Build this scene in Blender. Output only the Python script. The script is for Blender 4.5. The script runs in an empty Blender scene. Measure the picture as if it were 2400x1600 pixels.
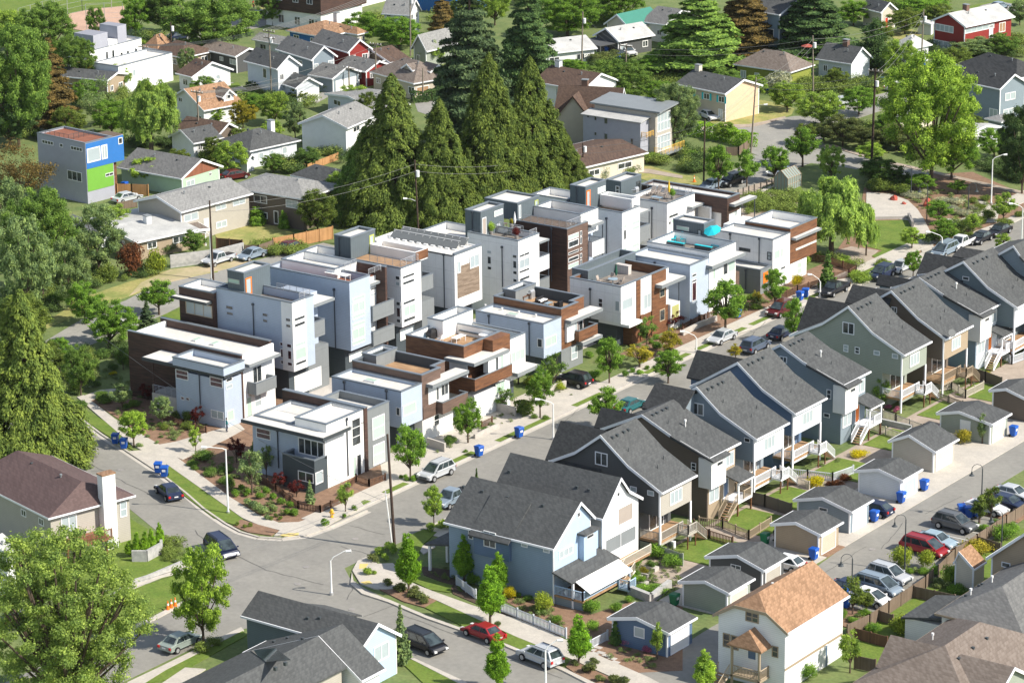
import bpy,math,random
from math import sin,cos,radians,pi,hypot,atan2
F,PITCH,ROLL,AZ,H=7290.,radians(17.13),radians(-0.665),radians(36.),118.
def cw(r,f,z):return(r*cos(AZ)-f*sin(AZ),r*sin(AZ)+f*cos(AZ),z)
def vadd(a,b,k=1.):return(a[0]+b[0]*k,a[1]+b[1]*k,a[2]+b[2]*k)
def dot(a,b):return a[0]*b[0]+a[1]*b[1]+a[2]*b[2]
def cross(a,b):return(a[1]*b[2]-a[2]*b[1],a[2]*b[0]-a[0]*b[2],a[0]*b[1]-a[1]*b[0])
CAM=cw(0,-H/math.tan(PITCH),H)
FWD=cw(0,cos(PITCH),-sin(PITCH));RT0=cw(1,0,0);UP0=cross(RT0,FWD)
RT=vadd((RT0[0]*cos(ROLL),RT0[1]*cos(ROLL),RT0[2]*cos(ROLL)),UP0,sin(ROLL))
UP=vadd((UP0[0]*cos(ROLL),UP0[1]*cos(ROLL),UP0[2]*cos(ROLL)),RT0,-sin(ROLL))
S=bpy.context.scene
camd=bpy.data.cameras.new('camera');cam=bpy.data.objects.new('camera',camd);S.collection.objects.link(cam)
from mathutils import Matrix,Vector
m=Matrix((RT,UP,(-FWD[0],-FWD[1],-FWD[2]))).transposed().to_4x4();m.translation=CAM
cam.matrix_world=m
camd.sensor_width=36;camd.lens=36*F/2400.;camd.clip_end=6000;camd.clip_start=1
S.camera=cam
SUN_EL=radians(41);SUN_D=(0.972,0.235)
W=bpy.data.worlds.new('World');S.world=W;W.use_nodes=True
nt=W.node_tree;sky=nt.nodes.new('ShaderNodeTexSky');sky.sky_type='NISHITA';sky.sun_disc=False
sky.sun_elevation=SUN_EL;sky.sun_rotation=atan2(SUN_D[0],SUN_D[1]);sky.air_density=1.0;sky.dust_density=0.6
hs=nt.nodes.new('ShaderNodeHueSaturation');hs.inputs['Saturation'].default_value=.72;nt.links.new(sky.outputs[0],hs.inputs['Color']);nt.links.new(hs.outputs[0],nt.nodes['Background'].inputs[0]);nt.nodes['Background'].inputs[1].default_value=0.12
ld=bpy.data.lights.new('sun','SUN');ld.energy=4.5;ld.angle=radians(0.5);ld.color=(1,.93,.82)
sun=bpy.data.objects.new('sun',ld);S.collection.objects.link(sun)
sd=Vector((SUN_D[0]*cos(SUN_EL),SUN_D[1]*cos(SUN_EL),sin(SUN_EL)))
sun.rotation_euler=sd.to_track_quat('Z','Y').to_euler();sun.location=(0,0,200)
S.view_settings.view_transform='Standard';S.view_settings.look='None'
S.view_settings.exposure=0.70;S.view_settings.gamma=1
def ray(px,py):return vadd(vadd(FWD,RT,(px-1200)/F),UP,-(py-800)/F)
def G(px,py,z=0.):
 d=ray(px,py);return vadd(CAM,d,(z-H)/d[2])
def PX(px,py,x):
 d=ray(px,py);return vadd(CAM,d,(x-CAM[0])/d[0])
def PY(px,py,y):
 d=ray(px,py);return vadd(CAM,d,(y-CAM[1])/d[1])
def pr(p):
 v=vadd(p,CAM,-1);k=dot(v,FWD);return 1200+F*dot(v,RT)/k,800-F*dot(v,UP)/k
def along(w,d,px):
 n=cross(ray(px,0),ray(px,1600));return-dot(vadd(w,CAM,-1),n)/dot(d,n)
def hgt(bx,by,ty):
 g=G(bx,by);lo,hi=0.,60.
 for _ in range(30):
  md=(lo+hi)/2
  if pr((g[0],g[1],md))[1]>ty:lo=md
  else:hi=md
 return md
SC=2323/400.
REG=dict(a=(400,600,SC),b=(280,730,SC),c=(760,780,SC),d=(1500,480,SC),g5=(1750,1060,SC),g6=(1640,1300,SC),e=(560,890,SC),f=(930,700,SC),g=(1100,630,SC),h=(1290,590,SC),i=(590,560,SC),j=(700,510,SC),k=(960,440,SC),l=(1180,390,SC),m=(1400,390,SC),n=(560,730,7.84),o=(1640,480,SC),q=(1240,930,SC),r=(1400,880,3.3175),s=(1600,800,3.3175),t=(1840,640,3.3175),u=(2000,600,3.3175),A=(0,0,2.904),B=(800,0,2.904),C=(1600,0,2.904),D=(0,500,2.904),E=(800,500,2.904),J=(1600,500,2.904),K=(0,1060,2.904),L=(800,1060,2.904),N=(1600,1060,2.904),w=(0,0,.98),p=(0,0,1))
def Q(reg,x,y):
 o=REG[reg];return o[0]+x/o[2],o[1]+y/o[2]
MAT={}
def lin(c):return tuple(((v/12.92)if v<=.04045 else((v+.055)/1.055)**2.4)for v in c)
def mat(name,col,rough=.8,kind='plain',col2=None,scale=1.,metal=0.,bump=.0,spec=.3,**kw):
 if name in MAT:return MAT[name]
 mt=bpy.data.materials.new(name);MAT[name]=mt;mt.use_nodes=True;t=mt.node_tree;N=t.nodes;K=t.links.new
 b=N['Principled BSDF'];b.inputs['Roughness'].default_value=rough;b.inputs['Metallic'].default_value=metal
 b.inputs['Specular IOR Level'].default_value=spec
 geo=N.new('ShaderNodeNewGeometry');
 def noise(sc,det=3,vec=None):
  n=N.new('ShaderNodeTexNoise');n.inputs['Scale'].default_value=sc;n.inputs['Detail'].default_value=det
  K(vec if vec else geo.outputs['Position'],n.inputs['Vector']);return n.outputs['Fac']
 def ramp(f,a,c,p0=.3,p1=.7):
  r=N.new('ShaderNodeValToRGB');K(f,r.inputs[0]);r.color_ramp.elements[0].position=p0;r.color_ramp.elements[1].position=p1
  r.color_ramp.elements[0].color=(*a,1);r.color_ramp.elements[1].color=(*c,1);return r.outputs[0]
 def mul(a,bb,fac=1.):
  x=N.new('ShaderNodeMix');x.data_type='RGBA';x.blend_type='MULTIPLY';x.inputs[0].default_value=fac
  K(a,x.inputs[6]);K(bb,x.inputs[7]);return x.outputs[2]
 def mth(op,a,v=None):
  x=N.new('ShaderNodeMath');x.operation=op
  if hasattr(a,'links')or not isinstance(a,(int,float)):K(a,x.inputs[0])
  else:x.inputs[0].default_value=a
  if v is not None:
   if isinstance(v,(int,float)):x.inputs[1].default_value=v
   else:K(v,x.inputs[1])
  return x.outputs[0]
 g=lambda v:(v,v,v)
 c2=col2 or tuple(v*.8 for v in col)
 sep=N.new('ShaderNodeSeparateXYZ');K(geo.outputs['Position'],sep.inputs[0])
 out=None;hf=None
 if kind=='plain':
  out=ramp(noise(.6/scale,5),col,tuple(v*.9 for v in col))
 elif kind=='mottle':
  n1=noise(scale,6);n2=noise(scale*7,3)
  q_=(.78,1.12)if col[1]>col[0]or scale in(.35,1.5,1.2)else(.9,1.05);out=mul(ramp(n1,col,c2),ramp(n2,g(q_[0]),g(q_[1])));hf=n2
 elif kind in('lap','slat','panel','rib','shingle','board','plank'):
  base=ramp(noise(1.3,4),col,tuple(v*.93 for v in col))
  if kind=='lap':
   fz=mth('FRACT',mth('MULTIPLY',sep.outputs[2],1/.2));out=mul(base,ramp(fz,g(.72),g(1),.0,.22));hf=fz
  elif kind=='slat':
   fz=mth('FRACT',mth('MULTIPLY',sep.outputs[2],1/.13));row=mth('FLOOR',mth('MULTIPLY',sep.outputs[2],1/.13))
   cmb=N.new('ShaderNodeCombineXYZ');K(mth('MULTIPLY',mth('ADD',sep.outputs[0],sep.outputs[1]),.35),cmb.inputs[0]);K(mth('MULTIPLY',row,3.7),cmb.inputs[1])
   n=noise(1.6,3,cmb.outputs[0]);out=mul(ramp(n,col,c2,.35,.65),ramp(fz,g(.45),g(1),.05,.3));hf=fz
  elif kind=='panel':
   fz=mth('FRACT',mth('MULTIPLY',sep.outputs[2],1/2.45));fx=mth('FRACT',mth('MULTIPLY',mth('ADD',sep.outputs[0],sep.outputs[1]),1/1.22))
   out=mul(mul(base,ramp(fz,g(.6),g(1),.0,.02)),ramp(fx,g(.68),g(1),.0,.03))
  elif kind=='rib':
   fx=mth('FRACT',mth('MULTIPLY',mth('ADD',sep.outputs[0],sep.outputs[1]),1/.4));out=mul(base,ramp(fx,g(1.35),g(1),.0,.16));hf=fx
  elif kind in('board','plank'):
   ax=mth('ADD',sep.outputs[0],sep.outputs[1])if kind=='board' else sep.outputs[1]
   k=mth('MULTIPLY',ax,1/.15);fx=mth('FRACT',k);cmb=N.new('ShaderNodeCombineXYZ');K(mth('MULTIPLY',mth('FLOOR',k),2.7),cmb.inputs[0]);K(mth('MULTIPLY',sep.outputs[0],.3),cmb.inputs[1])
   n=noise(1.5,2,cmb.outputs[0]);out=mul(mul(ramp(n,col,c2,.35,.65),ramp(fx,g(.5),g(1),.0,.15)),ramp(noise(.8,4),g(.85),g(1.1)))
  elif kind=='shingle':
   hz=mth('MULTIPLY',sep.outputs[2],1/.15);row=mth('FLOOR',hz)
   cmb=N.new('ShaderNodeCombineXYZ');K(mth('MULTIPLY',mth('ADD',sep.outputs[0],sep.outputs[1]),1.6),cmb.inputs[0]);K(mth('MULTIPLY',row,5.3),cmb.inputs[1])
   wn=N.new('ShaderNodeTexNoise');wn.inputs['Scale'].default_value=1.4;wn.inputs['Detail'].default_value=1;K(cmb.outputs[0],wn.inputs['Vector'])
   out=mul(mul(ramp(wn.outputs['Fac'],col,c2,.38,.62),ramp(mth('FRACT',hz),g(.84),g(1),.0,.3)),ramp(noise(.3,5),g(.92),g(1.05)))
   out=mul(out,ramp(noise(18,2),g(.92),g(1.06)))
 if out is None:
  out=ramp(noise(1),col,c2)
 if kw.get('rand'):
  oi=N.new('ShaderNodeObjectInfo');out=mul(out,ramp(oi.outputs['Random'],g(.8),g(1.15),0,1))
 K(out,b.inputs['Base Color'])
 if bump and hf is not None:
  bp=N.new('ShaderNodeBump');bp.inputs['Strength'].default_value=bump;bp.inputs['Distance'].default_value=.03;K(hf,bp.inputs['Height']);K(bp.outputs[0],b.inputs['Normal'])
 return mt
def L3(r,g,b):return lin((r/255.,g/255.,b/255.))
mat('white_panel',(.80,.80,.79),.55,'panel');mat('white_lap',(.74,.76,.78),.6,'lap',bump=.3);mat('blue_lap',(.43,.50,.60),.6,'lap',bump=.3)
mat('white_flat',(.82,.82,.80),.5);mat('charcoal',(.06,.075,.085),.6,'panel');mat('charcoal_lap',(.12,.125,.13),.6,'lap');mat('grey_panel',(.20,.215,.22),.6,'panel')
mat('rib_metal',(.10,.125,.14),.45,'rib');mat('wood_slat',(.23,.105,.05),.6,'slat',(.12,.055,.03),bump=.3);mat('wood_dark',(.10,.055,.042),.6,'slat',(.055,.033,.028),bump=.3)
mat('wood_brown',(.17,.11,.085),.6,'slat',(.11,.075,.06));mat('wood_weathered',(.30,.23,.17),.8,'slat',(.17,.125,.09));mat('coping',(.20,.23,.26),.35,metal=.3);mat('fascia',(.055,.065,.07),.5)
mat('fascia_grey',(.22,.24,.25),.5);mat('membrane',(.62,.60,.56),.85,'mottle',(.56,.54,.50),.4);mat('deck_grey',(.25,.22,.19),.8,'plank',(.17,.15,.135));mat('deck_tan',(.42,.27,.15),.8,'plank',(.30,.18,.10))
mat('deck_red',(.28,.11,.065),.7,'plank',(.22,.085,.05));mat('deck_brown',(.15,.11,.08),.8,'plank',(.11,.08,.06));mat('frame_white',(.8,.8,.79),.4);mat('frame_dark',(.05,.055,.06),.4)
mat('frame_tan',(.50,.40,.28),.5);mat('trim_white',(.80,.81,.83),.5);mat('orange_paint',(.85,.20,.02),.5);mat('lime_paint',(.45,.50,.12),.5);mat('pipe',(.06,.07,.085),.4);mat('steel',(.55,.56,.57),.35,metal=.6)
mat('dark_door',(.03,.035,.04),.4);mat('red_door',(.6,.06,.03),.4);mat('concrete',(.50,.47,.43),.85,'mottle',(.40,.37,.34),.7);mat('concrete_dark',(.30,.28,.26),.85,'mottle',(.22,.21,.2),.6)
mat('frost',(.62,.70,.70),.25);mat('turq',(.02,.52,.60),.5);mat('black_cover',(.02,.02,.022),.5);mat('plastic_white',(.8,.8,.8),.4);mat('umb_green',(.02,.10,.06),.7);mat('umb_yellow',(.80,.48,.03),.7);mat('fabric_tan',(.36,.31,.27),.8)
mat('pool',(.25,.6,.8),.1);mat('olive_panel',(.42,.42,.16),.6);mat('grey_box',(.50,.46,.43),.7,'rib')
def glass(name,col,rough=.08):
 mt=bpy.data.materials.new(name);MAT[name]=mt;mt.use_nodes=True;N=mt.node_tree.nodes;K=mt.node_tree.links.new;b=N['Principled BSDF']
 b.inputs['Roughness'].default_value=rough;b.inputs['Specular IOR Level'].default_value=.8
 g=N.new('ShaderNodeNewGeometry');n=N.new('ShaderNodeTexNoise');n.inputs['Scale'].default_value=1.1;n.inputs['Detail'].default_value=2;K(g.outputs['Position'],n.inputs['Vector'])
 r=N.new('ShaderNodeValToRGB');K(n.outputs['Fac'],r.inputs[0]);r.color_ramp.elements[0].position=.42;r.color_ramp.elements[1].position=.58
 r.color_ramp.elements[0].color=(*col,1);r.color_ramp.elements[1].color=(*[v*(2.2 if col[0]<.1 else .96)+.004 for v in col],1);K(r.outputs[0],b.inputs['Base Color'])
glass('glass',(.025,.03,.032));glass('blind',(.42,.56,.47),.3);glass('glass_red',(.045,.02,.024));glass('curtain',(.36,.42,.44),.3);glass('car_glass',(.02,.028,.03),.05)
class MB:
 def __init__(s):s.v=[];s.f=[];s.mi=[];s.cur=0
 def add(s,vs,fs):
  k=len(s.v);s.v+=[tuple(p)for p in vs];s.f+=[tuple(i+k for i in f)for f in fs];s.mi+=[s.cur]*len(fs);return s
 def box(s,x0,y0,z0,x1,y1,z1):
  if x0>x1:x0,x1=x1,x0
  if y0>y1:y0,y1=y1,y0
  if z0>z1:z0,z1=z1,z0
  return s.add([(x0,y0,z0),(x1,y0,z0),(x1,y1,z0),(x0,y1,z0),(x0,y0,z1),(x1,y0,z1),(x1,y1,z1),(x0,y1,z1)],[(0,3,2,1),(4,5,6,7),(0,1,5,4),(1,2,6,5),(2,3,7,6),(3,0,4,7)])
 def prism(s,poly,z0,z1):
  n=len(poly);a=sum(poly[i][0]*poly[(i+1)%n][1]-poly[(i+1)%n][0]*poly[i][1]for i in range(n))
  if a<0:poly=poly[::-1]
  vs=[(p[0],p[1],z0)for p in poly]+[(p[0],p[1],z1)for p in poly]
  return s.add(vs,[tuple(range(n-1,-1,-1)),tuple(range(n,2*n))]+[(i,(i+1)%n,n+(i+1)%n,n+i)for i in range(n)])
 def ring(s,x0,y0,x1,y1,t,z0,z1):
  o=[(x0,y0),(x1,y0),(x1,y1),(x0,y1)];i=[(x0+t,y0+t),(x1-t,y0+t),(x1-t,y1-t),(x0+t,y1-t)]
  vs=[(*p,z0)for p in o]+[(*p,z0)for p in i]+[(*p,z1)for p in o]+[(*p,z1)for p in i];fs=[]
  for k in range(4):
   j=(k+1)%4;fs+=[(k,j,8+j,8+k),(4+j,4+k,12+k,12+j),(8+k,8+j,12+j,12+k),(j,k,4+k,4+j)]
  return s.add(vs,fs)
 def extr(s,prof,axis,a0,a1):
  P=lambda u,z,a:(u,a,z)if axis=='Y' else(a,u,z)
  n=len(prof);vs=[P(u,z,a0)for u,z in prof]+[P(u,z,a1)for u,z in prof]
  return s.add(vs,[tuple(range(n)),tuple(range(2*n-1,n-1,-1))]+[(i,n+i,n+(i+1)%n,(i+1)%n)for i in range(n)])
 def cyl(s,a,b,r0,r1=None,n=8,caps=True):
  r1=r0 if r1 is None else r1;A=Vector(a);Bv=Vector(b);d=(Bv-A)
  if d.length<1e-6:return s
  q=d.to_track_quat('Z','Y');vs=[]
  for c,r in((A,r0),(Bv,r1)):
   for k in range(n):vs.append(tuple(c+q@Vector((r*cos(2*pi*k/n),r*sin(2*pi*k/n),0))))
  fs=[(k,(k+1)%n,n+(k+1)%n,n+k)for k in range(n)]
  if caps:fs+=[tuple(range(n-1,-1,-1)),tuple(range(n,2*n))]
  return s.add(vs,fs)
 def path(s,pts,r,n=6):
  for a,b in zip(pts,pts[1:]):s.cyl(a,b,r,n=n)
  return s
 def sph(s,c,r,n=8,m=5,sz=1.):
  vs=[(c[0],c[1],c[2]+r*sz)]+[(c[0]+r*sin(pi*j/m)*cos(2*pi*k/n),c[1]+r*sin(pi*j/m)*sin(2*pi*k/n),c[2]+r*sz*cos(pi*j/m))for j in range(1,m)for k in range(n)]+[(c[0],c[1],c[2]-r*sz)]
  fs=[(0,1+k,1+(k+1)%n)for k in range(n)]+[(1+j*n+k,1+(j+1)*n+k,1+(j+1)*n+(k+1)%n,1+j*n+(k+1)%n)for j in range(m-2)for k in range(n)]
  e=len(vs)-1;fs+=[(e,1+(m-2)*n+(k+1)%n,1+(m-2)*n+k)for k in range(n)]
  return s.add(vs,fs)
 def build(s,name,mats,parent=None,smooth=False,world=True,fix=False):
  me=bpy.data.meshes.new(name);off=parent_loc(parent)if(parent and world)else(0,0,0)
  me.from_pydata([(v[0]-off[0],v[1]-off[1],v[2]-off[2])for v in s.v],[],s.f)
  for x in([mats]if isinstance(mats,(str,bpy.types.Material))else mats):me.materials.append(MAT[x]if isinstance(x,str)else x)
  if any(s.mi):me.polygons.foreach_set('material_index',s.mi)
  if smooth:me.polygons.foreach_set('use_smooth',[True]*len(s.f))
  if fix:
   import bmesh
   bm=bmesh.new();bm.from_mesh(me);bmesh.ops.recalc_face_normals(bm,faces=bm.faces);bm.to_mesh(me);bm.free()
  o=bpy.data.objects.new(name,me);S.collection.objects.link(o)
  if parent:o.parent=parent
  return o
def parent_loc(o):
 x=y=z=0
 while o:x+=o.location[0];y+=o.location[1];z+=o.location[2];o=o.parent
 return(x,y,z)
LOCS={}
def tag(o,label=None,cat=None,group=None,kind=None):
 if label:o['label']=label
 if cat:o['category']=cat
 if group:o['group']=group
 if kind:o['kind']=kind
 return o
def thing(name,label,cat,loc=(0,0,0),group=None,rz=0.):
 o=bpy.data.objects.new(name,None);S.collection.objects.link(o);o.location=loc;o.rotation_euler=(0,0,rz);o.empty_display_size=.5
 return tag(o,label,cat,group)
def dup(o,parent=None):
 c=o.copy();S.collection.objects.link(c);c.parent=parent
 for ch in KIDS.get(o.name,[]):pass
 return c
KIDS={}
def copy_tree(o,parent=None):
 c=o.copy();S.collection.objects.link(c)
 if parent:c.parent=parent
 for ch in o.children:copy_tree(ch,c)
 return c
class Bd:
 """One building: an Empty at its foot, and wall, roof, window ... children."""
 def __init__(s,name,label,reg,foot=None,x1=0.,y0=0.,cat='house',group='modern flat-roofed houses of the block',z=0.):
  s.reg=reg;s.x1=x1;s.y0=y0
  if foot:g=G(*Q(reg,*foot));s.x1=g[0];s.y0=g[1]
  s.root=thing(name,label,cat,(s.x1,s.y0,z),group);s.base=z
 def corner(s,cx,cy,lx,rx,x1=None,zt=None,y0=None):
  """top near corner in the photo -> x0,y0,x1,y1,zt of a block (lx/rx: photo columns of its far ends)"""
  p=Q(s.reg,cx,cy)
  if zt is not None:w=G(*p,zt)
  elif y0 is not None:w=PY(*p,y0)
  else:w=PX(*p,s.x1 if x1 is None else x1)
  x0=w[0]-along(w,(-1,0,0),Q(s.reg,lx,0)[0])if lx is not None else None
  y1=w[1]+along(w,(0,1,0),Q(s.reg,rx,0)[0])if rx is not None else None
  return[x0,w[1],w[0],y1,w[2]]
 def block(s,c,zb,mat_,name='wall',parent=None):
  return MB().box(c[0],c[1],zb,c[2],c[3],c[4]).build(name,mat_,parent or s.root)
 def tray(s,c,zb,par,mat_,deck='membrane',t=.22,inner=None,cop='coping',name='wall'):
  x0,y0,x1,y1,zt=c
  w=MB().ring(x0,y0,x1,y1,t,zb,zt);mats=[mat_]
  if inner:
   w.cur=1;mats=[mat_,inner];k=t+.004;w.ring(x0+t+.002,y0+t+.002,x1-t-.002,y1-t-.002,.03,zt-par-.05,zt-.01)
  o=w.build(name,mats,s.root)
  MB().box(x0+t+.003,y0+t+.003,zb+.01,x1-t-.003,y1-t-.003,zt-par).build('roof' if deck=='membrane' else 'roof_deck',deck,s.root)
  if cop:MB().ring(x0-.05,y0-.05,x1+.05,y1+.05,t+.1,zt-.02,zt+.10).build('coping',cop,s.root)
  return o
 def ptray(s,P,zb,zt,par,mat_,deck='membrane',t=.24,inner=None):
  """tray on a right-angled outline (counter-clockwise)"""
  n=len(P)
  def ofs(d):
   r=[]
   for i in range(n):
    a,b,c=P[i-1],P[i],P[(i+1)%n];x,y=b
    for(u0,v0),(u1,v1)in((a,b),(b,c)):
     if abs(u1-u0)>abs(v1-v0):y+=d if u1>u0 else-d
     else:x+=-d if v1>v0 else d
    r.append((x,y))
   return r
  def rg(o,i,z0,z1,mb):mb.add([(*p,z0)for p in o]+[(*p,z0)for p in i]+[(*p,z1)for p in o]+[(*p,z1)for p in i],[f for k in range(n)for j in[(k+1)%n]for f in((k,j,2*n+j,2*n+k),(n+j,n+k,3*n+k,3*n+j),(2*n+k,2*n+j,3*n+j,3*n+k),(j,k,n+k,n+j))]);return mb
  w=rg(P,ofs(t),zb,zt,MB());m_=[mat_]
  if inner:w.cur=1;m_=[mat_,inner];rg(ofs(t+.003),ofs(t+.03),zt-par-.05,zt-.01,w)
  w.build('wall',m_,s.root);MB().prism(ofs(t+.004),zb+.01,zt-par).build('roof_deck',deck,s.root,fix=True);rg(ofs(-.05),ofs(t+.05),zt-.02,zt+.1,MB()).build('coping','coping',s.root)
 def solid(s,c,zb,mat_,top='membrane',lip=.0):
  MB().box(c[0],c[1],zb,c[2],c[3],c[4]-.03).build('wall',mat_,s.root)
  MB().box(c[0]-.03,c[1]-.03,c[4]-.03,c[2]+.03,c[3]+.03,c[4]).build('roof',top,s.root)
 def canopy(s,c,th=.35,mat_='fascia_grey',name='canopy',skew=True):
  x0,y0,x1,y1,zt=c
  o=MB().box(x0,y0,zt-th,x1,y1,zt).build(name,mat_,s.root)
  MB().box(x0+.12,y0+.12,zt-.02,x1-.12,y1-.12,zt+.02).build('canopy_top','membrane',o)
  return o
 def win(s,face,rects,plane=None,pane='glass',frame='frame_white',fw=.09,name='window',mul=None,reg=None,out=.03):
  """rects: (x,y top-left, x,y bottom-right[, pane[, n vertical splits[, n horizontal splits]]]) in photo-crop units"""
  for r in rects:
   P=(lambda x,y:PX(*Q(reg or s.reg,x,y),s.x1 if plane is None else plane))if face=='R' else(lambda x,y:PY(*Q(reg or s.reg,x,y),s.y0 if plane is None else plane))
   a,b=(P(r[0],r[3]),P(r[2],r[1]))if face=='R' else(P(r[0],r[1]),P(r[2],r[3]));u0,u1=sorted((a[1],b[1])if face=='R' else(a[0],b[0]));z1,z0=a[2],b[2]
   if z0>z1:z0,z1=z1,z0
   if face=='R':z0,z1=z0-(z1-z0)*.16,z1+(z1-z0)*.16
   pl=(s.x1 if plane is None else plane)if face=='R' else(s.y0 if plane is None else plane)
   s.winrect(face,pl,u0,u1,z0,z1,r[4]if len(r)>4 and r[4]else pane,r[5]if len(r)>5 else 1,r[6]if len(r)>6 else 1,frame,fw,name,out)
 def winrect(s,face,pl,u0,u1,z0,z1,pane='glass',nv=1,nh=1,frame='frame_white',fw=.09,name='window',out=.03):
  sg=1 if face=='R' else-1;f=MB();g=MB();fw=min(fw,.13*(z1-z0),.13*(u1-u0))if name=='window' else fw
  def B(mb,a0,b0,a1,b1,d0,d1):
   if face=='R':mb.box(pl+d0*sg,a0,b0,pl+d1*sg,a1,b1)
   elif face=='L':mb.box(a0,pl+d0*sg,b0,a1,pl+d1*sg,b1)
  ou=out+.03
  B(f,u0,z0,u1,z0+fw,-.03,ou);B(f,u0,z1-fw,u1,z1,-.03,ou);B(f,u0,z0+fw,u0+fw,z1-fw,-.03,ou);B(f,u1-fw,z0+fw,u1,z1-fw,-.03,ou)
  for k in range(1,nv):u=u0+(u1-u0)*k/nv;B(f,u-fw*.4,z0+fw,u+fw*.4,z1-fw,-.03,ou-.008)
  for k in range(1,nh):z=z0+(z1-z0)*k/nh;B(f,u0+fw,z-fw*.4,u1-fw,z+fw*.4,-.03,ou-.012)
  B(g,u0+fw,z0+fw,u1-fw,z1-fw,-.04,.012)
  o=f.build(name,frame,s.root);g.build('pane',pane,o);return o
 def rail(s,pts,z,h=1.0,mat_='steel',n=5,name='railing',sp=1.1):
  b=MB()
  for(x0,y0),(x1,y1)in zip(pts,pts[1:]):
   L=hypot(x1-x0,y1-y0);k=max(1,round(L/sp))
   for i in range(k+1):t=i/k;b.cyl((x0+(x1-x0)*t,y0+(y1-y0)*t,z),(x0+(x1-x0)*t,y0+(y1-y0)*t,z+h),.035,n=4)
   for j in range(n):zz=z+h*(.12+.88*(j+1)/n);b.cyl((x0,y0,zz),(x1,y1,zz),.035 if j==n-1 else .016,n=4)
  return b.build(name,mat_,s.root)
 def pipe(s,face,x,y0_,y1_,plane=None,reg=None):
  P=(lambda x,y:PX(*Q(reg or s.reg,x,y),s.x1 if plane is None else plane))if face=='R' else(lambda x,y:PY(*Q(reg or s.reg,x,y),s.y0 if plane is None else plane))
  a=P(x,y0_);b=P(x,y1_);d=(.1,0)if face=='R' else(0,-.1)
  MB().cyl((a[0]+d[0],a[1]+d[1],a[2]),(a[0]+d[0],a[1]+d[1],max(.05,b[2])),.07,n=6).box(a[0]+d[0]-.14,a[1]+d[1]-.1,a[2],a[0]+d[0]+.14,a[1]+d[1]+.1,a[2]+.28).build('downpipe','pipe',s.root)
 def skylight(s,x,y,z,lx=1.2,ly=.7):
  o=MB().box(x-lx/2,y-ly/2,z-.02,x+lx/2,y+ly/2,z+.2).build('skylight','white_flat',s.root);MB().box(x-lx/2+.08,y-ly/2+.08,z+.19,x+lx/2-.08,y+ly/2-.08,z+.225).build('pane','blind',o)
 def door(s,face,r,mat_='dark_door',plane=None,frame='frame_white',pane=None,fw=.1,reg=None):
  s.win(face,[r],plane,pane=mat_,frame=frame,fw=fw,name='door',reg=reg)
 def vent(s,x,y,z,h=.5,m_='white_flat'):
  MB().cyl((x,y,z-.05),(x,y,z+h*.7),.08,n=6).cyl((x,y,z+h*.7),(x,y,z+h),.15,n=6).build('roof_vent',m_,s.root)
 def balcony(s,c,h=1.05,th=.2,mat_='grey_panel',floor=.2):
  """c: x0,y0,x1,y1,zt ; a balcony box of panels with open top"""
  x0,y0,x1,y1,zt=c
  b=MB().box(x0,y0,zt-h,x1,y0+th,zt).box(x1-th,y0+th,zt-h,x1,y1-th,zt).box(x0,y1-th,zt-h,x1,y1,zt)
  o=b.build('balcony',mat_,s.root)
  MB().box(x0,y0+th+.003,zt-h+.02,x1-th-.003,y1-th-.003,zt-h+.02+floor).build('balcony_floor','deck_grey',o)
  MB().box(x0,y0-.03,zt-.01,x1+.03,y0+th+.03,zt+.06).box(x1-th-.03,y0+th+.03,zt-.01,x1+.03,y1-th-.03,zt+.06).box(x0,y1-th-.03,zt-.01,x1+.03,y1+.03,zt+.06).build('coping','coping',o)
  return o
 def garage(s,face,r,plane=None,nv=4,nh=4,pane='frost'):
  s.win(face,[(*r,pane,nv,nh)],plane,frame='frame_white',fw=.09,name='garage_door')
def xy(B_,face,x,y,reg=None):
 return PX(*Q(reg or B_.reg,x,y),B_.x1)if face=='R' else PY(*Q(reg or B_.reg,x,y),B_.y0)
B=Bd('modern_house','white modern corner house with a brown slab wall across its roof','e',(1035,1560))
cb=B.corner(1025,1105,590,1200);yb=cb[1]
yw=PX(0,0,0)[1]*0+cb[1]+1.9
B.tray(cb,0,1.05,'charcoal','deck_grey',t=.2);y1b=cb[3]
cm=B.corner(1190,610,760,1650);cl=B.corner(715,600,210,None,y0=cm[1]+.0);sl=B.corner(1690,385,590,1722)
ys=sl[1]
wl=PY(*Q('e',225,640),yw)[0]
B.block([cl[0]+.0,yw,B.x1-.01,ys,cl[4]-.9],0,'blue_lap')
B.tray([cm[0],cm[1],B.x1,ys,cm[4]],cm[4]-1.6,.25,'white_flat');MB().box(B.x1-.35,cb[3]+.01,0,B.x1,ys-.01,cm[4]-1.5).build('wall','white_flat',B.root)
B.tray([cl[0],cl[1],cl[2],ys,cl[4]],cl[4]-1.1,.3,'white_lap')
cc=B.corner(1145,798,25,1390,x1=B.x1+.9);cc[3]=cm[1]+3.2
B.canopy([cc[0],cc[1],cc[2],cc[3],cc[4]],.38,'fascia');
B.block([sl[0],ys,B.x1+.15,ys+.55,sl[4]],0,'wood_dark','slab_wall');MB().box(sl[0]-.04,ys-.04,sl[4],B.x1+.2,ys+.59,sl[4]+.1).build('coping','coping',B.root)
cg=B.corner(1725,452,1070,1988,y0=ys+.56,x1=None);cg=[sl[0]+4.5,ys+.56,B.x1-.1,ys+.56+4.3,sl[4]-.55]
B.tray(cg,0,.8,'grey_panel')
B.win('L',[(235,640,435,825,'glass_red',1,2),(290,1030,405,1090,'glass_red',2,1)],yw);B.pipe('L',530,700,1190,yw)
B.win('L',[(805,770,1165,1075,'glass',4,1)],yw,fw=.12);B.win('L',[(805,1225,1020,1410,'glass',2,1)],yb,frame='frame_white')
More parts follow.
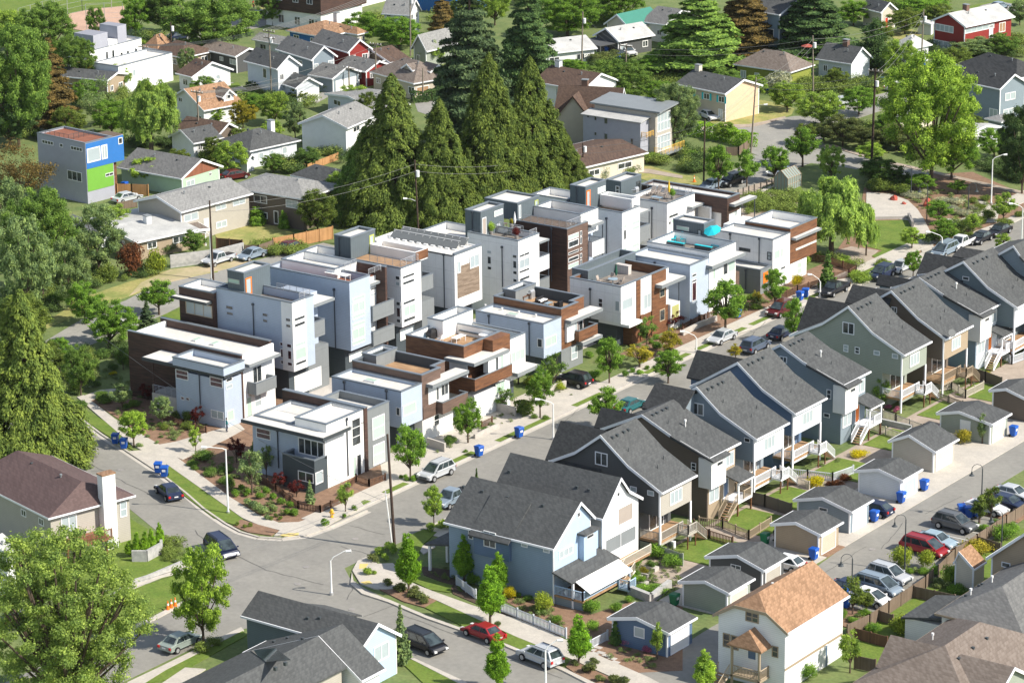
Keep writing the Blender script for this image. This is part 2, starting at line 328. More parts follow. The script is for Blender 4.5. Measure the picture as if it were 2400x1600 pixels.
B.win('R',[(1040,1240,1140,1410,'curtain'),(1538,540,1648,870,'glass',1,3),(1550,1065,1590,1290,'blind')]);B.door('R',(1605,1035,1662,1330));B.garage('R',(1232,1170,1405,1450),nv=2,nh=5)
B.win('R',[(1815,490,1978,790,'blind',1,2),(1825,860,1980,1140,'blind',1,2)],cg[2]);B.pipe('R',1460,545,1310)
MB().box(B.x1-.3,yw,cb[4]-.3,B.x1,yw+.3,cc[4]-.3).build('post','white_flat',B.root)
XF=B.x1
B=Bd('modern_house','white modern house with dark brown rooftop walls, second from the street corner','c',(1480,1435));XF2=B.x1
c1=B.corner(1045,805,100,1330);z1=B.corner(1060,1300,None,None)[4]
c2=B.corner(1325,580,380,1580);c3=B.corner(1580,470,None,1700,y0=None);
c1[3]=c2[1]-.005
B.tray(c1,z1,.35,'blue_lap');MB().box(c1[0]+.3,c1[1]+.6,0,B.x1-1.2,c1[3],z1).build('base_wall','charcoal',B.root)
y2e=c2[1]+along((B.x1,c2[1],c2[4]),(0,1,0),Q('c',1700,0)[0]);y2m=c2[3]
y2e+=.6;B.ptray([(c2[0],c2[1]),(B.x1,c2[1]),(B.x1,y2m),(B.x1-1.1,y2m),(B.x1-1.1,y2e),(c2[0],y2e)],z1-.1,c2[4],1.15,'wood_brown','deck_tan',inner='charcoal');y2e-=.6;F2D=(c2[0],c2[1],B.x1,y2e,c2[4]-1.15)
MB().box(B.x1-4.5,c2[1]+.01,0,B.x1-.02,y2e+.6,z1-.1).build('wall','white_flat',B.root)
MB().box(c2[0],c2[1]+.02,0,B.x1-4.6,y2e+.6,z1-.1).build('wall','charcoal',B.root)
B.tray([c2[0]-.03,c2[1]+1.9,c2[0]+2.1,y2e+.63,c2[4]+.4],z1,1.0,'grey_panel',inner='white_flat')
k1=PX(*Q('c',1430,745),B.x1+.5);k2=along(k1,(0,1,0),Q('c',1925,0)[0]);B.canopy([B.x1-1.0,k1[1],B.x1+1.0,k1[1]+k2,k1[2]+.35],.38)
MB().box(B.x1-1.2,k1[1]+.4,z1+.4,B.x1+.05,y2e-.2,k1[2]-.02).build('wall','white_flat',B.root)
B.balcony([B.x1-.2,y2m-1,B.x1+1.0,k1[1]+k2-.3,z1+1.5],1.4,mat_='wood_brown')
MB().box(B.x1-.05,c2[1]+.05,z1-.05,B.x1+.12,y2m-1,z1+1.5).build('wall','wood_brown',B.root)
B.win('R',[(1070,940,1243,1125,'blind')],c1[2]);B.win('L',[(978,1005,1035,1130,'glass')],c1[1]);B.win('R',[(1490,1110,1562,1260,'glass',1,2)]);B.win('R',[(1525,750,1556,900),(1588,690,1685,850,'glass',2,1)],B.x1+.05)
B.pipe('L',277,680,830,c1[1]);B.pipe('L',850,800,1500,c1[1]);B.skylight(c1[2]-6,c1[1]+2.1,c1[4]-.35,1.6,.8)
q1=PX(*Q('c',1620,1060),B.x1+.9);B.canopy([B.x1-.3,q1[1],B.x1+.9,q1[1]+3.2,q1[2]+.1],.35);MB().box(B.x1-3,y2e+.61,0,B.x1-.9,y2e+2.6,2.6).build('porch_wall','charcoal',B.root)
B=Bd('modern_house','modern house clad in warm brown slats with a white picnic table on its roof deck','f',x1=XF2+1.0,y0=-25.)
c0=B.corner(1055,915,None,None);B.x1=c0[2];zc=c0[4]
c1=B.corner(910,655,120,1165,zt=9.0);
XA=c1[2];yA=c1[1];yA2=c1[3]
e2=along((XA,yA,9.),(0,1,0),Q('f',1165,0)[0])
c2=B.corner(1305,570,1165,1540,x1=None,zt=9.0);XB=c2[2];yB=c2[1];yC=c2[3]
B.tray([c1[0],yA,XA,yC,9.0],2.9,1.25,'wood_slat','deck_tan',inner='white_flat',t=.25)
MB().box(XA+.02,yB,6.3,XB,yC,9.0).build('wall','wood_slat',B.root)
MB().box(XA-2.5,yA+.2,0,XB-.05,yC-.05,3.1).build('wall','white_lap',B.root);MB().box(c1[0]+.2,yA+.6,0,XA-2.6,yC-.3,2.95).build('base_wall','charcoal',B.root)
k=PX(*Q('f',1055,920),XB+.9);kl=along(k,(0,1,0),Q('f',1535,0)[0])
B.canopy([XA-2.2,k[1],XB+.9,k[1]+kl,k[2]+.3],.38,'fascia_grey')
zb_=PX(*Q('f',1055,1265),XB+.9)[2];zt_=PX(*Q('f',1055,1105),XB+.9)[2]
B.balcony([XA-2.0,k[1]+.05,XB+.9,k[1]+kl+.5,zt_],zt_-zb_,mat_='wood_slat',th=.15);MB().box(XB,k[1]+3,zt_-.05,XB+.75,k[1]+kl+.3,k[2]-.06).build('wall','white_flat',B.root)
MB().box(XA-2.1,k[1]+.9,zt_-1,XB-.9,yA+.1,k[2]-.06).build('wall','white_lap',B.root)
B.win('R',[(1340,800,1380,960,'glass'),(1400,775,1445,940,'blind')],XB+.75,fw=.12)
B.win('R',[(1345,1120,1465,1285,'blind',2,1)],XB-.05)
wx=B.corner(1545,545,None,1747,x1=XB);wx=[XA-8,yC+.02,XB,yC+along((XB,yC,8.),(0,1,0),Q('f',1747,0)[0]),PX(*Q('f',1545,550),XB)[2]]
B.tray(wx,3.0,.6,'white_flat');B.win('R',[(1548,680,1732,875,'blind',3,1)],XB);MB().box(XA-8,wx[1]+.3,0,XB-1.6,wx[3]-.3,3.0).build('base_wall','charcoal',B.root)
k=PX(*Q('f',1585,1060),XB+1.0);B.canopy([XB-1.5,wx[1]+.1,XB+1.0,wx[3]+1.6,k[2]+.1],.42)
B.tray([c1[0]-.03,yA+4.4,c1[0]+2.3,yC+3.0,10.0],3,.7,'white_flat');MB().box(c1[0]+2.7,yC-.5,8.2,c1[0]+9.5,yC+2.3,8.32).build('metal_awning','rib_metal',B.root)
F3D=(c1[0],yA,XA,yC,7.75)
B=Bd('modern_house','grey and white modern house with brown rooftop walls and a barbecue deck','g',x1=XF2+.3,y0=-10.)
g0=G(*Q('g',1480,1310));B.x1=g0[0]
c1=B.corner(1010,755,85,1258);zb=B.corner(1015,1220,None,None)[4];c2=B.corner(1250,550,328,1480)
c1[3]=c2[1]-.005
B.tray(c1,zb,.3,'blue_lap');MB().box(c1[0]+.3,c1[1]+.5,0,B.x1-1.5,c1[3],zb).build('base_wall','charcoal',B.root)
y2m=c2[3];y2e=c2[1]+along((B.x1,c2[1],c2[4]),(0,1,0),Q('g',1575,0)[0])
zk=PX(*Q('g',1260,1100),B.x1)[2]
B.ptray([(c2[0],c2[1]),(B.x1,c2[1]),(B.x1,y2m),(B.x1-1.0,y2m),(B.x1-1.0,y2e+1.2),(c2[0],y2e+1.2)],zk,c2[4],1.2,'wood_slat','deck_tan',inner='charcoal')
MB().box(c2[0]+.1,c2[1]+.02,0,B.x1-.03,y2e-.5,zk).build('wall','grey_panel',B.root)
B.tray([c2[0]-.03,c2[1]+2.0,c2[0]+2.0,y2e+1.23,c2[4]+.45],zk,1.0,'grey_panel',inner='white_flat')
k=PX(*Q('g',1385,745),B.x1+1.0);kl=along(k,(0,1,0),Q('g',1820,0)[0]);B.canopy([B.x1-1.0,k[1],B.x1+1.0,k[1]+kl,k[2]+.3],.4)
ze=PX(*Q('g',1485,870),B.x1+1.0)[2]
B.balcony([B.x1-.3,k[1]+1.7,B.x1+1.0,k[1]+kl-1.2,ze+.15],1.35,mat_='wood_slat');MB().box(B.x1-.4,k[1]+.05,ze-1.0,B.x1+.35,k[1]+2.3,k[2]-.05).build('wall','white_flat',B.root)
B.win('R',[(1430,735,1462,862,'curtain')],B.x1+.35);B.win('R',[(1030,900,1180,1065,'blind',2,1),(1385,1050,1468,1225,'curtain',1,2)]);B.win('L',[(925,940,997,1075,'glass')],c1[1]);B.pipe('L',270,650,745,c1[1]);B.pipe('L',818,755,1290,c1[1])
B.door('R',(1485,700,1545,840),'glass',B.x1-.35)
k=PX(*Q('g',1545,1030),B.x1+1.0);B.canopy([B.x1-2,k[1],B.x1+1.0,k[1]+4.4,k[2]+.2],.42)
B.skylight(c1[2]-6,c1[1]+1.9,c1[4]-.3,1.5,.8)
for i in range(4):B.vent(c1[2]-3.2-i*2.6,c1[3]-.9,c1[4]-.3,.35)
F4D=(c2[0],c2[1],B.x1,y2e,c2[4]-1.2)
B=Bd('modern_house','white and brown slatted modern house with a green folded parasol on its grey roof deck','h',x1=XF2+.4,y0=0.)
g0=G(*Q('h',1310,1195));B.x1=g0[0]
c1=B.corner(960,480,265,1165);zb=B.corner(960,985,None,None)[4]
ce=B.corner(1215,400,None,1610,x1=B.x1)
yE=c1[1]+along((B.x1,c1[1],c1[4]),(0,1,0),Q('h',1608,0)[0])
B.tray([c1[0],c1[1],B.x1,yE,c1[4]],zb,1.15,'white_panel','deck_grey',inner='wood_slat')
MB().box(c1[0]+.2,c1[1]+1.0,0,B.x1-1.4,yE-.2,zb).build('base_wall','charcoal',B.root);MB().box(B.x1-1.5,c1[1]+2.6,0,B.x1-.02,yE-.05,zb-.01).build('wall','wood_slat',B.root)
y=lambda px,z=7.:PX(*Q('h',px,500),B.x1)[1]
MB().box(B.x1+.005,y(1165),zb,B.x1+.1,y(1215)+.1,c1[4]-.05).box(B.x1+.005,y(1375),0.3,B.x1+.12,y(1565),c1[4]-.05).build('wood_cladding','wood_slat',B.root)
MB().box(B.x1+.005,y(1215)+.12,.3,B.x1+.12,y(1255),zb+.1).build('wood_cladding','wood_slat',B.root)
B.win('R',[(975,620,1115,790,'curtain'),(1265,570,1365,770,'curtain',2,1),(1265,545,1365,600,'curtain')]);B.win('R',[(1485,500,1555,615),(1485,785,1555,935)],B.x1+.12,frame='frame_tan')
B.win('L',[(880,660,945,815,'curtain'),(650,625,715,760,'glass',1,2)],c1[1]);B.pipe('L',545,520,900,c1[1])
k=PX(*Q('h',1520,495),B.x1+1.2);kl=along(k,(0,1,0),Q('h',1845,0)[0]);B.canopy([B.x1-2,k[1],B.x1+1.2,k[1]+kl,k[2]+.3],.4)
MB().box(B.x1-4,yE+.005,0,B.x1+.35,yE+2.2,c1[4]-5.0).build('wall','white_flat',B.root);MB().box(B.x1+.36,yE+.35,c1[4]-7.2,B.x1+.4,yE+1.9,c1[4]-5.3).build('infill_panel','olive_panel',B.root)
MB().cyl((B.x1+.25,yE+2.1,c1[4]-5),(B.x1+.25,yE+2.1,k[2]),.07).build('post','pipe',B.root)
MB().box(B.x1-3.5,c1[1]+.1,zb-.35,B.x1+1.2,c1[1]+3.2,zb-.005).build('canopy','white_flat',B.root)
x0=c1[0];B.tray([x0-1.2,c1[1]+2.2,x0+1.3,yE+2.2,c1[4]+.5],zb,.9,'rib_metal')
F5D=(c1[0],c1[1],B.x1,yE,c1[4]-1.15)
B=Bd('modern_house','white modern house with turquoise chairs and parasol on its roof','d',x1=XF2+.6,y0=12.)
c2=B.corner(945,655,100,1305);zm=c2[4];c1=B.corner(680,830,-150,905,x1=B.x1-.1);c1[3]=c2[1]-.02
B.tray(c2,0,1.3,'white_panel','deck_grey',inner='white_flat');B.tray(c1,0,.35,'blue_lap')
hb=B.corner(870,268,450,1010,zt=zm+1.5);B.tray([hb[0],hb[1],hb[2],hb[3],hb[4]],zm-1.3,.15,'rib_metal')
B.win('L',[(500,278,668,362,'blind')],hb[1],frame='steel');B.door('L',(785,335,835,510),'curtain',hb[1],frame='fascia')
k=PX(*Q('d',985,870),B.x1+.9);kl=along(k,(0,1,0),Q('d',1440,0)[0]);B.canopy([B.x1-.6,k[1]-.0,B.x1+.9,k[1]+kl,k[2]+.3],.4)
B.win('R',[(1130,800,1190,945,'glass'),(1195,760,1290,915,'blind'),(990,865,1022,1005,'blind')]);B.win('R',[(705,930,765,985),(705,1010,765,1060),(705,1070,765,1290,'glass_red')],c1[2])
B.pipe('L',205,800,1400,c1[1])
MB().box(B.x1-3.5,c2[3]+.005,0,B.x1-.4,c2[3]+1.6,4.4).build('wall','wood_brown',B.root)
F6D=(c2[0],c2[1],B.x1,c2[3],zm)
B=Bd('modern_house','white modern house with a brown slatted upper box, last of the row before the park','d',x1=XF2+.8,y0=25.)
c2=B.corner(2045,330,1430,None);B.x1=c2[2];yE=c2[1]+along((B.x1,c2[1],c2[4]),(0,1,0),1915.);zb=PX(*Q('d',2045,805),B.x1)[2]
B.tray([c2[0],c2[1],B.x1,yE,c2[4]],zb,1.0,'wood_slat',inner='white_flat')
c1=B.corner(1810,480,1040,2000);c1[3]=c2[1]-.005;zc1=c1[4];B.tray(c1,0,.3,'white_panel')
MB().box(c2[0]-2.5,c2[1]+.01,0,B.x1-.15,yE-2.4,zb-.005).build('wall','white_flat',B.root);MB().box(c2[0]-3.5,c2[1]+.01,0,c2[0]-.01,yE-2,c1[4]-.3).build('wall','white_panel',B.root)
c0=B.corner(1640,895,1355,1905,x1=B.x1-.15);B.tray([c0[0]-5,c0[1],c0[2],c1[1]-.01,c0[4]],0,.2,'grey_panel');yy=PX(*Q('d',1670,950),c0[2])
MB().box(c0[2],c0[1]+.7,c0[4]-2.0,c0[2]+.05,c0[1]+1.9,c0[4]-.5).build('orange_panel','orange_paint',B.root)
B.win('R',[(1820,615,1900,745,'blind'),(1908,600,1942,710,'blind'),(1912,830,1972,885,'glass'),(1912,900,1965,960,'blind')],c1[2]);B.win('L',[(1350,575,1502,645),(1733,638,1788,755,'curtain',1,2)],c1[1],frame='frame_dark');B.pipe('L',1230,410,560,c1[1]);B.pipe('L',1627,475,800,c1[1]);B.pipe('L',1443,900,1150,c0[1])
B.win('R',[(1305,480,1585,620,'blind',4,1)],B.x1,reg='o');B.win('R',[(1318,790,1378,940,'blind',1,2)],B.x1-.15,reg='o')
k=PX(*Q('o',1310,490),B.x1+.8);kl=along(k,(0,1,0),Q('o',1660,0)[0]);B.canopy([B.x1+.02,k[1],B.x1+.8,k[1]+kl,k[2]+.3],.3)
F7D=(c2[0],c2[1],B.x1,yE)
B=Bd('modern_house','low modern house with dark slatted slab walls, nearest the planted side street','b',(1445,1600));yL=B.y0
B.x1=B.x1
cw_=B.corner(1425,905,740,1610);c1=B.corner(1650,600,110,1700,zt=8.3);c3=B.corner(2035,405,555,None,x1=None,zt=8.3)
ys1=c1[1];XS=c1[2]
MB().box(cw_[0]+.3,yL,0,B.x1,ys1-.01,cw_[4]-.3).build('wall','blue_lap',B.root)
B.block([c1[0],ys1,XS,ys1+.3,8.3],0,'wood_dark','slab_wall');ys2=c3[1];XS3=c3[2]
B.block([c3[0],ys2,XS3,ys2+.4,8.3],0,'wood_dark','slab_wall')
MB().box(c1[0]+.4,ys1+.31,0,XS-.2,ys2-.005,7.3).build('wall','white_flat',B.root);MB().box(c1[0]+.4,ys1+.32,7.3,XS-.2,ys2-.006,7.36).build('roof','membrane',B.root)
MB().box(c1[0]+.4,ys1+.33,7.35,c1[0]+.65,ys2-.01,8.1).box(XS-.5,ys1+.33,7.35,XS-.22,ys2-.01,8.2).build('parapet','white_flat',B.root)
MB().box(c1[0]-.03,ys1-.05,8.3,XS+.05,ys1+.35,8.4).box(c3[0]-.03,ys2-.05,8.3,XS3+.05,ys2+.45,8.4).build('coping','coping',B.root)
for f_ in(.42,.58):B.skylight(c1[0]+(XS-c1[0])*f_,ys2-2.2,7.36,.7,1.3)
cp=B.corner(1425,870,300,1635,x1=B.x1+.5);B.canopy([cp[0],cp[1],cp[2],ys1-.02,cp[4]],.4,'fascia')
cq=B.corner(1415,775,720,1595,zt=cp[4]+.95);B.tray([cq[0],cq[1],cq[2],ys1-.03,cq[4]],cp[4],.7,'blue_lap')
B.win('L',[(765,775,940,940,'glass_red',1,2),(1230,875,1410,1045,'glass_red',1,2),(835,1148,885,1205,'glass_red'),(905,1160,955,1215,'glass_red'),(1245,1325,1425,1480,'curtain',2,1)],yL);B.pipe('L',1090,835,1270,yL)
MB().box(c1[0]+6.3,yL+.2,0,cw_[0]+.28,ys1-.02,2.4).build('wall','concrete',B.root);B.rail([(c1[0]+6.4,yL+.3),(cw_[0]+.2,yL+.3)],2.4);MB().cyl((c1[0]+6.5,yL+.4,0),(c1[0]+6.5,yL+.4,cp[4]-.4),.12).build('post','wood_dark',B.root)
B.win('R',[(1450,890,1530,960),(1450,985,1530,1060,'curtain'),(1465,1340,1552,1490,'blind')]);
XR=XS+.0
k=PX(*Q('b',1680,790),XR+1.0);kl=along(k,(0,1,0),Q('b',2110,0)[0]);B.canopy([XR-.2,ys1+.35,XR+1.0,ys1+.35+kl,k[2]+.25],.35)
B.win('R',[(1815,740,1930,960,'glass',2,1),(1735,1180,1795,1420,'blind'),(1840,1130,1925,1290,'curtain',1,2)],XR-.2)
k=PX(*Q('b',1860,985),XR+1.2);kl=along(k,(0,1,0),Q('b',2135,0)[0]);B.balcony([XR-.2,k[1],XR+1.2,k[1]+kl,k[2]],1.45)
B=Bd('modern_house','tall pale blue modern house with an orange door in its dark stair head','a',x1=-9.,y0=-20.)
gg=G(755.8,907.7);XG=gg[0];B.x1=XG+1.3
c=B.corner(1650,640,620,1942);zt=c[4];zb=PX(690,871,B.x1)[2];y0=c[1];y1=c[3]
B.tray([c[0],y0,B.x1,y1,zt],zb,1.0,'blue_lap','deck_grey');
ygE=PX(771,850,XG)[1]
MB().box(c[0]+.1,y0+.5,0,XG,y1+.2,zb-.005).build('base_wall','charcoal',B.root);
zg=PX(755.8,815,XG)[2]
MB().box(XG-4,y1+.21,0,XG,ygE,PX(771,803,XG)[2]).build('wall','grey_panel',B.root)
MB().box(B.x1+.0,y0-.02,zb,B.x1+.04,y0+(y1-y0)*.62,zt-.05).box(B.x1-1.7,y0-.04,zb,B.x1+.0,y0-.0,zt-.05).build('white_panelling','white_flat',B.root)
W_=lambda*r:B.win('R',r,B.x1+.04)
W_((1680,800,1823,890),(1683,878,1825,972),(1690,1150,1835,1248,'blind'),(1695,1235,1838,1412,'blind'),(1700,1400,1842,1490));B.win('L',[(752,665,852,735),(762,750,855,812),(1250,768,1322,830),(1255,850,1322,908)],y0,frame='blue_lap');B.win('L',[(1565,835,1637,900),(1570,918,1640,980),(1580,1185,1650,1255,'glass_red'),(1590,1275,1655,1415,'glass_red'),(1592,1435,1660,1500,'glass_red')],y0-.04);B.win('L',[(1487,1165,1560,1230,'glass_red'),(1493,1255,1562,1392,'glass_red'),(1500,1410,1570,1478,'glass_red')],y0)
B.pipe('L',1125,670,1150,y0);REG['n2']=(560,730,7.84);B.garage('R',(1020,1250,1500,1400),XG,reg='n2')if False else B.win('R',[(1022,1040,1507,1500,'frost',4,4)],XG,name='garage_door',reg='n2')
hut=B.corner(992,238,770,1350,y0=y0+.26);B.tray(hut,zt-1,.2,'rib_metal')
B.win('L',[(780,295,942,388,'blind')],hut[1],frame='steel');B.door('R',(1022,305,1098,510),'curtain',hut[2],frame='orange_paint',fw=.16)
bw=B.corner(585,490,178,650,zt=zt-.9)
bw=[c[0]-5.6,y0-.6,c[0]-.01,y1-.5,zt-.6];B.tray(bw,0,.7,'wood_dark',inner='white_flat');B.win('L',[(205,605,570,850,'curtain',3,1)],bw[1],frame='frame_tan');B.canopy([bw[0]-.4,bw[1]-1.1,bw[2]-.2,bw[1]-.01,bw[4]-1.0],.3,'fascia')
B.rail([(c[0]+6.5,y1-.3),(B.x1-.3,y1-.3),(B.x1-.3,y1-2.3)],zt,.75)
k=PX(*Q('a',1950,690),B.x1-.3);B.canopy([B.x1-3.5,y1+.01,B.x1-.2,y1+4.3,k[2]+.25],.35)
k=PX(*Q('a',1955,905),B.x1-.5);kl=along(k,(0,1,0),Q('a',2140,0)[0]);B.balcony([B.x1-2.4,y1+.01,B.x1-.5,y1+kl,k[2]],2.0)
MB().box(B.x1-7,y1+.005,zb-.5,B.x1-2.4,y1+3.6,k[2]+3).build('wall','blue_lap',B.root)
B.rail([(XG-4,ygE-.2),(XG-.2,ygE-.2)],PX(771,803,XG)[2],.1,n=1)
B=Bd('modern_house','tall pale blue modern house with a red-brown roof deck and a white table on it','i',x1=B.x1+.4,y0=-10.)
c=B.corner(1328,597,200,1608);y0=c[1];y1=c[3];zt=c[4];zb=B.corner(1355,1525,None,None)[4]
B.tray([c[0],y0,B.x1,y1,zt],zb,.9,'blue_lap','deck_red');MB().box(c[0]+.2,y0+.4,0,B.x1-1.3,y1+3.6,zb-.01).build('base_wall','charcoal',B.root)
for zz in((755,860),(840,1010),(990,1100),(1105,1212),(1190,1370),(1345,1455)):
 B.win('R',[(1368,zz[0],1535,zz[1],'blind',2 if zz[1]-zz[0]>120 else 1,1)],B.x1,fw=.1)
yS=y1+along((B.x1-2.3,y1,zt),(0,1,0),Q('i',1760,0)[0]);yS=y1+2.9
MB().box(B.x1-9.5,yS,3.0,B.x1+.1,yS+.35,zt+.35).build('slab_wall','wood_dark',B.root);MB().box(B.x1-9.5,yS-.03,zt+.35,B.x1+.14,yS+.38,zt+.45).build('coping','coping',B.root)
MB().box(c[0]+.3,y1+.01,zb-.02,B.x1-1.4,yS-.01,zt-.9).build('wall','white_flat',B.root);MB().box(c[0]+3,y1+.012,zt-.9,B.x1-1.5,yS-.012,zt-.84).build('roof_deck','deck_red',B.root)
B.win('R',[(1618,650,1700,700),(1615,720,1715,780,'curtain')],B.x1-1.4);k=PX(*Q('i',1665,620),B.x1-.6);B.canopy([B.x1-1.4,y1+.1,B.x1-.6,yS-.1,k[2]+.2],.3)
for yy in(920,1265):
 k=PX(*Q('i',1660,yy),B.x1+.3);B.balcony([B.x1-1.4,y1+.02,B.x1+.3,yS+1.4,k[2]],1.9)
B.rail([(c[0]+9.0,y1+.3),(c[0]+9.0,yS-.2)],zt-.1,.9);B.rail([(B.x1-.3,y1+.1),(B.x1-.3,yS-.3)],zt-.1,.8)
B.tray([c[0]+.25,y0+2.6,c[0]+8.9,y1+3.0,zt+.4],zt-1,.9,'white_flat')
B.pipe('L',1125,700,1500,y0);B.win('R',[(1325,1440,1660,1660,'frost',4,3)],B.x1-1.28,name='garage_door')
L3D=(c[0],y0,B.x1,y1,zt)
B=Bd('modern_house','tall white modern house with a dark ribbed stair head, lime door and railed brown deck','j',x1=B.x1+.3,y0=0.)
c=B.corner(1390,695,480,1662);y0=c[1];y1=c[3];zt=c[4];zb=B.corner(1408,1495,None,None)[4]
B.tray([c[0]+.0,y0,B.x1,y1,zt],zb,.15,'white_panel','deck_tan');MB().box(c[0]+.2,y0+.4,0,B.x1-1.3,y1+2.6,zb-.01).build('base_wall','charcoal',B.root)
B.rail([(c[0]+5.6,y0+.25),(B.x1-.25,y0+.25),(B.x1-.25,y1-.2)],zt,1.0)
hut=B.corner(705,278,482,1040,y0=y0+.02);B.tray([hut[0],hut[1],hut[2],hut[3],hut[4]],zt-.1,.25,'rib_metal');B.door('R',(965,255,1022,480),'curtain',hut[2],frame='lime_paint',fw=.14);B.pipe('L',552,290,570,hut[1])
B.win('R',[(1412,745,1573,835),(1415,825,1573,920),(1420,1095,1580,1190),(1425,1175,1582,1345,'blind',2,1),(1427,1328,1583,1430)]);B.win('L',[(1315,785,1383,855),(1318,865,1383,935,'curtain'),(1325,1135,1388,1205),(1330,1215,1390,1360,'glass_red'),(1332,1370,1392,1435)],y0)
B.balcony([B.x1-1.6,y1+.01,B.x1+.0,y1+2.5,PX(*Q('j',1680,815),B.x1)[2]],1.9);k=PX(*Q('j',1680,1150),B.x1)[2];MB().box(B.x1-4,y1+.01,0,B.x1,y1+2.6,k).build('wall','grey_panel',B.root)
MB().ring(hut[2]+.1,y1-.3,B.x1-.6,y1+2.2,.25,zt-.2,zt+1.1).build('parapet','white_flat',B.root);MB().box(hut[2]+.5,y1,zt-.15,B.x1-1,y1+1.9,zt+.02).build('roof_deck','deck_tan',B.root);MB().box(B.x1-.59,y1-.3,zt,B.x1-.5,y1+2.2,zt+1.1).build('cladding','wood_slat',B.root)
B.win('R',[(1380,1420,1690,1660,'frost',4,3)],B.x1-1.28,name='garage_door')
bw=[c[0]-5.4,y0-1.0,c[0]-.02,y1-.8,zt-.2];B.tray(bw,0,.9,'wood_dark',inner='white_flat');B.canopy([bw[0]-3.2,bw[1]-.3,bw[0]-.02,bw[1]+3,bw[4]-1.7],.3,'fascia')
B=Bd('modern_house','white modern house with rows of solar racks on its roof and a weathered wood panel','j',x1=B.x1+1.2,y0=10.)
c=B.corner(2120,520,1040,None);y0=c[1];zt=c[4];zb=B.corner(2140,1252,None,None)[4];y1=y0+along((B.x1,y0,zt),(0,1,0),Q('k',978,0)[0])
B.tray([c[0]-1.0,y0,B.x1,y1,zt],zb,.12,'white_panel',cop=None);MB().box(B.x1-.3,y0-.03,zt,B.x1+.05,y1+.03,zt+.3).build('coping','coping',B.root);MB().box(c[0]-1,y0-.14,zt-.1,B.x1-.31,y0-.002,zt+.05).build('gutter','fascia',B.root)
MB().box(c[0]+.3,y0+.4,0,B.x1-1.5,y1,zb-.01).build('base_wall','charcoal',B.root)
a=PX(*Q('k',645,1020),B.x1);b=PX(*Q('k',950,1390),B.x1);MB().box(B.x1+.002,a[1],b[2]-.0,B.x1+.06,b[1],a[2]-.6).build('wood_panel','wood_weathered',B.root)
B.win('R',[(650,1010,692,1150,'curtain'),(820,910,942,1085,'curtain',2,1)],B.x1+.06,reg='k');B.pipe('L',1978,515,1350,y0)
sr=MB();sp=MB()
for i in range(13):
 x=c[0]+.6+i*1.15
 if x>B.x1-1.5:break
 for yy in(y1-3.2,y1-1.4):sr.cyl((x,yy,zt-.1),(x,yy+.9,zt+.75),.04,n=4).cyl((x,yy+.9,zt-.1),(x,yy+.9,zt+.75),.04,n=4).box(x-.3,yy-.25,zt-.12,x+.3,yy+.1,zt+.04)
xe=min(c[0]+.6+12*1.15,B.x1-1.7)
for yy in(y1-3.2,y1-1.4):
 sp.add([(c[0]+.4,yy,zt+.05),(xe,yy,zt+.05),(xe,yy+1.0,zt+.85),(c[0]+.4,yy+1.0,zt+.85),(c[0]+.4,yy+.03,zt+.0),(xe,yy+.03,zt+.0),(xe,yy+1.03,zt+.8),(c[0]+.4,yy+1.03,zt+.8)],[(0,1,2,3),(7,6,5,4),(0,4,5,1),(3,2,6,7),(0,3,7,4),(1,5,6,2)])
 sr.cyl((c[0]+.4,yy+.95,zt+.85),(xe,yy+.95,zt+.85),.04,n=4)
sr.build('solar_rack','white_flat',B.root);mat('solar',(.16,.17,.17),.3);sp.build('solar_panel','solar',B.root)
B=Bd('modern_house','white modern house with a grey stair head and white folded parasol on its terrace','k',x1=B.x1-.2,y0=20.)
c=B.corner(1478,728,785,1762);y0=c[1];y1=c[3];zt=c[4]
B.tray([c[0],y0,B.x1,y1,zt],0,.8,'white_panel','deck_grey')
hut=B.corner(965,338,755,1280,y0=y0+.9);B.tray([hut[0],hut[1],hut[2],hut[3],hut[4]],zt-3,.25,'rib_metal');B.win('R',[(1150,290,1265,390,'blind')],hut[2]);B.door('R',(988,425,1040,625),'fabric_tan',hut[2]);B.pipe('L',855,345,560,hut[1])
B.win('R',[(1492,870,1628,950,'glass',2,1),(1492,950,1628,1100,'curtain',2,1),(1492,1085,1628,1165),(1494,1188,1630,1275)]);B.win('L',[(1402,905,1463,965),(1405,985,1463,1105),(1408,1125,1465,1185),(1408,1230,1465,1290),(1055,845,1115,905,'curtain'),(1058,925,1116,1045),(1060,1062,1118,1122)],y0);B.pipe('L',1262,820,1345,y0)
B.canopy([B.x1-3,y1+.01,B.x1+.1,y1+2.2,zt-1.2],.25);k=PX(*Q('k',1765,950),B.x1)[2];B.balcony([B.x1-2.2,y1+.01,B.x1,y1+2.3,k],2.0,mat_='white_lap');k2_=PX(*Q('k',1765,1260),B.x1)[2];B.balcony([B.x1-2.2,y1+.01,B.x1,y1+2.3,k2_],1.6);MB().cyl((B.x1-.1,y1+2.2,0),(B.x1-.1,y1+2.2,zt-1.3),.08).build('post','pipe',B.root)
MB().box(c[0]+1,y1+.005,0,B.x1-2.3,y1+2.6,zt-1.5).build('wall','wood_dark',B.root)
low=[c[0]-8.5,y0+.8,hut[0]-.01+.3,hut[3]+.5,zt-1.3];low[2]=c[0]-.01;B.tray(low,0,.9,'charcoal',inner='white_flat')
B.rail([(hut[2]+.3,y1-.25),(B.x1-2.4,y1-.25)],zt-.3,1.0);B.rail([(B.x1-.2,y1-1.9),(B.x1-.2,y1-.25)],zt,.8)
M1D=(c[0],y0,B.x1,y1,zt)
B=Bd('modern_house','dark brown slatted modern house with a railed deck and white framed windows','l',x1=B.x1-.2,y0=27.)
c=B.corner(862,858,245,1148);y0=c[1];y1=c[3];zt=c[4]
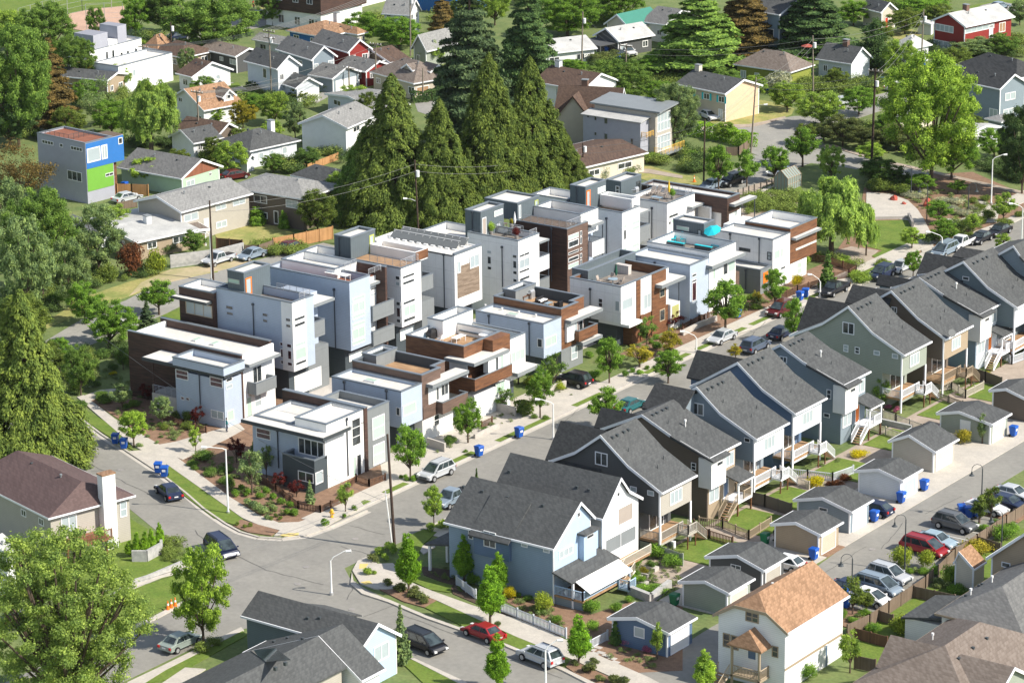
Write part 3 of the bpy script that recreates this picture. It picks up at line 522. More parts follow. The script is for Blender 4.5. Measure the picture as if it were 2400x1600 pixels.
B.tray([c[0]-2,y0,B.x1,y1,zt],0,.15,'wood_dark','deck_brown');MB().box(B.x1+.001,y0,0,B.x1+.06,y1,zt-.03).build('cladding','wood_slat' if 0 else 'wood_brown',B.root)
hut=B.corner(190,510,0,485,y0=y0+.3);hut[0]=hut[2]-5.5;B.tray(hut,zt-.1,.2,'rib_metal');B.win('R',[(205,545,235,690,'curtain')],hut[2],fw=.14);B.door('R',(425,480,470,692),'curtain',hut[2],frame='lime_paint',fw=.12)
B.rail([(c[0]+.2,y0+.25),(B.x1-.25,y0+.25),(B.x1-.25,y1-.2)],zt,1.0)
for r_ in((900,1005),(985,1110),(1125,1205),(1205,1305),(1290,1395)):B.win('R',[(880,r_[0],1020,r_[1],'blind' if r_[0]in(900,1290)else 'glass'),(1038,r_[0]-20,1065,r_[1]-62,'glass')],B.x1+.06,fw=.12)
w_=[hut[2]+.05,y1-1.0,B.x1-.5,y1+3.2,zt+1.1];MB().ring(*w_[:4],.25,zt-2,zt+1.1).build('parapet','white_flat',B.root);MB().ring(w_[0]-.05,w_[1]-.05,w_[2]+.05,w_[3]+.05,.35,zt+1.1,zt+1.2).build('coping','coping',B.root);MB().box(w_[0]+.3,w_[1]+.3,zt-2,w_[2]-.3,w_[3]-.3,zt+.02).build('roof_deck','deck_brown',B.root)
k=PX(*Q('l',1205,820),B.x1+.6);B.canopy([B.x1-2,y1+.01,B.x1+.6,y1+3.0,k[2]+.2],.35);k=PX(*Q('l',1205,1035),B.x1+.7);B.balcony([B.x1-1.5,y1+.01,B.x1+.7,y1+2.9,k[2]],2.1,mat_='white_flat')
MB().cyl((B.x1+.5,y1+2.8,0),(B.x1+.5,y1+2.8,zt-1),.08).build('post','pipe',B.root);B.pipe('L',655,860,1560,y0)
MB().box(c[0],y1+.005,0,B.x1-1.6,y1+3.5,zt-1.3).build('wall','blue_lap',B.root)
B=Bd('modern_house','pale modern house with an orange stair head door and a dark deck','l',x1=B.x1-.2,y0=35.)
c=B.corner(1615,635,1130,1857);y0=c[1];y1=c[3];zt=c[4];c[0]-=4
B.tray([c[0],y0,B.x1,y1,zt],0,.9,'white_lap','deck_brown')
hut=B.corner(1115,290,905,1395,y0=y0+.26);B.tray(hut,zt-2,.25,'rib_metal');B.win('R',[(1280,268,1383,365,'blind')],hut[2]);B.door('R',(1128,345,1180,550),'curtain',hut[2],frame='orange_paint',fw=.16);B.pipe('L',998,290,500,hut[1])
B.win('R',[(1630,795,1668,850,'blind'),(1632,870,1668,990,'glass'),(1632,1100,1668,1155,'blind'),(1632,1180,1668,1290,'glass'),(1748,728,1843,805,'blind'),(1748,798,1843,875,'blind'),(1748,1035,1843,1115,'blind'),(1748,1105,1843,1185,'blind')]);B.pipe('L',1405,720,1290,y0);B.pipe('L',1215,690,900,y0)
B.rail([(B.x1-.2,y1-2.2),(B.x1-.2,y1-.2)],zt,.8);B.canopy([B.x1-3,y1+.01,B.x1,y1+2.6,zt-1.0],.25)
for k_ in(830,1140):k=PX(*Q('l',1865,k_),B.x1)[2];B.balcony([B.x1-2,y1+.01,B.x1,y1+2.6,k],2.1 if k_==830 else .9)
MB().cyl((B.x1-.1,y1+2.5,0),(B.x1-.1,y1+2.5,zt-1.1),.08).build('post','pipe',B.root);MB().box(c[0],y1+.005,0,B.x1-2.1,y1+2.7,zt-1.0).build('wall','white_panel',B.root)
MB().ring(hut[2]+.1,y1-.8,B.x1-.8,y1+1.2,.25,zt-.5,zt+1.0).build('parapet','white_flat',B.root)
B.tray([c[0]-6,y0+1,c[0]-.01,y1+1,zt+.2],0,.9,'white_flat')
M3D=(c[0],y0,B.x1,y1,zt)
B=Bd('modern_house','white modern house with loungers and a yellow folded parasol on its roof terrace','m',x1=B.x1-.2,y0=43.)
c=B.corner(950,512,560,1195);y0=c[1];y1=c[3];zt=c[4]
B.tray([c[0]-2,y0,B.x1,y1+2.5,zt],0,.5,'white_panel','deck_grey')
hut=B.corner(322,215,115,598,y0=y0+2.2);B.tray(hut,zt-2,.25,'rib_metal');B.door('R',(530,210,585,365),'glass',hut[2],frame='fascia');B.win('L',[(250,262,302,372,'glass',1,2)],hut[1])
B.win('R',[(972,628,1095,710,'glass'),(968,745,998,795,'glass'),(1003,720,1034,775,'blind')]);B.pipe('L',745,580,980,y0)
B.rail([(hut[2]+.3,y1+2.3),(B.x1-.4,y1+2.3),(B.x1-.4,y1+.6)],zt-.2,.9);B.canopy([B.x1-1,y1+.5,B.x1+.9,y1+3.8,zt-1.5],.25);MB().cyl((B.x1+.7,y1+2,0),(B.x1+.7,y1+2,zt-1.8),.08).build('post','pipe',B.root)
M4D=(c[0],y0,B.x1,y1,zt)
B=Bd('modern_house','long flat-roofed modern house in a brown frame, farthest of the block','m',x1=B.x1+1.5,y0=52.)
c=B.corner(1770,437,1060,1940,zt=7.2);c1=B.corner(1550,555,1250,1665,zt=5.6);B.x1=c[2]
B.tray([c[0]-6,c[1],c[2],c[3],c[4]],4.9,.35,'wood_dark',cop='coping');MB().box(c[2]-1.0,c[1]+.0,0,c[2]+.0,c[1]+.5,4.9).build('slab_wall','wood_dark',B.root)
MB().box(c[0]-6,c[1]+.5,0,c[2]-.4,c[3]+1.0,4.9).build('wall','white_flat',B.root)
B.tray([c1[0]-1.5,c1[1],c1[2],c[1]-.01,c1[4]],0,.15,'white_panel');MB().box(c1[2]-1.2,c1[1]-.04,0,c1[2]-.3,c1[1]-.001,c1[4]-.2).build('panel','wood_weathered',B.root)
B.win('R',[(1590,600,1628,680,'curtain')],c1[2]);B.win('R',[(1865,530,1900,665,'curtain')],c[2]-.4);k=PX(*Q('m',1775,560),c[2]+.9);B.canopy([c[2]-.38,c[1]+.5,c[2]+.9,c[3]+3.2,k[2]],.35);MB().cyl((c[2]+.7,c[3]+2.9,0),(c[2]+.7,c[3]+2.9,k[2]-.3),.08).build('post','pipe',B.root);B.pipe('L',1365,545,680,c1[1])
mat('roof_grey',(.088,.092,.092),.9,'shingle',(.064,.067,.068),bump=.3);mat('roof_dark',(.052,.054,.055),.9,'shingle',(.034,.036,.037));mat('roof_lgrey',(.26,.26,.25),.9,'shingle',(.20,.20,.195))
mat('roof_brown',(.115,.075,.055),.9,'shingle',(.08,.052,.04));mat('roof_tan',(.35,.21,.125),.9,'shingle',(.24,.14,.08));mat('roof_silver',(.48,.48,.46),.85,'mottle',(.36,.36,.35),.5);mat('roof_green',(.05,.20,.15),.5,'rib');mat('roof_plum',(.115,.075,.07),.8,'shingle',(.09,.058,.055))
mat('roof_taupe',(.20,.165,.14),.9,'shingle',(.15,.12,.10));mat('roof_mid',(.16,.16,.155),.9,'shingle',(.12,.12,.118))
for n_,c_ in dict(sage=(.30,.33,.28),tan=(.36,.285,.20),brown=(.15,.12,.095),char=(.085,.088,.09),steelblue=(.23,.31,.40),navy=(.11,.17,.27),slate=(.22,.27,.31),pale=(.60,.64,.68),cream=(.62,.56,.46),white=(.76,.77,.77),greige=(.42,.39,.34),teal=(.13,.17,.19),red=(.26,.03,.025),lime=(.24,.27,.05),brick=(.17,.10,.075),mint=(.42,.55,.42),peach=(.70,.50,.34),royal=(.03,.16,.45),green=(.16,.38,.05),lilac=(.36,.37,.42),beige=(.52,.46,.36),sky=(.42,.55,.70)).items():
 mat('w_'+n_,c_,.7,'lap',bump=.2)
def interp(prof,u):
 for(a,za),(b,zb)in zip(prof,prof[1:]):
  if a<=u<=b:return za+(zb-za)*(u-a)/max(1e-6,b-a)
 return prof[0][1]if u<prof[0][0]else prof[-1][1]
def gable(B,axis,plane,prof,length,zb,wall,roof='roof_grey',trim='trim_white',oh=.35,ov=.45,th=.2,sides=None,barge=True,walls=True,gable_wall=None):
 """prof (u,z) left eave .. ridge .. right eave; runs from plane into the house by length. axis Y: u=x, house goes +y. axis X: u=y, house goes -x."""
 prof=sorted(prof);sg=1 if axis=='Y' else-1;a0,a1=plane,plane+sg*length
 low=[(u,z-th)for u,z in prof][::-1]
 MB().extr(prof+low,axis,a0,a1).build('roof',roof,B.root,fix=True)
 if barge:
  bp=[(u,z+.02)for u,z in prof]+[(u,z-.32)for u,z in prof][::-1]
  MB().extr(bp,axis,a0-sg*.05,a0-sg*.002).build('barge_board',trim,B.root,fix=True)
  for(u,z)in(prof[0],prof[-1]):
   s_=-1 if u==prof[0][0]else 1
   m_=MB();u0,u1=(u+s_*.002,u+s_*.12)
   if axis=='Y':m_.box(u0,a0,z-.22,u1,a1,z-.02)
   else:m_.box(a0,u0,z-.22,a1,u1,z-.02)
   m_.build('gutter',trim,B.root)
 if walls:
  l,r=prof[0][0]+ov,prof[-1][0]-ov;inner=[p for p in prof if l<p[0]<r]
  poly=[(l,interp(prof,l)-th-.02)]+[(u,z-th-.02)for u,z in inner]+[(r,interp(prof,r)-th-.02),(r,zb),(l,zb)]
  MB().extr(poly,axis,a0+sg*oh,a1-sg*oh).build('wall',wall,B.root,fix=True)
  MB_=MB()
  for u in(l,r):
   k=.06;s_=-1 if u==l else 1;q0,q1=(u-s_*.14,u+s_*.03);zt=interp(prof,u)-th-.03
   if axis=='Y':MB_.box(q0,a0+oh-.03,zb,q1,a0+oh+.1,zt)
   else:MB_.box(a0-oh-.1,q0,zb,a0-oh+.03,q1,zt)
  for i in range(0,len(MB_.v),8):MB().add(MB_.v[i:i+8],MB_.f[:6]).build('corner_board',trim,B.root)
 return prof
def roofvents(B,pts,m_='fascia',s=.28):
 for x,y,z in pts:MB().box(x-s/2,y-s/2,z-.15,x+s/2,y+s/2,z+.16).build('roof_vent',m_,B.root)
def rowhouse(label,reg,E,prof,Rpx,wall,front,kind,cross=None,wins=(),ze=7.5,group='gabled houses in a row above the alley',oh=.35,face=None):
 e=G(*Q(reg,*E),ze);y0=e[1];P=[PY(*Q(reg,*p),y0)for p in prof];pf=[(p[0],p[2])for p in P]+[(e[0],ze)]
 Ln=along(e,(0,1,0),Rpx);B=Bd('gabled_house',label,reg,group=group);B.x1=e[0]-.45;B.y0=y0+oh
 B.root.location=(B.x1,B.y0,0)
 lo=4.6;pl=sorted(pf);l,r=pl[0][0]+.45,pl[-1][0]-.45
 gable(B,'Y',y0,pf,Ln,lo,wall)
 MB().box(l,y0+oh,0,r-(2.6 if kind=='deck' else .0),y0+Ln-oh,lo-.002).build('wall',wall,B.root)
 if wall!=front:MB().box(r+.003,y0+oh+.14,lo if kind=='deck' else 0,r+.035,y0+Ln-oh-.05,interp(pl,r)-.25).build('front_cladding',front,B.root)
 X=r+.04;rid=max(pf,key=lambda p:p[1])
 for i in range(4):t=y0+Ln*(.18+.13*i+(.05 if i>1 else 0));roofvents(B,[(rid[0]+.7,t,interp(pl,rid[0]+.7))],s=.32)
 for i,(du,dy)in enumerate(((2.4,.25),(3.4,.6),(5.2,.45),(4.6,.75))):
  if(i+len(label))%4:u=rid[0]+du;z=interp(pl,u);MB().cyl((u,y0+Ln*dy,z-.1),(u,y0+Ln*dy,z+.4),.045,n=5).build('roof_pipe','fascia',B.root)
 if kind!='deck':z=interp(pl,rid[0]+3.6);B.vent(rid[0]+3.6,y0+Ln*.5,z,.8)
 if cross:
  (rx,ry),(ex,ey),rg=cross;a=G(*Q(rg,ex,ey),pl[0][1]);b=PX(*Q(rg,rx,ry),a[0]);yr=b[1]
  gable(B,'X',rid[0]-.1,[(a[1],a[2]),(yr,min(b[2],rid[1]-.4)),(2*yr-a[1],a[2])],rid[0]-.1-a[0],0,wall,'roof_dark',barge=False,ov=.4)  # cross roof gets darker shingles: its slope's shade is put into the colour
 yw0,yw1=y0+oh,y0+Ln-oh;yc=(yw0+yw1)/2
 if kind=='deck':
  B.winrect('R',X,yc-.9-.3,yc+1.1,5.25,6.75,'curtain',3,1,fw=.1)
  d=MB().box(r-2.6,yw0+.02,1.55,r,yw1,1.8);d.build('deck','deck_tan',B.root)
  B.winrect('R',r-2.58,yc-1.2,yc+1.6,1.85,3.9,'glass',2,1,name='patio_door')
  for yy in(yw0+.12,yw1-.12):MB().box(r-.13,yy-.12,0 if yy>yc else 0,r+.03,yy+.12,lo-.003).build('post','trim_white',B.root)
  RR(B,[(r-2.5,yw0+.06),(r-.15,yw0+.06)],1.8,RMAT.get(front,'trim_white'));RR(B,[(r-.02,yw0+.3),(r-.02,yw1-1.7)],1.8,RMAT.get(front,'trim_white'))
  MB().box(r,yw1-2.6,1.55,r+1.3,yw1-.9,1.79).build('landing',RMAT.get(front,'trim_white'),B.root);RR(B,[(r+.04,yw1-2.56),(r+1.26,yw1-2.56),(r+1.26,yw1-1.0)],1.8,RMAT.get(front,'trim_white'))
  stairs(B,r+.1,yw1-.85,1.8,1.1,'y',RMAT.get(front,'trim_white'))
  MB().box(r-.3,yw0+.1,1.25,r-.05,yw1-.1,1.54).build('rim_joist',front,B.root)
  for yy in(yw1-2.5,yw1-1.0):MB().box(r+1.1,yy-.06,0,r+1.22,yy+.06,1.54).build('deck_post','wood_slat',B.root)
 else:
  bw=MB().box(r-.9,yw0-.35,3.9,r+.75,yw0+2.6,7.25);bw.build('bay','white_flat',B.root)
  MB().add([(r-4.4,yw0-.62,interp(pl,r-4.4)+.03),(r+1.15,yw0-.62,7.25),(r+1.15,yw0+2.85,7.25),(r-4.4,yw0+2.85,interp(pl,r-4.4)+.03),(r-4.4,yw0-.62,interp(pl,r-4.4)-.3),(r+1.15,yw0-.62,7.05),(r+1.15,yw0+2.85,7.05),(r-4.4,yw0+2.85,interp(pl,r-4.4)-.3)],[(0,1,2,3),(7,6,5,4),(0,4,5,1),(1,5,6,2),(2,6,7,3),(3,7,4,0)]).build('bay_roof','roof_grey',B.root)
  B.winrect('R',r+.75,yw0+.7,yw0+1.9,6.2,6.7,'glass',1,1,fw=.08);B.winrect('R',X,yw0+.3,yw0+2.3,1.9,3.7,'curtain',2,1,fw=.12);B.winrect('R',X,yw0+3.3,yw0+5.3,5.1,6.7,'curtain',2,1,fw=.12)
  B.winrect('R',X,yw0+3.2,yw0+4.2,1.75,3.9,{'w_slate':'orange_paint','w_tan':'w_navy','w_pale':'orange_paint'}.get(front,'w_navy'),1,1,name='door')
  MB().add([(r,yw0+2.9,4.75),(r+2.3,yw0+2.9,4.1),(r+2.3,yw0+6.0,4.1),(r,yw0+6.0,4.75),(r,yw0+2.9,4.6),(r+2.3,yw0+2.9,3.95),(r+2.3,yw0+6.0,3.95),(r,yw0+6.0,4.6)],[(0,1,2,3),(7,6,5,4),(0,4,5,1),(1,5,6,2),(2,6,7,3),(3,7,4,0)]).build('porch_roof','roof_grey',B.root)
  MB().box(r+2.15,yw0+2.85,3.8,r+2.35,yw0+6.05,3.97).build('porch_beam','trim_white',B.root)
  MB().box(r+.04,yw0+3.0,1.5,r+2.1,yw0+5.9,1.75).build('porch_floor','trim_white',B.root)
  for yy in(yw0+3.1,yw0+5.8):MB().box(r+1.95,yy-.1,1.75,r+2.12,yy+.1,3.85).build('post','trim_white',B.root)
  for yy in(yw0+3.1,yw0+5.8):MB().box(r+1.9,yy-.08,0,r+2.05,yy+.08,1.5).build('deck_post','wood_slat',B.root)
  RR(B,[(r+2.05,yw0+4.2),(r+2.05,yw0+5.8),(r+.1,yw0+5.8)],1.75,RMAT.get(front,'trim_white'));stairs(B,r+.9,yw0+2.95,1.75,1.1,'-y',RMAT.get(front,'trim_white'))
 for w in wins:B.win('L',[w],frame='trim_white',fw=.1)
 return B
RMAT=dict(w_tan='w_tan',w_greige='w_greige',w_sage='trim_white')
def RR(B,pts,z,m_='trim_white',h=.95,parent=None,name='railing'):
 """picket railing"""
 b=MB()
 for(x0,y0),(x1,y1)in zip(pts,pts[1:]):
  L=hypot(x1-x0,y1-y0);n=max(2,int(L/.16));ux,uy=(x1-x0)/L,(y1-y0)/L
  b.cyl((x0,y0,z+h),(x1,y1,z+h),.06,n=4).cyl((x0,y0,z+.1),(x1,y1,z+.1),.04,n=4)
  for i in range(n+1):t=L*i/n;b.box(x0+ux*t-.025,y0+uy*t-.025,z+.1,x0+ux*t+.025,y0+uy*t+.025,z+h)
  for t in(0,L):b.box(x0+ux*t-.06,y0+uy*t-.06,z,x0+ux*t+.06,y0+uy*t+.06,z+h+.08)
 return b.build(name,m_,parent or B.root)
def stairs(B,x,y,z,w,d,m_='trim_white',n=7,tread='deck_tan'):
 s=MB();sg=1 if 'y' in d and d[0]!='-' else-1
 for i in range(n):zz=z*(1-(i+1)/(n+1));s.box(x,y+sg*i*.28,zz-.06,x+w,y+sg*(i+1)*.28,zz)if 'y' in d else s.box(x+sg*i*.28,y,zz-.06,x+sg*(i+1)*.28,y+w,zz)
 o=s.build('stairs',tread,B.root)
 for xx in(x-.04,x+w+.04):
  r_=MB()
  if 'y' in d:
   a,b=(xx,y,z),(xx,y+sg*n*.28,z*.12)
   r_.cyl((a[0],a[1],a[2]+.9),(b[0],b[1],b[2]+.9),.05,n=4).cyl((a[0],a[1],a[2]-.12),(b[0],b[1],b[2]-.05),.1,n=4)
   for i in range(n*2+1):t=i/(n*2);p=(xx,a[1]+(b[1]-a[1])*t,a[2]+(b[2]-a[2])*t);r_.cyl(p,(p[0],p[1],p[2]+.88),.022,n=4)
   r_.build('stair_rail',m_,B.root)
P_='p'
rowhouse('charcoal gabled house with a cream back, next to the white corner gable','q',(1805,1300),[(270,865),(620,745),(970,515),(1345,930)],Q('q',2285,0)[0],'w_char','w_greige','deck',((430,320),(220,845),'q'),[(900,735,1070,950,'glass',2,1),(1375,1205,1465,1300,'curtain'),(1612,1262,1702,1352,'curtain')])
rowhouse('dark brown gabled house with a white bay and a blue door on its porch','r',(870,638),[(28,410),(345,300),(560,455)],Q('r',1112,0)[0],'w_brown','w_tan','bay',((960+20,135),(885,405),'q'),[(730,672,768,738,'glass',1,2)])
rowhouse('pale grey-blue gabled house with a big two-pane window high in its side','r',(1235,492),[(560,215),(640,150),(770,85),(955,290)],Q('s',828,0)[0],'w_slate','w_white','deck',((1537,876),(1504,955),'p'),[(737,203,828,315,'glass',2,1),(1143,478,1188,522,'glass')])
rowhouse('blue gabled house with a pale blue back and drawn white deck screens','s',(873,560),[(60,345),(200,275),(425,160),(620,370)],Q('s',1120,0)[0],'w_navy','w_pale','deck',((110,65),(30,275),'s'),[])
rowhouse('grey gabled house with a white bay and a bright orange-red front door','s',(1250,335),[(520,150),(640,80),(760,20),(935,155)],Q('t',665,0)[0],'w_slate','w_slate','bay',None,[(755,110,812,170,'glass',2,1),(1120,370,1155,450,'glass',1,2),(1097,552,1143,595,'glass')])
rowhouse('sage green gabled house with four small windows along its side','t',(925,635),[(35,480),(290,385),(490,255),(680,460)],Q('t',1140,0)[0],'w_sage','w_sage','deck',((185,180),(90,445),'t'),[(448,375,538,482,'glass',2,1),(455,553,492,615,'curtain',1,2),(543,570,580,630,'glass',1,2),(690,598,736,642,'curtain'),(833,622,879,668,'curtain')])
rowhouse('brown gabled house with a satellite dish at the edge of its roof','t',(1250,510),[(500,215),(660,225),(825,135),(1030,345)],Q('u',930,0)[0],'w_brown','w_tan','deck',((525,65),(465,225),'t'),[(828,258,870,312,'glass',2,1)])
rowhouse('blue gabled house with a cream bay and a small porch, third from the right edge','u',(975,452),[(290,245),(400,215),(510,165),(690,290)],Q('u',1160,0)[0],'w_steelblue','w_pale','bay',((730,5),(705,85),'t'),[])
rowhouse('dark teal gabled house cut off by the right edge of the picture','u',(1272,398),[(500,145),(690,120),(855,40),(1045,240)],Q('u',1500,0)[0],'w_teal','w_pale','deck',((1650,265),(1590,412),'J'),[(850,155,900,192,'glass')])
rowhouse('dark roofed gabled house whose roof alone shows at the right edge','p',(2470,690),[(2270,610),(2330,600),(2375,575),(2420,640)],2560,'w_slate','w_pale','bay',((1870+20,228),(1835,290),'J'),[])
g_=G(*Q('u',765,590),8.3)
d_=thing('satellite_dish','dark satellite dish on the eave of the brown gabled house','dish',(g_[0],g_[1],7.6))
MB().cyl((0,0,0),(0,0,.5),.05).build('mast','fascia',d_,world=False);MB().cyl((0,0,.55),(.1,-.06,.62),.12,.5,n=12).build('reflector','fascia',d_,world=False)
def xgable(label,reg,E,prof,Lpx,ze,wall,roof='roof_grey',gwall=None,name='gabled_house',group=None,zb=0,oh=.35,ov=.4,th=.2,trim='trim_white',wins=(),lw=(),cat='house',x1=None):
 """ridge along X; gable end faces +X. E near eave corner."""
 e=G(*Q(reg,*E),ze);x1=e[0];P=[PX(*Q(reg,*p),x1)for p in prof];pf=[(e[1],ze)]+[(p[1],p[2])for p in P]
 Ln=along(e,(-1,0,0),Lpx);B=Bd(name,label,reg,group=group,cat=cat);B.x1=x1-oh;B.y0=min(p[0]for p in pf)+ov;B.root.location=(B.x1,B.y0,zb)
 gable(B,'X',x1,pf,Ln,zb,wall,roof,trim,oh,ov,th)
 if gwall:
  s_=sorted(pf);l,r=s_[0][0]+ov+.1,s_[-1][0]-ov-.1
  poly=[(l,interp(s_,l)-th-.1)]+[(u,z-th-.1)for u,z in s_ if l<u<r]+[(r,interp(s_,r)-th-.1),(r,zb),(l,zb)]
  MB().extr(poly,'X',B.x1+.002,B.x1+.03).build('gable_cladding',gwall,B.root,fix=True)
 for w in wins:B.win('R',[w],B.x1+.03,frame='trim_white',fw=.1)
 for w in lw:B.win('L',[w],frame='trim_white',fw=.1)
 B.pf=sorted(pf);B.L=Ln;B.e=e
 return B
def ygable(label,reg,E,prof,Rpx,ze,wall,roof='roof_grey',name='gabled_house',group=None,zb=0,oh=.35,ov=.4,th=.2,trim='trim_white',wins=(),lw=(),cat='house',rw=None):
 e=G(*Q(reg,*E),ze);y0=e[1];P=[PY(*Q(reg,*p),y0)for p in prof];pf=[(p[0],p[2])for p in P]+[(e[0],ze)]
 Ln=along(e,(0,1,0),Rpx);B=Bd(name,label,reg,group=group,cat=cat);B.x1=e[0]-ov;B.y0=y0+oh;B.root.location=(B.x1,B.y0,zb)
 gable(B,'Y',y0,pf,Ln,zb,wall,roof,trim,oh,ov,th)
 for w in wins:B.win('R',[w],frame='trim_white',fw=.1)
 for w in lw:B.win('L',[w],frame='trim_white',fw=.1)
 B.pf=sorted(pf);B.L=Ln;B.e=e
 return B
GH='gabled houses in a row above the alley'
B=xgable('blue gabled corner house with a white awning over its back deck','L',(1447,655),[(1632,335),(1728,437)],Q('L',697,0)[0],6.2,'w_steelblue',gwall='w_sky',group=GH,wins=[(1480,630,1575,725,'curtain',3,1),(1605,405,1623,440,'glass')],lw=[(865,510,898,592,'glass',1,2),(1225,605,1268,648,'curtain'),(1375,640,1418,685,'curtain')])
x1,y0=B.x1,B.y0;yR=y0+8.4
MB().box(x1-4,B.pf[-1][0]-.5,0,x1-.02,B.pf[-1][0]+1.8,5.6).build('wall','w_sky',B.root)
MB().box(x1,y0+4.4,3.4,x1+.7,y0+6.6,6.2).build('bay','w_sky',B.root);MB().box(x1-.2,y0+4.1,6.2,x1+1.0,y0+6.9,6.4).build('bay_roof','roof_grey',B.root);B.winrect('R',x1+.7,y0+4.9,y0+6.1,5.6,6.0,'glass')
def slab4(p,th,name,m_,parent):
 return MB().add(list(p)+[(x,y,z-th)for x,y,z in p],[(0,1,2,3),(7,6,5,4),(0,4,5,1),(1,5,6,2),(2,6,7,3),(3,7,4,0)]).build(name,m_,parent,fix=True)
slab4([(x1,y0-.3,3.6),(x1+2.4,y0-.3,2.9),(x1+2.4,yR,2.9),(x1,yR,3.6)],.18,'porch_roof','roof_grey',B.root)
slab4([(x1+2.42,y0+.4,2.85),(x1+4.2,y0+.4,1.95),(x1+4.2,yR-.3,1.95),(x1+2.42,yR-.3,2.85)],.05,'awning','white_flat',B.root)
MB().box(x1+.05,y0,.9,x1+3.6,yR,1.1).build('deck','deck_tan',B.root);RR(B,[(x1+.1,y0+.05),(x1+3.55,y0+.05),(x1+3.55,yR-2.2)],1.1,'w_sky');RR(B,[(x1+3.6,yR),(x1+.1,yR)],1.1,'w_sky');MB().box(x1+.1,y0+.1,0,x1+3.5,y0+.15,.9).build('lattice','w_slate',B.root)
for yy in(y0+.1,yR-.1):MB().box(x1+2.2,yy-.1,0,x1+2.4,yy+.1,2.8).build('post','trim_white',B.root)
MB().box(x1+3.6,yR-2.2,.4,x1+5.0,yR-.9,.6).build('landing','w_sky',B.root);RR(B,[(x1+3.7,yR-2.15),(x1+4.95,yR-2.15),(x1+4.95,yR-1)],.6,'w_sky')
pa=[PY(*Q('L',*p),y0-.45)for p in((900,505),(1140,585),(1140,745))];MB().box(pa[0][0],y0-.45,pa[2][2],pa[1][0],y0-.01,5.75).build('side_bay','w_navy',B.root);B.win('L',[(968,528,1053,655,'glass',2,1)],y0-.45)
slab4([(pa[0][0]-.3,y0-1.0,5.75),(pa[1][0]+.3,y0-1.0,5.75),(pa[1][0]+.3,y0+3.1,8.95),(pa[0][0]-.3,y0+3.1,8.95)],.16,'bay_roof','roof_grey',B.root)
for q_ in((960,205),(1130,240),(1372,298),(835,405)):w=PY(*Q('L',*q_),B.pf[1][0]-1.2);roofvents(B,[(w[0],w[1],interp(B.pf,w[1]))])
pc=PY(*Q('L',605,775),y0+.2);slab4([(pc[0]-.6,y0+.1,3.0),(pc[0]+4.2,y0+.1,3.9),(pc[0]+4.2,y0+6.5,3.9),(pc[0]-.6,y0+6.5,3.0)],.2,'porch_roof','roof_grey',B.root)
for yy in(y0+.4,y0+3.4,y0+6.2):MB().box(pc[0]-.3,yy-.12,0,pc[0]-.05,yy+.12,2.95).build('post','trim_white',B.root)
B1=B
B=xgable('cream gabled house with grey screens on its back, behind the blue corner house','L',(1780,450),[(1905,170),(1962,258),(2052,305)],Q('L',1025,0)[0],7.0,'w_greige',gwall='w_white',group=GH,wins=[(1880,345,1982,490,'fabric_tan'),(1875,268,1893,300,'glass'),(1795,500,2003,690,'fascia_grey',2,1)])
MB().box(B.x1,B.y0+.2,1.2,B.x1+1.7,B.y0+6.4,1.4).build('deck','deck_tan',B.root);RR(B,[(B.x1+.1,B.y0+.2),(B.x1+1.7,B.y0+.2),(B.x1+1.7,B.y0+6.4)],1.4,'w_cream');stairs(B,B.x1+1.8,B.y0+1.5,1.4,1.2,'-y','w_cream')
for q_ in((1145,160),(1605,218),(1688,292)):w=PY(*Q('L',*q_),B.pf[1][0]-1.5);roofvents(B,[(w[0],w[1],interp(B.pf,w[1]))])
e=G(*Q('g6',1195,1060),6.3);y0=e[1];P4=[PY(*Q('g6',*q_),y0)for q_ in((175,805),(470,680),(905,785),(1195,1060))];Ln=along(e,(0,1,0),Q('g6',2035,0)[0]);xm=(P4[0][0]+P4[3][0])/2
B=Bd('hip_house','white two-storey house with a tan clipped-gable roof and small gabled porch','g6',cat='house');B.x1=e[0]-.45;B.y0=y0+.35;B.root.location=(B.x1,B.y0,0)
rp=PX(*Q('g6',800,505),xm);zr=rp[2];y1_=y0+Ln;T_=.18
vs=[(P4[0][0],y0,P4[0][2]),(P4[1][0],y0,P4[1][2]),(P4[2][0],y0,P4[2][2]),(P4[3][0],y0,6.3),(xm,rp[1],zr),(P4[0][0],y1_,P4[0][2]),(xm,y1_,zr),(P4[3][0],y1_,6.3)];n_=len(vs)
fs=[(0,1,4,6,5),(1,2,4),(2,3,7,6,4)];vs2=vs+[(x,y,z-T_)for x,y,z in vs]
MB().add(vs2,fs+[tuple(i+n_ for i in f[::-1])for f in fs]+[(0,8,9,1),(1,9,10,2),(2,10,11,3),(3,11,15,7),(7,15,14,6),(6,14,13,5),(5,13,8,0)]).build('roof','roof_tan',B.root,fix=True)
pf=[(p[0],p[2])for p in P4];B.pf=pf;B.L=Ln;l,r=pf[0][0]+.45,pf[-1][0]-.45
MB().extr([(l,interp(pf,l)-T_-.02)]+[(u,z-T_-.02)for u,z in pf[1:3]]+[(r,interp(pf,r)-T_-.02),(r,0),(l,0)],'Y',y0+.35,y1_-.35).build('wall','w_white',B.root,fix=True)
MB().extr([(u,z+.01)for u,z in pf]+[(u,z-.3)for u,z in pf][::-1],'Y',y0-.05,y0-.002).build('barge_board','w_tan',B.root,fix=True);MB().box(e[0]+.002,y0,6.08,e[0]+.12,y1_,6.28).build('gutter','trim_white',B.root)
B.win('L',[(625,750,805,935,'glass',2,2),(318,1050,415,1265,'glass',1,2),(428,1080,530,1300,'glass',1,2),(985,1225,1070,1400,'glass',1,2)],frame='w_tan',fw=.12)
kx=sorted(B.pf)[1];
B.win('L',[(650,1275,775,1440,'w_navy')],name='door');B.win('R',[(965,1320,985,1455,'w_navy')],reg='N',name='door')
x1,y0=B.x1,B.y0
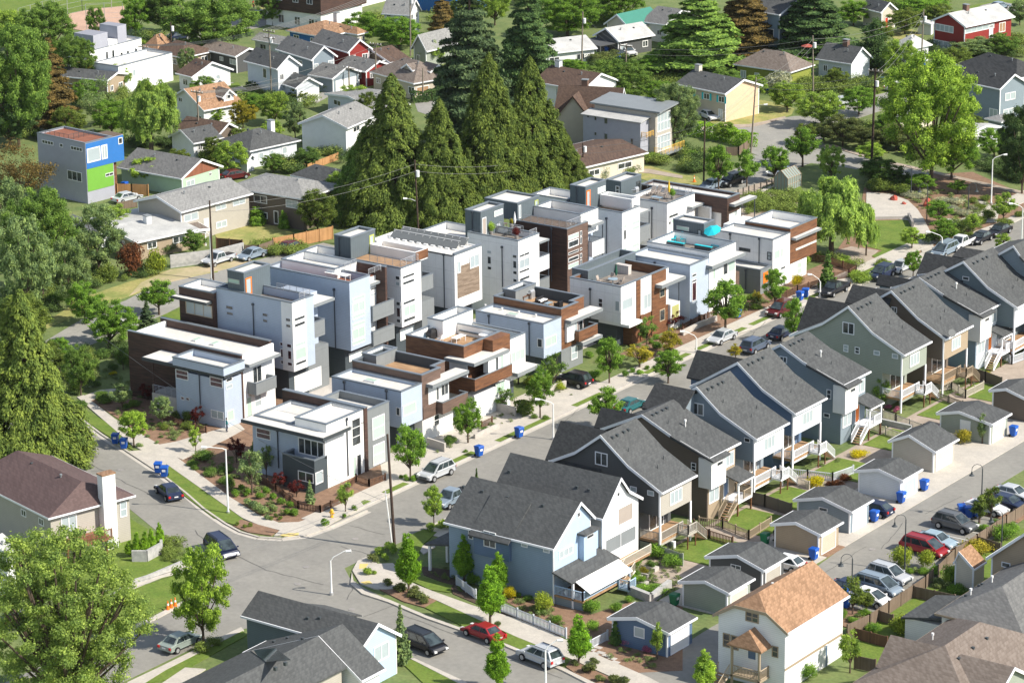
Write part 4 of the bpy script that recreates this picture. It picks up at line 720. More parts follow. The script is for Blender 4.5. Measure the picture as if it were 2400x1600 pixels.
pz=PY(*Q('g6',860,1310),y0-1.6);pl_=PY(*Q('g6',390,1195),y0-1.6)
xa,xb,zz=pl_[0],pz[0],pz[2];ap=((xa+xb)/2,y0-.8,zz+1.5);ya,yb_=y0-1.9,y0+.2
MB().add([(xa,ya,zz),(xb,ya,zz),(xb,yb_,zz),(xa,yb_,zz),(ap[0],ap[1]-.3,ap[2]),(ap[0],yb_,ap[2]),(xa,ya,zz-.15),(xb,ya,zz-.15),(xb,yb_,zz-.15),(xa,yb_,zz-.15)],[(0,1,4),(1,2,5,4),(3,0,4,5),(0,6,7,1),(1,7,8,2),(3,9,6,0),(9,8,7,6)]).build('porch_roof','roof_tan',B.root,fix=True)
zf=1.35;MB().box(xa+.3,ya+.15,zf-.2,xb-.2,y0-.01,zf).build('porch_floor','w_tan',B.root);RR(B,[(xa+.4,ya+.25),(xb-.3,ya+.25),(xb-.3,y0-.1)],zf,'w_tan')
for xx in(xa+.45,xb-.35):MB().box(xx-.1,ya+.15,0,xx+.1,ya+.35,zz-.16).build('post','w_tan',B.root)
stairs(B,xa-1.0,ya+.3,zf,1.1,'-y','w_tan');B.vent(*[v for v in(kx[0]+1.2,y0+4.6,interp(B.pf,kx[0]+1.2))],.9)
MB().box(x1+.003,y0-.0,2.2,x1+.03,y0+B.L-.8,2.45).build('band','w_tan',B.root)
WH=B
GG='garages along the alley'
def garage(label,reg,E,prof,Rpx,wall,front=None,win=None,notch=False):
 B=ygable(label,reg,E,prof,Rpx,2.75,wall,name='garage',group=GG,cat='garage',oh=.3,ov=.35,th=.14)
 y0,x1,L=B.y0,B.x1,B.L
 B.winrect('R',x1,y0+.55,y0+L-1.2,.02,2.15,front or wall,1,1,'trim_white',.12,'garage_door');B.winrect('R',x1,y0+L-1.1,y0+L-.9,1.2,1.9,'white_flat',fw=.05,name='lantern')if 0 else None
 if win:B.win('L',[win],frame='trim_white',fw=.1)
 if notch:
  l=B.pf[0][0];MB().box(l+.3,y0-1.1,0,l+2.2,y0-.31,2.2).build('side_store',wall,B.root);slab4([(l-.1,y0-1.4,2.4),(l+3.6,y0-1.4,3.15),(l+3.6,y0-.34,3.15),(l-.1,y0-.34,2.4)],.14,'side_roof','roof_grey',B.root)
 return B
garage('tan garage with a blue bin by its door and a notch in its roof','g5',(1000,1115),[(325,965),(665,945)],Q('g5',1312,0)[0],'w_tan','w_beige')
garage('pale grey garage behind a slim young tree, with a dark car parked beside it','g5',(1425,805),[(635,635),(1030,610)],Q('g5',1725,0)[0],'w_slate','white_flat',(985,735,1100,810,'glass'))
garage('pale blue garage with two blue bins near its door','g5',(2115,375),[(1470,240),(1795,222)],Q('N',1632,0)[0],'w_pale','w_sky')
garage('sage garage with pink flowers under its white window','t',(890,1130-40),[(575,1000),(760,940)],2270,'w_sage','white_flat')if 0 else garage('sage garage with pink flowers under its shuttered window','J',(2105,1432),[(1728,1355),(1880,1345)],Q('J',2238,0)[0],'w_sage','w_cream',(1890,1400,1958,1480,'white_flat'))
garage('grey garage partly behind the pink shrubs, second after the sage one','p',(2192,1058),[(2082,1032),(2130,1018)],2247,'w_greige','w_cream')
garage('brown garage at the right edge with a split roof','J',(2400,1290),[(2085,1200),(2200,1190)],2470,'w_brown','w_tan')
garage('charcoal garage with a small dark window','N',(552,800),[(152,705),(370,697)],Q('N',718,0)[0],'w_char','w_greige',(328,755,396,800,'glass',2,1))
garage('olive garage behind the white house with the tan roof','N',(312,955),[(-30,875),(150,872)],Q('N',490,0)[0],'w_sage','w_cream')
garage('blue garage with a lilac shrub in front of its window','L',(2228,1228),[(1812,1122),(2010,1120)],Q('L',2420,0)[0],'w_navy','white_flat',(1993,1178,2065,1268,'curtain'))
REG.update(z1=(450,1360,2.4436),z2=(1950,1280,2.8),z3=(0,1020,2.987))
class RH:
 def __init__(s,label,reg,C,L,R,ze,hr,kind,wall,roof,name='house',group=None,zb=0.,ov=.5,trim='trim_white',wins=(),W=None,D=None,gwall=None,chim=None,cat='house',vents=2,rl=None,seed=0):
  e=G(*Q(reg,*C),ze);b=G(*Q(reg,*R),ze)if R else None;a=G(*Q(reg,*L),ze)if L else None
  ya=atan2(b[1]-e[1],b[0]-e[0])-pi/2 if b else None;xa=atan2(a[1]-e[1],a[0]-e[0])-pi if a else None
  w=lambda t:(t+pi)%(2*pi)-pi
  rz=w(ya)if a is None else(w(xa)if b is None else(w(ya)+w(xa))/2);s.D=D or hypot(b[0]-e[0],b[1]-e[1]);s.W=W or hypot(a[0]-e[0],a[1]-e[1]);s.ze=ze
  s.D=min(s.D,22);s.W=min(s.W,24);s.rz=rz=max(-.5,min(.5,rz))
  W_,D_=s.W,s.D;B=s.B=Bd(name,label,reg,group=group,cat=cat);B.root.location=(0,0,zb);B.x1=-ov;B.y0=ov
  if kind=='hip':
   cx,cy=-W_/2,D_/2;k=min(W_,D_)/2*(.98 if rl is None else rl)
   if W_>=D_:R1,R2=(-W_+k,cy),(-k,cy);top=[(0,1,5,4),(1,2,5),(2,3,4,5),(3,0,4)]
   else:R1,R2=(cx,k),(cx,D_-k);top=[(0,1,4),(1,2,5,4),(2,3,5),(3,0,4,5)]
   vs=[(-W_,0,ze),(0,0,ze),(0,D_,ze),(-W_,D_,ze),(*R1,ze+hr),(*R2,ze+hr),(-W_,0,ze-.15),(0,0,ze-.15),(0,D_,ze-.15),(-W_,D_,ze-.15)]
   MB().add(vs,top+[(0,6,7,1),(1,7,8,2),(2,8,9,3),(3,9,6,0),(9,8,7,6)]).build('roof',roof,B.root,fix=True);MB().ring(-W_-.04,-.04,.04,D_+.04,.03,ze-.22,ze-.01).build('gutter',trim,B.root)
   MB().box(-W_+ov,ov,zb,-ov,D_-ov,ze-.152).build('wall',wall,B.root);s.pf=None;s.axis='H'
  elif kind=='gx':s.pf=gable(B,'X',0,[(0,ze),(D_/2,ze+hr),(D_,ze)],W_,zb,wall,roof,trim,.4,ov,.18);s.axis='X'
  elif kind=='gy':s.pf=gable(B,'Y',0,[(-W_,ze),(-W_/2,ze+hr),(0,ze)],D_,zb,wall,roof,trim,.4,ov,.18);s.axis='Y'
  elif kind=='flat':B.tray([-W_,0,0,D_,ze],zb,.3,wall,roof);B.x1=0;B.y0=0
  if kind=='gx':B.x1=-.4;B.y0=ov
  if kind=='gy':B.x1=-ov;B.y0=.4
  if gwall and kind=='gx':
   pf=s.pf;l,r=pf[0][0]+ov+.1,pf[-1][0]-ov-.1;MB().extr([(l,ze-.3),(l,interp(pf,l)-.28),(D_/2,ze+hr-.28),(r,interp(pf,r)-.28),(r,ze-.3)],'X',-.4+.002,-.37).build('gable_cladding',gwall,B.root,fix=True)
  for f_,u0,u1,z0,z1,*pn in wins:
   if f_=='R':B.winrect('R',B.x1,D_*u0,D_*u1,z0,z1,pn[0]if pn else 'glass',pn[1]if len(pn)>1 else 2,1,fw=.12)
   else:B.winrect('L',B.y0,-W_*(1-u0),-W_*(1-u1),z0,z1,pn[0]if pn else 'glass',pn[1]if len(pn)>1 else 2,1,fw=.12)
  for i in range(vents):
   u=.3+.35*i
   if kind=='hip':p=(-W_*u,D_*.5-.6,ze+hr-.35)
   elif kind=='gx':p=(-W_*u,D_/2-1.2,interp(s.pf,D_/2-1.2))
   elif kind=='gy':p=(-W_/2+1.2,D_*u,interp(s.pf,-W_/2+1.2))
   else:p=(-W_*u,D_*u,ze-.25)
   (roofvents(B,[p])if(i+seed)%2 else B.vent(*p,.45,'fascia_grey'))
  if chim:
   fx,fy,m_=chim;x,y=-W_*(1-fx),D_*fy;MB().box(x-.5,y-.4,zb,x+.5,y+.4,ze+hr+.9).build('chimney',m_,B.root);MB().box(x-.56,y-.46,ze+hr+.9,x+.56,y+.46,ze+hr+1.02).build('chimney_cap','fascia_grey',B.root)
  B.root.location=(e[0],e[1],zb);B.root.rotation_euler=(0,0,rz)
 def sub(s,f):
  l,r=s.B.root.location.copy(),s.B.root.rotation_euler.copy();s.B.root.location=(0,0,0);f(s.B,s);s.B.root.location=l
RH('wide brown-roofed house with a white clad chimney by the side street','z3',(340,578),(0,405),(945,415),5.2,2.3,'hip','w_greige','roof_plum','hip_house',W=17,rl=.35,vents=2,wins=[('L',.62,.68,3.6,4.4),('L',.83,.89,3.6,4.4),('L',.70,.75,.9,2.2),('L',.83,.92,.9,2.2),('R',.16,.34,2.7,4.7,'curtain')]).sub(lambda B,s:(MB().box(-.5,s.D*.60,0,.5,s.D*.60+1.6,8.4).build('chimney','w_white',B.root),MB().box(-.56,s.D*.60-.06,8.4,.56,s.D*.60+1.66,8.55).build('chimney_cap','roof_tan',B.root),MB().box(-.48,.6,2.0,2.4,s.D*.58,2.2).build('balcony','deck_red',B.root),RR(B,[(-.4,.7),(2.35,.7),(2.35,s.D*.57)],2.2,'wood_slat'),B.winrect('R',B.x1,s.D*.84,s.D*.92,2.9,4.6,'curtain',1,2),MB().box(2.2,.6,0,2.4,.8,2.0).build('post','wood_slat',B.root),MB().box(2.2,s.D*.5,0,2.4,s.D*.5+.2,2.0).build('post','wood_slat',B.root)))
B=xgable('grey roofed house with a pale blue gable at the bottom of the picture','L',(135,1335),[(252,1160),(408,1235)],Q('K',1640,0)[0],4.6,'w_teal',gwall='w_sky',group=None,wins=[(222,1290,320,1425,'curtain',2,1)])
roofvents(B,[(B.x1-6,B.pf[1][0]-1.0,interp(B.pf,B.pf[1][0]-1.0)),(B.x1-7.2,B.pf[1][0]-1.3,interp(B.pf,B.pf[1][0]-1.3))])
MB().box(B.x1-11,B.pf[-1][0]-.3,0,B.x1-7,B.pf[-1][0]+2.4,3.3).build('wall','w_white',B.root);slab4([(B.x1-11.3,B.pf[-1][0]-1.2,5.0),(B.x1-6.7,B.pf[-1][0]-1.2,5.0),(B.x1-6.7,B.pf[-1][0]+2.8,3.4),(B.x1-11.3,B.pf[-1][0]+2.8,3.4)],.2,'porch_roof','roof_grey',B.root)
e=G(*Q('z1',970,572),4.0);Ln=along(e,(0,1,0),Q('z1',1105,0)[0]);yf=e[1]+Ln;ap=PY(*Q('z1',862,246),yf);le=PY(*Q('z1',235,345),yf)
B=Bd('gabled_house','broad dark grey roof with a flat black sheet painted as a shaded recess, cut by the bottom edge','z1',cat='house');B.x1=e[0]-.4;B.y0=e[1];B.root.location=(B.x1,B.y0,0)
sl_=(ap[2]-4.0)/(e[0]-ap[0]);xl=ap[0]-(e[0]-ap[0])*1.9;zl=ap[2]-(ap[0]-xl)*sl_*.62
gable(B,'Y',e[1],[(xl,zl),(ap[0],ap[2]),(e[0],4.0)],Ln,0,'w_white','roof_grey');B.pf=sorted([(xl,zl),(ap[0],ap[2]),(e[0]-1.6,ap[2]-(e[0]-1.6-ap[0])*sl_)])
gable(B,'Y',e[1]-14,B.pf,13.99,0,'w_greige','roof_grey',barge=False)
def onroof(px,py,pf):
 (u0,z0),(u1,z1)=pf[0],pf[1];s_=(z1-z0)/(u1-u0);d=ray(px,py);t=(z0+s_*(CAM[0]-u0)-CAM[2])/(d[2]-s_*d[0]);return vadd(CAM,d,t)
pts=[onroof(*Q('z1',*q_),B.pf)for q_ in((335,402),(478,388),(565,455),(425,468))];MB().add([(x,y,z+.06)for x,y,z in pts]+[(x,y,z+.02)for x,y,z in pts],[(0,1,2,3),(7,6,5,4),(0,4,5,1),(1,5,6,2),(2,6,7,3),(3,7,4,0)]).build('recess_shade','car_glass',B.root,fix=True)  # flat black sheet on the slope, standing for the shade of a recess
for q_ in((470,352),(548,330),(635,335),(535,475),(478,503)):roofvents(B,[onroof(*Q('z1',*q_),B.pf)])
def hiproof(label,reg,C,Lpx,Rpx,ze,hr,wall,roof,name='hip_house',group=None,zb=0,ov=.5,rd='X',rl=.45,wins=(),lw=(),trim='trim_white',cat='house'):
 """C near eave corner; hipped roof with its ridge along X or Y"""
 e=G(*Q(reg,*C),ze);a=along(e,(-1,0,0),Lpx);b=along(e,(0,1,0),Rpx);x1,y0,x0,y1=e[0],e[1],e[0]-a,e[1]+b;B=Bd(name,label,reg,group=group,cat=cat);B.x1=x1-ov;B.y0=y0+ov;B.root.location=(B.x1,B.y0,zb)
 cx,cy=(x0+x1)/2,(y0+y1)/2
 if rd=='X':k=max(.0,a/2-b/2*rl*2)if rl<=.5 else a/2*rl;R1,R2=(cx-k,cy),(cx+k,cy)
 else:k=max(.0,b/2-a/2*rl*2)if rl<=.5 else b/2*rl;R1,R2=(cx,cy-k),(cx,cy+k)
 vs=[(x0,y0,ze),(x1,y0,ze),(x1,y1,ze),(x0,y1,ze),(*R1,ze+hr),(*R2,ze+hr),(x0,y0,ze-.15),(x1,y0,ze-.15),(x1,y1,ze-.15),(x0,y1,ze-.15)]
 top=[(0,1,5,4),(1,2,5),(2,3,4,5),(3,0,4)]if rd=='X' else[(0,1,4),(1,2,5,4),(2,3,5),(3,0,4,5)]
 MB().add(vs,top+[(0,6,7,1),(1,7,8,2),(2,8,9,3),(3,9,6,0),(9,8,7,6)]).build('roof',roof,B.root,fix=True)
 MB().ring(x0-.04,y0-.04,x1+.04,y1+.04,.03,ze-.2,ze-.01).build('gutter',trim,B.root)
 MB().box(x0+ov,y0+ov,zb,x1-ov,y1-ov,ze-.152).build('wall',wall,B.root)
 for w in wins:B.win('R',[w],frame='trim_white',fw=.1)
 for w in lw:B.win('L',[w],frame='trim_white',fw=.1)
 B.box_=(x0,y0,x1,y1);B.cc=(cx,cy,ze+hr)
 return B
def hip_from(label,reg,NL,P1,P2,ze,wall,roof,ov=.5):
 """near-left eave corner NL, near ridge end P1, far ridge end P2 (or metres) -> equal-pitch hip with its ridge along Y"""
 n=G(*Q(reg,*NL),ze);best=None
 for i in range(20,160):
  k=i*.1;w=PX(*Q(reg,*P1),n[0]+k);er=abs(w[1]-(n[1]+k))
  if best is None or er<best[0]:best=(er,k,w[2])
 _,k,zr=best;ln=P2 if isinstance(P2,(int,float))else PX(*Q(reg,*P2),n[0]+k)[1]-(n[1]+k)
 zr=max(ze+.2*k,min(zr,ze+.8*k));x0,y0,x1,y1=n[0],n[1],n[0]+2*k,n[1]+2*k+ln
 B=Bd('hip_house',label,reg,cat='house');B.x1=x1-ov;B.y0=y0+ov;B.root.location=(B.x1,B.y0,0);R1,R2=(x0+k,y0+k,zr),(x0+k,y1-k,zr)
 MB().add([(x0,y0,ze),(x1,y0,ze),(x1,y1,ze),(x0,y1,ze),R1,R2,(x0,y0,ze-.15),(x1,y0,ze-.15),(x1,y1,ze-.15),(x0,y1,ze-.15)],[(0,1,4),(1,2,5,4),(2,3,5),(3,0,4,5)]+[(0,6,7,1),(1,7,8,2),(2,8,9,3),(3,9,6,0),(9,8,7,6)]).build('roof',roof,B.root,fix=True)
 MB().box(x0+ov,y0+ov,0,x1-ov,y1-ov,ze-.152).build('wall',wall,B.root);MB().ring(x0-.04,y0-.04,x1+.04,y1+.04,.03,ze-.22,ze-.01).build('gutter','w_tan',B.root)
 B.pf=[(x0,ze),(x0+k,zr)];B.pr=[(x1,ze),(x0+k,zr)];B.k=k;B.R1=R1;B.bb=(x0,y0,x1,y1,ze)
 return B
B=hip_from('large grey shingled roof over a white house at the right edge','z2',(675,437),(1115,260),14,4.2,'w_white','roof_mid')
for q_,h_ in(((1050,235),.7),((910,318),.7)):w=onroof(*Q('z2',*q_),B.pf);B.vent(w[0],w[1],w[2],h_)
for q_ in((965,260),(880,325),(985,250)):roofvents(B,[onroof(*Q('z2',*q_),B.pf)])
x0,y0,xx1,yy1,ze_=B.bb;slab4([(x0-4.2,y0+1,2.5),(x0+.3,y0+1,3.4),(x0+.3,y0+8,3.4),(x0-4.2,y0+8,2.5)],.2,'porch_roof','roof_grey',B.root);MB().box(x0-3.9,y0+1.3,0,x0+.49,y0+7.7,2.45).build('wall','w_white',B.root)
B=hip_from('large taupe shingled roof filling the bottom right corner','z2',(140,890),(745,645),(970,490),3.6,'w_beige','roof_taupe')
for q_ in((660,612),(460,728)):w=onroof(*Q('z2',*q_),B.pf);B.vent(w[0],w[1],w[2],.7)
for q_ in((1015,605),(925,668),(832,738)):roofvents(B,[onroof(*Q('z2',*q_),[B.pr[0],B.pr[1]])])
a=G(*Q('z2',285,790),4.0);b=PX(*Q('z2',385,572),a[0]);yr=b[1];gable(B,'X',B.R1[0]-.1,[(a[1],4.0),(yr,min(b[2],B.R1[2]-.3)),(2*yr-a[1],4.0)],B.R1[0]-.1-a[0],0,'w_beige','roof_taupe',barge=False)
a=PX(*Q('z2',1200,775),B.bb[2]+1.0);gable(B,'X',a[0],[(a[1]-4.2,3.7),(a[1],6.1),(a[1]+4.2,3.7)],5.5,0,'w_sage','roof_taupe')
B=ygable('house with a tan roof and a small window by the parking bays','N',(2560,860),[(2068,715),(2330,545)],2560,4.4,'w_tan','roof_tan','gabled_house',lw=[(2172,740,2230,788,'glass')])
B=ygable('little beige shed with a tan roof beside the parking bays','N',(1985,790),[(1845,745),(1880,672)],Q('N',2065,0)[0],2.7,'w_cream','roof_tan','shed',cat='shed',ov=.12,oh=.12,th=.1)
FG='older houses beyond the block'
W1=[('L',.15,.3,1.3,2.3),('L',.6,.78,1.3,2.3),('R',.2,.35,1.3,2.3),('R',.6,.8,1.3,2.3)]
W2=[('L',.15,.3,3.4,4.5),('L',.62,.78,3.4,4.5),('R',.2,.4,3.4,4.5),('R',.6,.8,3.4,4.5),('L',.3,.45,.9,2.1),('R',.35,.6,.9,2.1)]
def far(label,*a,**k):
 k.setdefault('group',FG);k.setdefault('wins',W2 if a[4]>4.4 else W1 if a[4]>2.75 else());return RH(label,*a,**k)
far('mint green house with a rust red gable end and a long grey roof','A',(1235,1215),(800,1135),(1515,1128),3.0,2.1,'gx','w_mint','roof_mid',gwall='deck_red',wins=[('R',.15,.35,1.2,2.2,'curtain'),('R',.7,.76,1.9,2.4)],seed=1)
far('beige split-level house with a grey roof and a long grass yard','A',(1232,1442),(930,1358),(1695,1308),4.9,1.5,'gy','w_greige','roof_lgrey',wins=[('R',.06,.26,3.0,4.2,'curtain'),('R',.5,.65,3.5,4.3,'curtain'),('R',.74,.92,3.5,4.3,'curtain'),('R',.5,.65,.8,1.8,'curtain'),('R',.33,.4,.8,2.8,'white_flat',1)])
far('low house with a pale flat-pitched roof and a white chimney','A',(925,1648),(755,1468),(1228,1527),2.9,.7,'gy','w_tan','roof_silver',chim=(.62,.55,'w_white'),vents=0)
far('brown brick split-level house with a silver-grey roof and dark doorway','A',(2070,1355),(1622,1248),(2265,1248),4.9,1.5,'hip','w_brown','roof_lgrey',wins=[('L',.12,.25,3.1,4.3),('L',.33,.5,3.1,4.3),('L',.74,.9,3.1,4.3,'curtain'),('L',.33,.5,.8,1.8),('L',.58,.64,.3,2.3,'dark_door',1)])
far('dark roofed brick house hemmed in by the big evergreens','p',(800,436),(700,405),(850,418),3.4,1.6,'hip','w_brick','roof_grey')
far('pale blue hip-roofed cottage with a white chimney','A',(1700,1028),(1490,955),(2008,943),3.0,2.0,'hip','w_pale','roof_grey',chim=(.55,.75,'w_white'),wins=[('R',.2,.3,1.1,2.2,'curtain',1),('R',.42,.5,1.5,2.2,'curtain',1),('R',.66,.76,1.1,2.3,'curtain',1)])
far('little pale blue shed behind the pale blue cottage','A',(1690,1085),(1620,1075),(1745,1068),2.2,.7,'gx','w_pale','roof_grey',name='shed',cat='shed',group=None,vents=0,ov=.15)
far('white cottage with a dark roof behind the wooden power pole','A',(1315,975),(1215,915),(1475,925),2.8,1.6,'gy','w_white','roof_grey',wins=W1[2:])
far('low house under a long chocolate brown roof','A',(1480,925),(1262,862),(1590,870),3.0,1.6,'gx','w_brown','roof_brown')
far('white cottage with a salmon roof and a little gabled dormer','A',(1385,752),(1208,668),(1612,690),3.0,2.8,'gy','w_white','roof_tan',wins=[('L',.3,.4,3.2,4.0),('L',.75,.9,.6,1.8)]).sub(lambda B,s:(gable(B,'X',-.7,[(s.D*.55,4.4),(s.D*.55+1.4,5.6),(s.D*.55+2.8,4.4)],3.2,3.2,'w_white','roof_taupe'),B.winrect('R',-1.0,s.D*.55+1.0,s.D*.55+1.8,3.9,4.6)))
far('white house with a brown roof and two gable windows by the alley','A',(1305,524),(1185,498),(1602,474),3.0,2.0,'gx','w_white','roof_brown',wins=[('R',.15,.22,1.3,2.0,'curtain',1),('R',.6,.7,1.6,2.4,'curtain',1),('L',.3,.6,1.0,2.2)],gwall='w_white')
far('tall pale blue house with a dark roof','A',(1885,470),(1635,417),(2063,442),5.8,2.0,'gx','w_pale','roof_grey',wins=[('R',.15,.32,3.6,4.7,'glass'),('R',.65,.85,3.6,4.7),('L',.5,.62,3.4,5.2,'glass',1),('L',.18,.32,.9,2.1)],gwall='w_pale')
far('white garage wing standing in front of the tall pale blue house','A',(2012,600),(1890,560),(2195,572),3.0,1.6,'gx','w_pale','roof_grey',wins=[('R',.12,.88,.1,2.2,'white_flat',1)],gwall='w_pale',name='garage',cat='garage',group=None)
far('slate house with a mossy grey roof and a white trimmed gable','A',(2120,408),(1862,335),(2300,382),4.8,2.1,'gx','w_slate','roof_mid',wins=[('R',.1,.3,2.6,3.9,'curtain'),('R',.68,.9,2.8,4.1,'curtain'),('L',.55,.68,2.8,3.9)])
far('slate garage with a white door in front of the slate house','A',(2262,535),(2130,498),(2420,478),2.8,1.5,'gx','w_slate','roof_mid',wins=[('R',.15,.85,.1,2.1,'white_flat',1)],name='garage',cat='garage',group=None)
far('low dark house with a brownish roof and four small windows','A',(1602,385),(1375,325),(1785,347),3.2,1.1,'gx','w_char','roof_taupe',wins=[('L',.08,.25,1.6,2.4,'curtain'),('L',.5,.6,1.6,2.4,'curtain'),('L',.78,.95,1.4,2.4,'curtain')])
far('pale grey roofed house below the big round tree','A',(2000,318),(1735,262),(2100,292),3.0,1.0,'gx','w_white','roof_lgrey',wins=W1[:2])
far('blue house with an orange-tan hipped roof','p',(758,87),(674,70),(848,66),3.0,1.7,'hip','w_royal','roof_tan',chim=(.5,.8,'w_white'),wins=W1)
far('barn red house with a white barge board','B',(45,356),(-225,285),(216,331),5.0,2.0,'gx','w_red','roof_mid',gwall='w_red',wins=[('R',.12,.35,2.8,4.2,'curtain'),('R',.62,.85,2.9,4.2)])
far('red garage wing in front of the barn red house','B',(165,487),(20,437),(306,437),2.9,1.4,'gx','w_red','roof_mid',group=None,name='garage',cat='garage')
far('brown hipped roof house among shrubs near the ball field','A',(1245,392),(1085,330),(1400,335),3.0,1.8,'hip','w_tan','roof_brown')
far('small house with a pinkish roof beside the brown hipped roof','A',(1075,335),(975,318),(1188,300),3.4,2.2,'hip','w_beige','roof_tan')
far('low building with a dark roof below the white cubes','A',(730,548),(455,490),(802,492),3.6,.8,'gx','w_tan','roof_grey')
far('white house with grey dormers near the top edge','B',(470,105),(255,108),(610,75),4.6,2.6,'gx','w_white','roof_lgrey',wins=W2)
far('low pinkish roofed house at the foot of the bushy trees','B',(110,235),(-40,190),(160,215),3.0,1.0,'hip','w_cream','roof_tan')
far('pale grey gabled house beside the tall evergreens','B',(580,350),(478,330),(775,292),3.2,2.8,'gy','w_sage','roof_lgrey',wins=[('L',.3,.5,.8,2.2)])
far('low house with a dark brown roof behind the taupe roofed house','B',(330,425),(150,350),(445,392),3.2,1.6,'gy','w_tan','roof_brown')
far('wide beige house with a taupe roof and two dormers','B',(492,568),(172,490),(788,520),3.1,2.6,'hip','w_beige','roof_taupe',wins=[('L',.3,.45,.9,2.2),('L',.83,.97,.9,2.2),('L',.1,.2,1.2,2.2),('R',.1,.4,.6,2.2,'deck_tan'),('R',.6,.7,1.2,2.1,'curtain')]).sub(lambda B,s:(gable(B,'Y',s.D*.22,[(-s.W*.36-1.6,4.6),(-s.W*.36,5.5),(-s.W*.36+1.6,4.6)],3.0,3.6,'w_beige','roof_taupe'),gable(B,'X',-1.2,[(s.D*.5,4.3),(s.D*.5+1.8,5.3),(s.D*.5+3.6,4.3)],3.6,3.2,'w_beige','roof_taupe')))
far('low house with a blue-grey roof and a metal flue','B',(215,745),(66,615),(405,690),2.9,.9,'gy','w_pale','roof_lgrey')
far('white two-storey house with a weathered grey roof','p',(814,300),(711,284),(866,264),4.8,1.7,'gy','w_white','roof_lgrey',wins=[('R',.25,.45,3.3,4.2),('R',.6,.75,3.3,4.2)])
far('white house with a brown roof and white chimney behind the bright bush','B',(1645,612),(1335,545),(1860,540),5.0,2.0,'gx','w_white','roof_brown',chim=(.15,.5,'w_white'),wins=[('L',.42,.52,3.0,4.4,'curtain'),('L',.7,.8,3.0,4.4,'curtain'),('L',.45,.75,.2,2.0,'frost')])
far('half-timbered house with a steep brown roof','B',(1890,800),(1535,805),(2030,750),4.6,4.2,'gx','w_beige','roof_brown',W=11,chim=(.4,.55,'w_brick')).sub(lambda B,s:(gable(B,'Y',-1.2,[(-s.W,3.6),(-s.W+3.6,8.0),(-s.W+7.2,3.6)],6,0,'w_beige','roof_brown',trim='wood_dark'),))
far('low house with a reddish brown roof and patio','B',(1430,825),(1290,770),(1572,752),3.0,.9,'hip','w_cream','roof_brown')
far('low house with a faded brown roof behind the tall modern houses','B',(1600,1150),(1440,1030),(1838,998),3.2,1.1,'gy','w_cream','roof_brown')
far('white house with a pale speckled roof and a clipped hedge in front','B',(1385,367),(1300,300),(1695,312),3.1,1.6,'gy','w_white','roof_silver',wins=[('R',.1,.3,1.1,2.2),('R',.62,.78,1.1,2.3)])
far('house with a pale roof over a dark gable end and cluttered porch','B',(1885,280),(1705,240),(2142,238),3.1,1.9,'gy','w_char','roof_silver',wins=[('R',.1,.28,1,2.2,'curtain'),('R',.7,.85,1,2.2)]).sub(lambda B,s:(MB().box(-s.W+.4,-4,2.5,-.5,.35,2.65).build('carport_roof','w_char',B.root),MB().box(-s.W+.6,-3.8,0,-s.W+.8,-3.6,2.5).build('post','w_char',B.root),MB().box(-.8,-3.8,0,-.6,-3.6,2.5).build('post','w_char',B.root)))
far('house with a teal green metal roof','p',(1475,66),(1430,53),(1530,45),3.2,2.2,'gy','w_cream','roof_green',vents=0)
far('grey shingled house right of the teal metal roof','p',(1560,58),(1510,48),(1615,32),3.6,2.0,'gx','w_white','roof_mid')
far('peach split-level house with turquoise shutters','C',(290,638),(-70,572),(558,580),5.0,1.7,'gx','w_beige','roof_grey',gwall='w_peach',chim=(.1,.5,'w_cream'),wins=[('L',.22,.34,3.2,4.3),('L',.54,.66,3.2,4.3),('L',.83,.95,3.2,4.3),('L',.83,.92,.2,2.1,'w_pale')]).sub(lambda B,s:([MB().box(-s.W*(1-u)-.22,B.y0-.05,3.15,-s.W*(1-u)+.22,B.y0-.005,4.35).build('shutter','turq',B.root)for u in(.205,.355,.525,.675,.815,.965)],MB().box(-.39,.6,.0,-.37,s.D-.6,4.7).build('wall_face','w_peach',B.root)))
far('olive green cottage with a brown hipped roof and a skylight','C',(735,492),(340,437),(905,440),3.2,2.5,'hip','w_lime','roof_taupe',wins=[('L',.1,.2,.8,2.2,'curtain'),('L',.35,.43,1.4,2.1,'curtain')])
far('pale blue cottage with a dark roof and brick chimney','C',(1150,435),(885,405),(1320,395),3.2,2.4,'gx','w_pale','roof_grey',chim=(.55,.5,'w_brick'),wins=[('L',.18,.3,1.0,2.2),('L',.42,.7,.3,2.2,'dark_door')])
far('tall blue house half hidden behind the dark spruces','C',(660,100),(605,85),(800,20),7.4,2.0,'gx','w_steelblue','roof_grey',W=8,wins=[('L',.2,.8,2.6,4.4),('L',.2,.6,5.6,6.8,'curtain')])
far('barn red split-level house with a pale grey roof','C',(1925,182),(1690,138),(2262,112),5.4,1.9,'gy','w_red','roof_silver',chim=(.5,.35,'w_brick'),wins=[('L',.1,.62,3.6,4.9,'curtain',4),('L',.05,.62,.5,1.9,'curtain',4),('R',.03,.62,3.9,4.8,'curtain',5),('R',.72,.85,2.8,4.6,'deck_tan'),('R',.52,.6,.6,4.6,'white_flat',1)])
far('small yellow gabled house with a red door','C',(1350,85),(1255,45),(1440,62),3.4,1.7,'gx','w_cream','roof_grey',wins=[('R',.3,.5,.1,2.2,'red_door',1)])
far('white metal shed beside the barn red house','C',(1690,165),(1592,160),(1725,150),2.2,.3,'gy','w_white','roof_silver',name='shed',cat='shed',group=None,vents=0,ov=.1)
far('grey two-storey house with a clipped gable at the right edge','C',(2160,606),(1930,520),(2285,552),5.8,2.0,'gx','w_slate','roof_dark',wins=[('R',.25,.6,3.4,4.7,'curtain'),('R',.2,.55,.5,2.0,'curtain'),('L',.76,.93,.5,2.1,'curtain')])
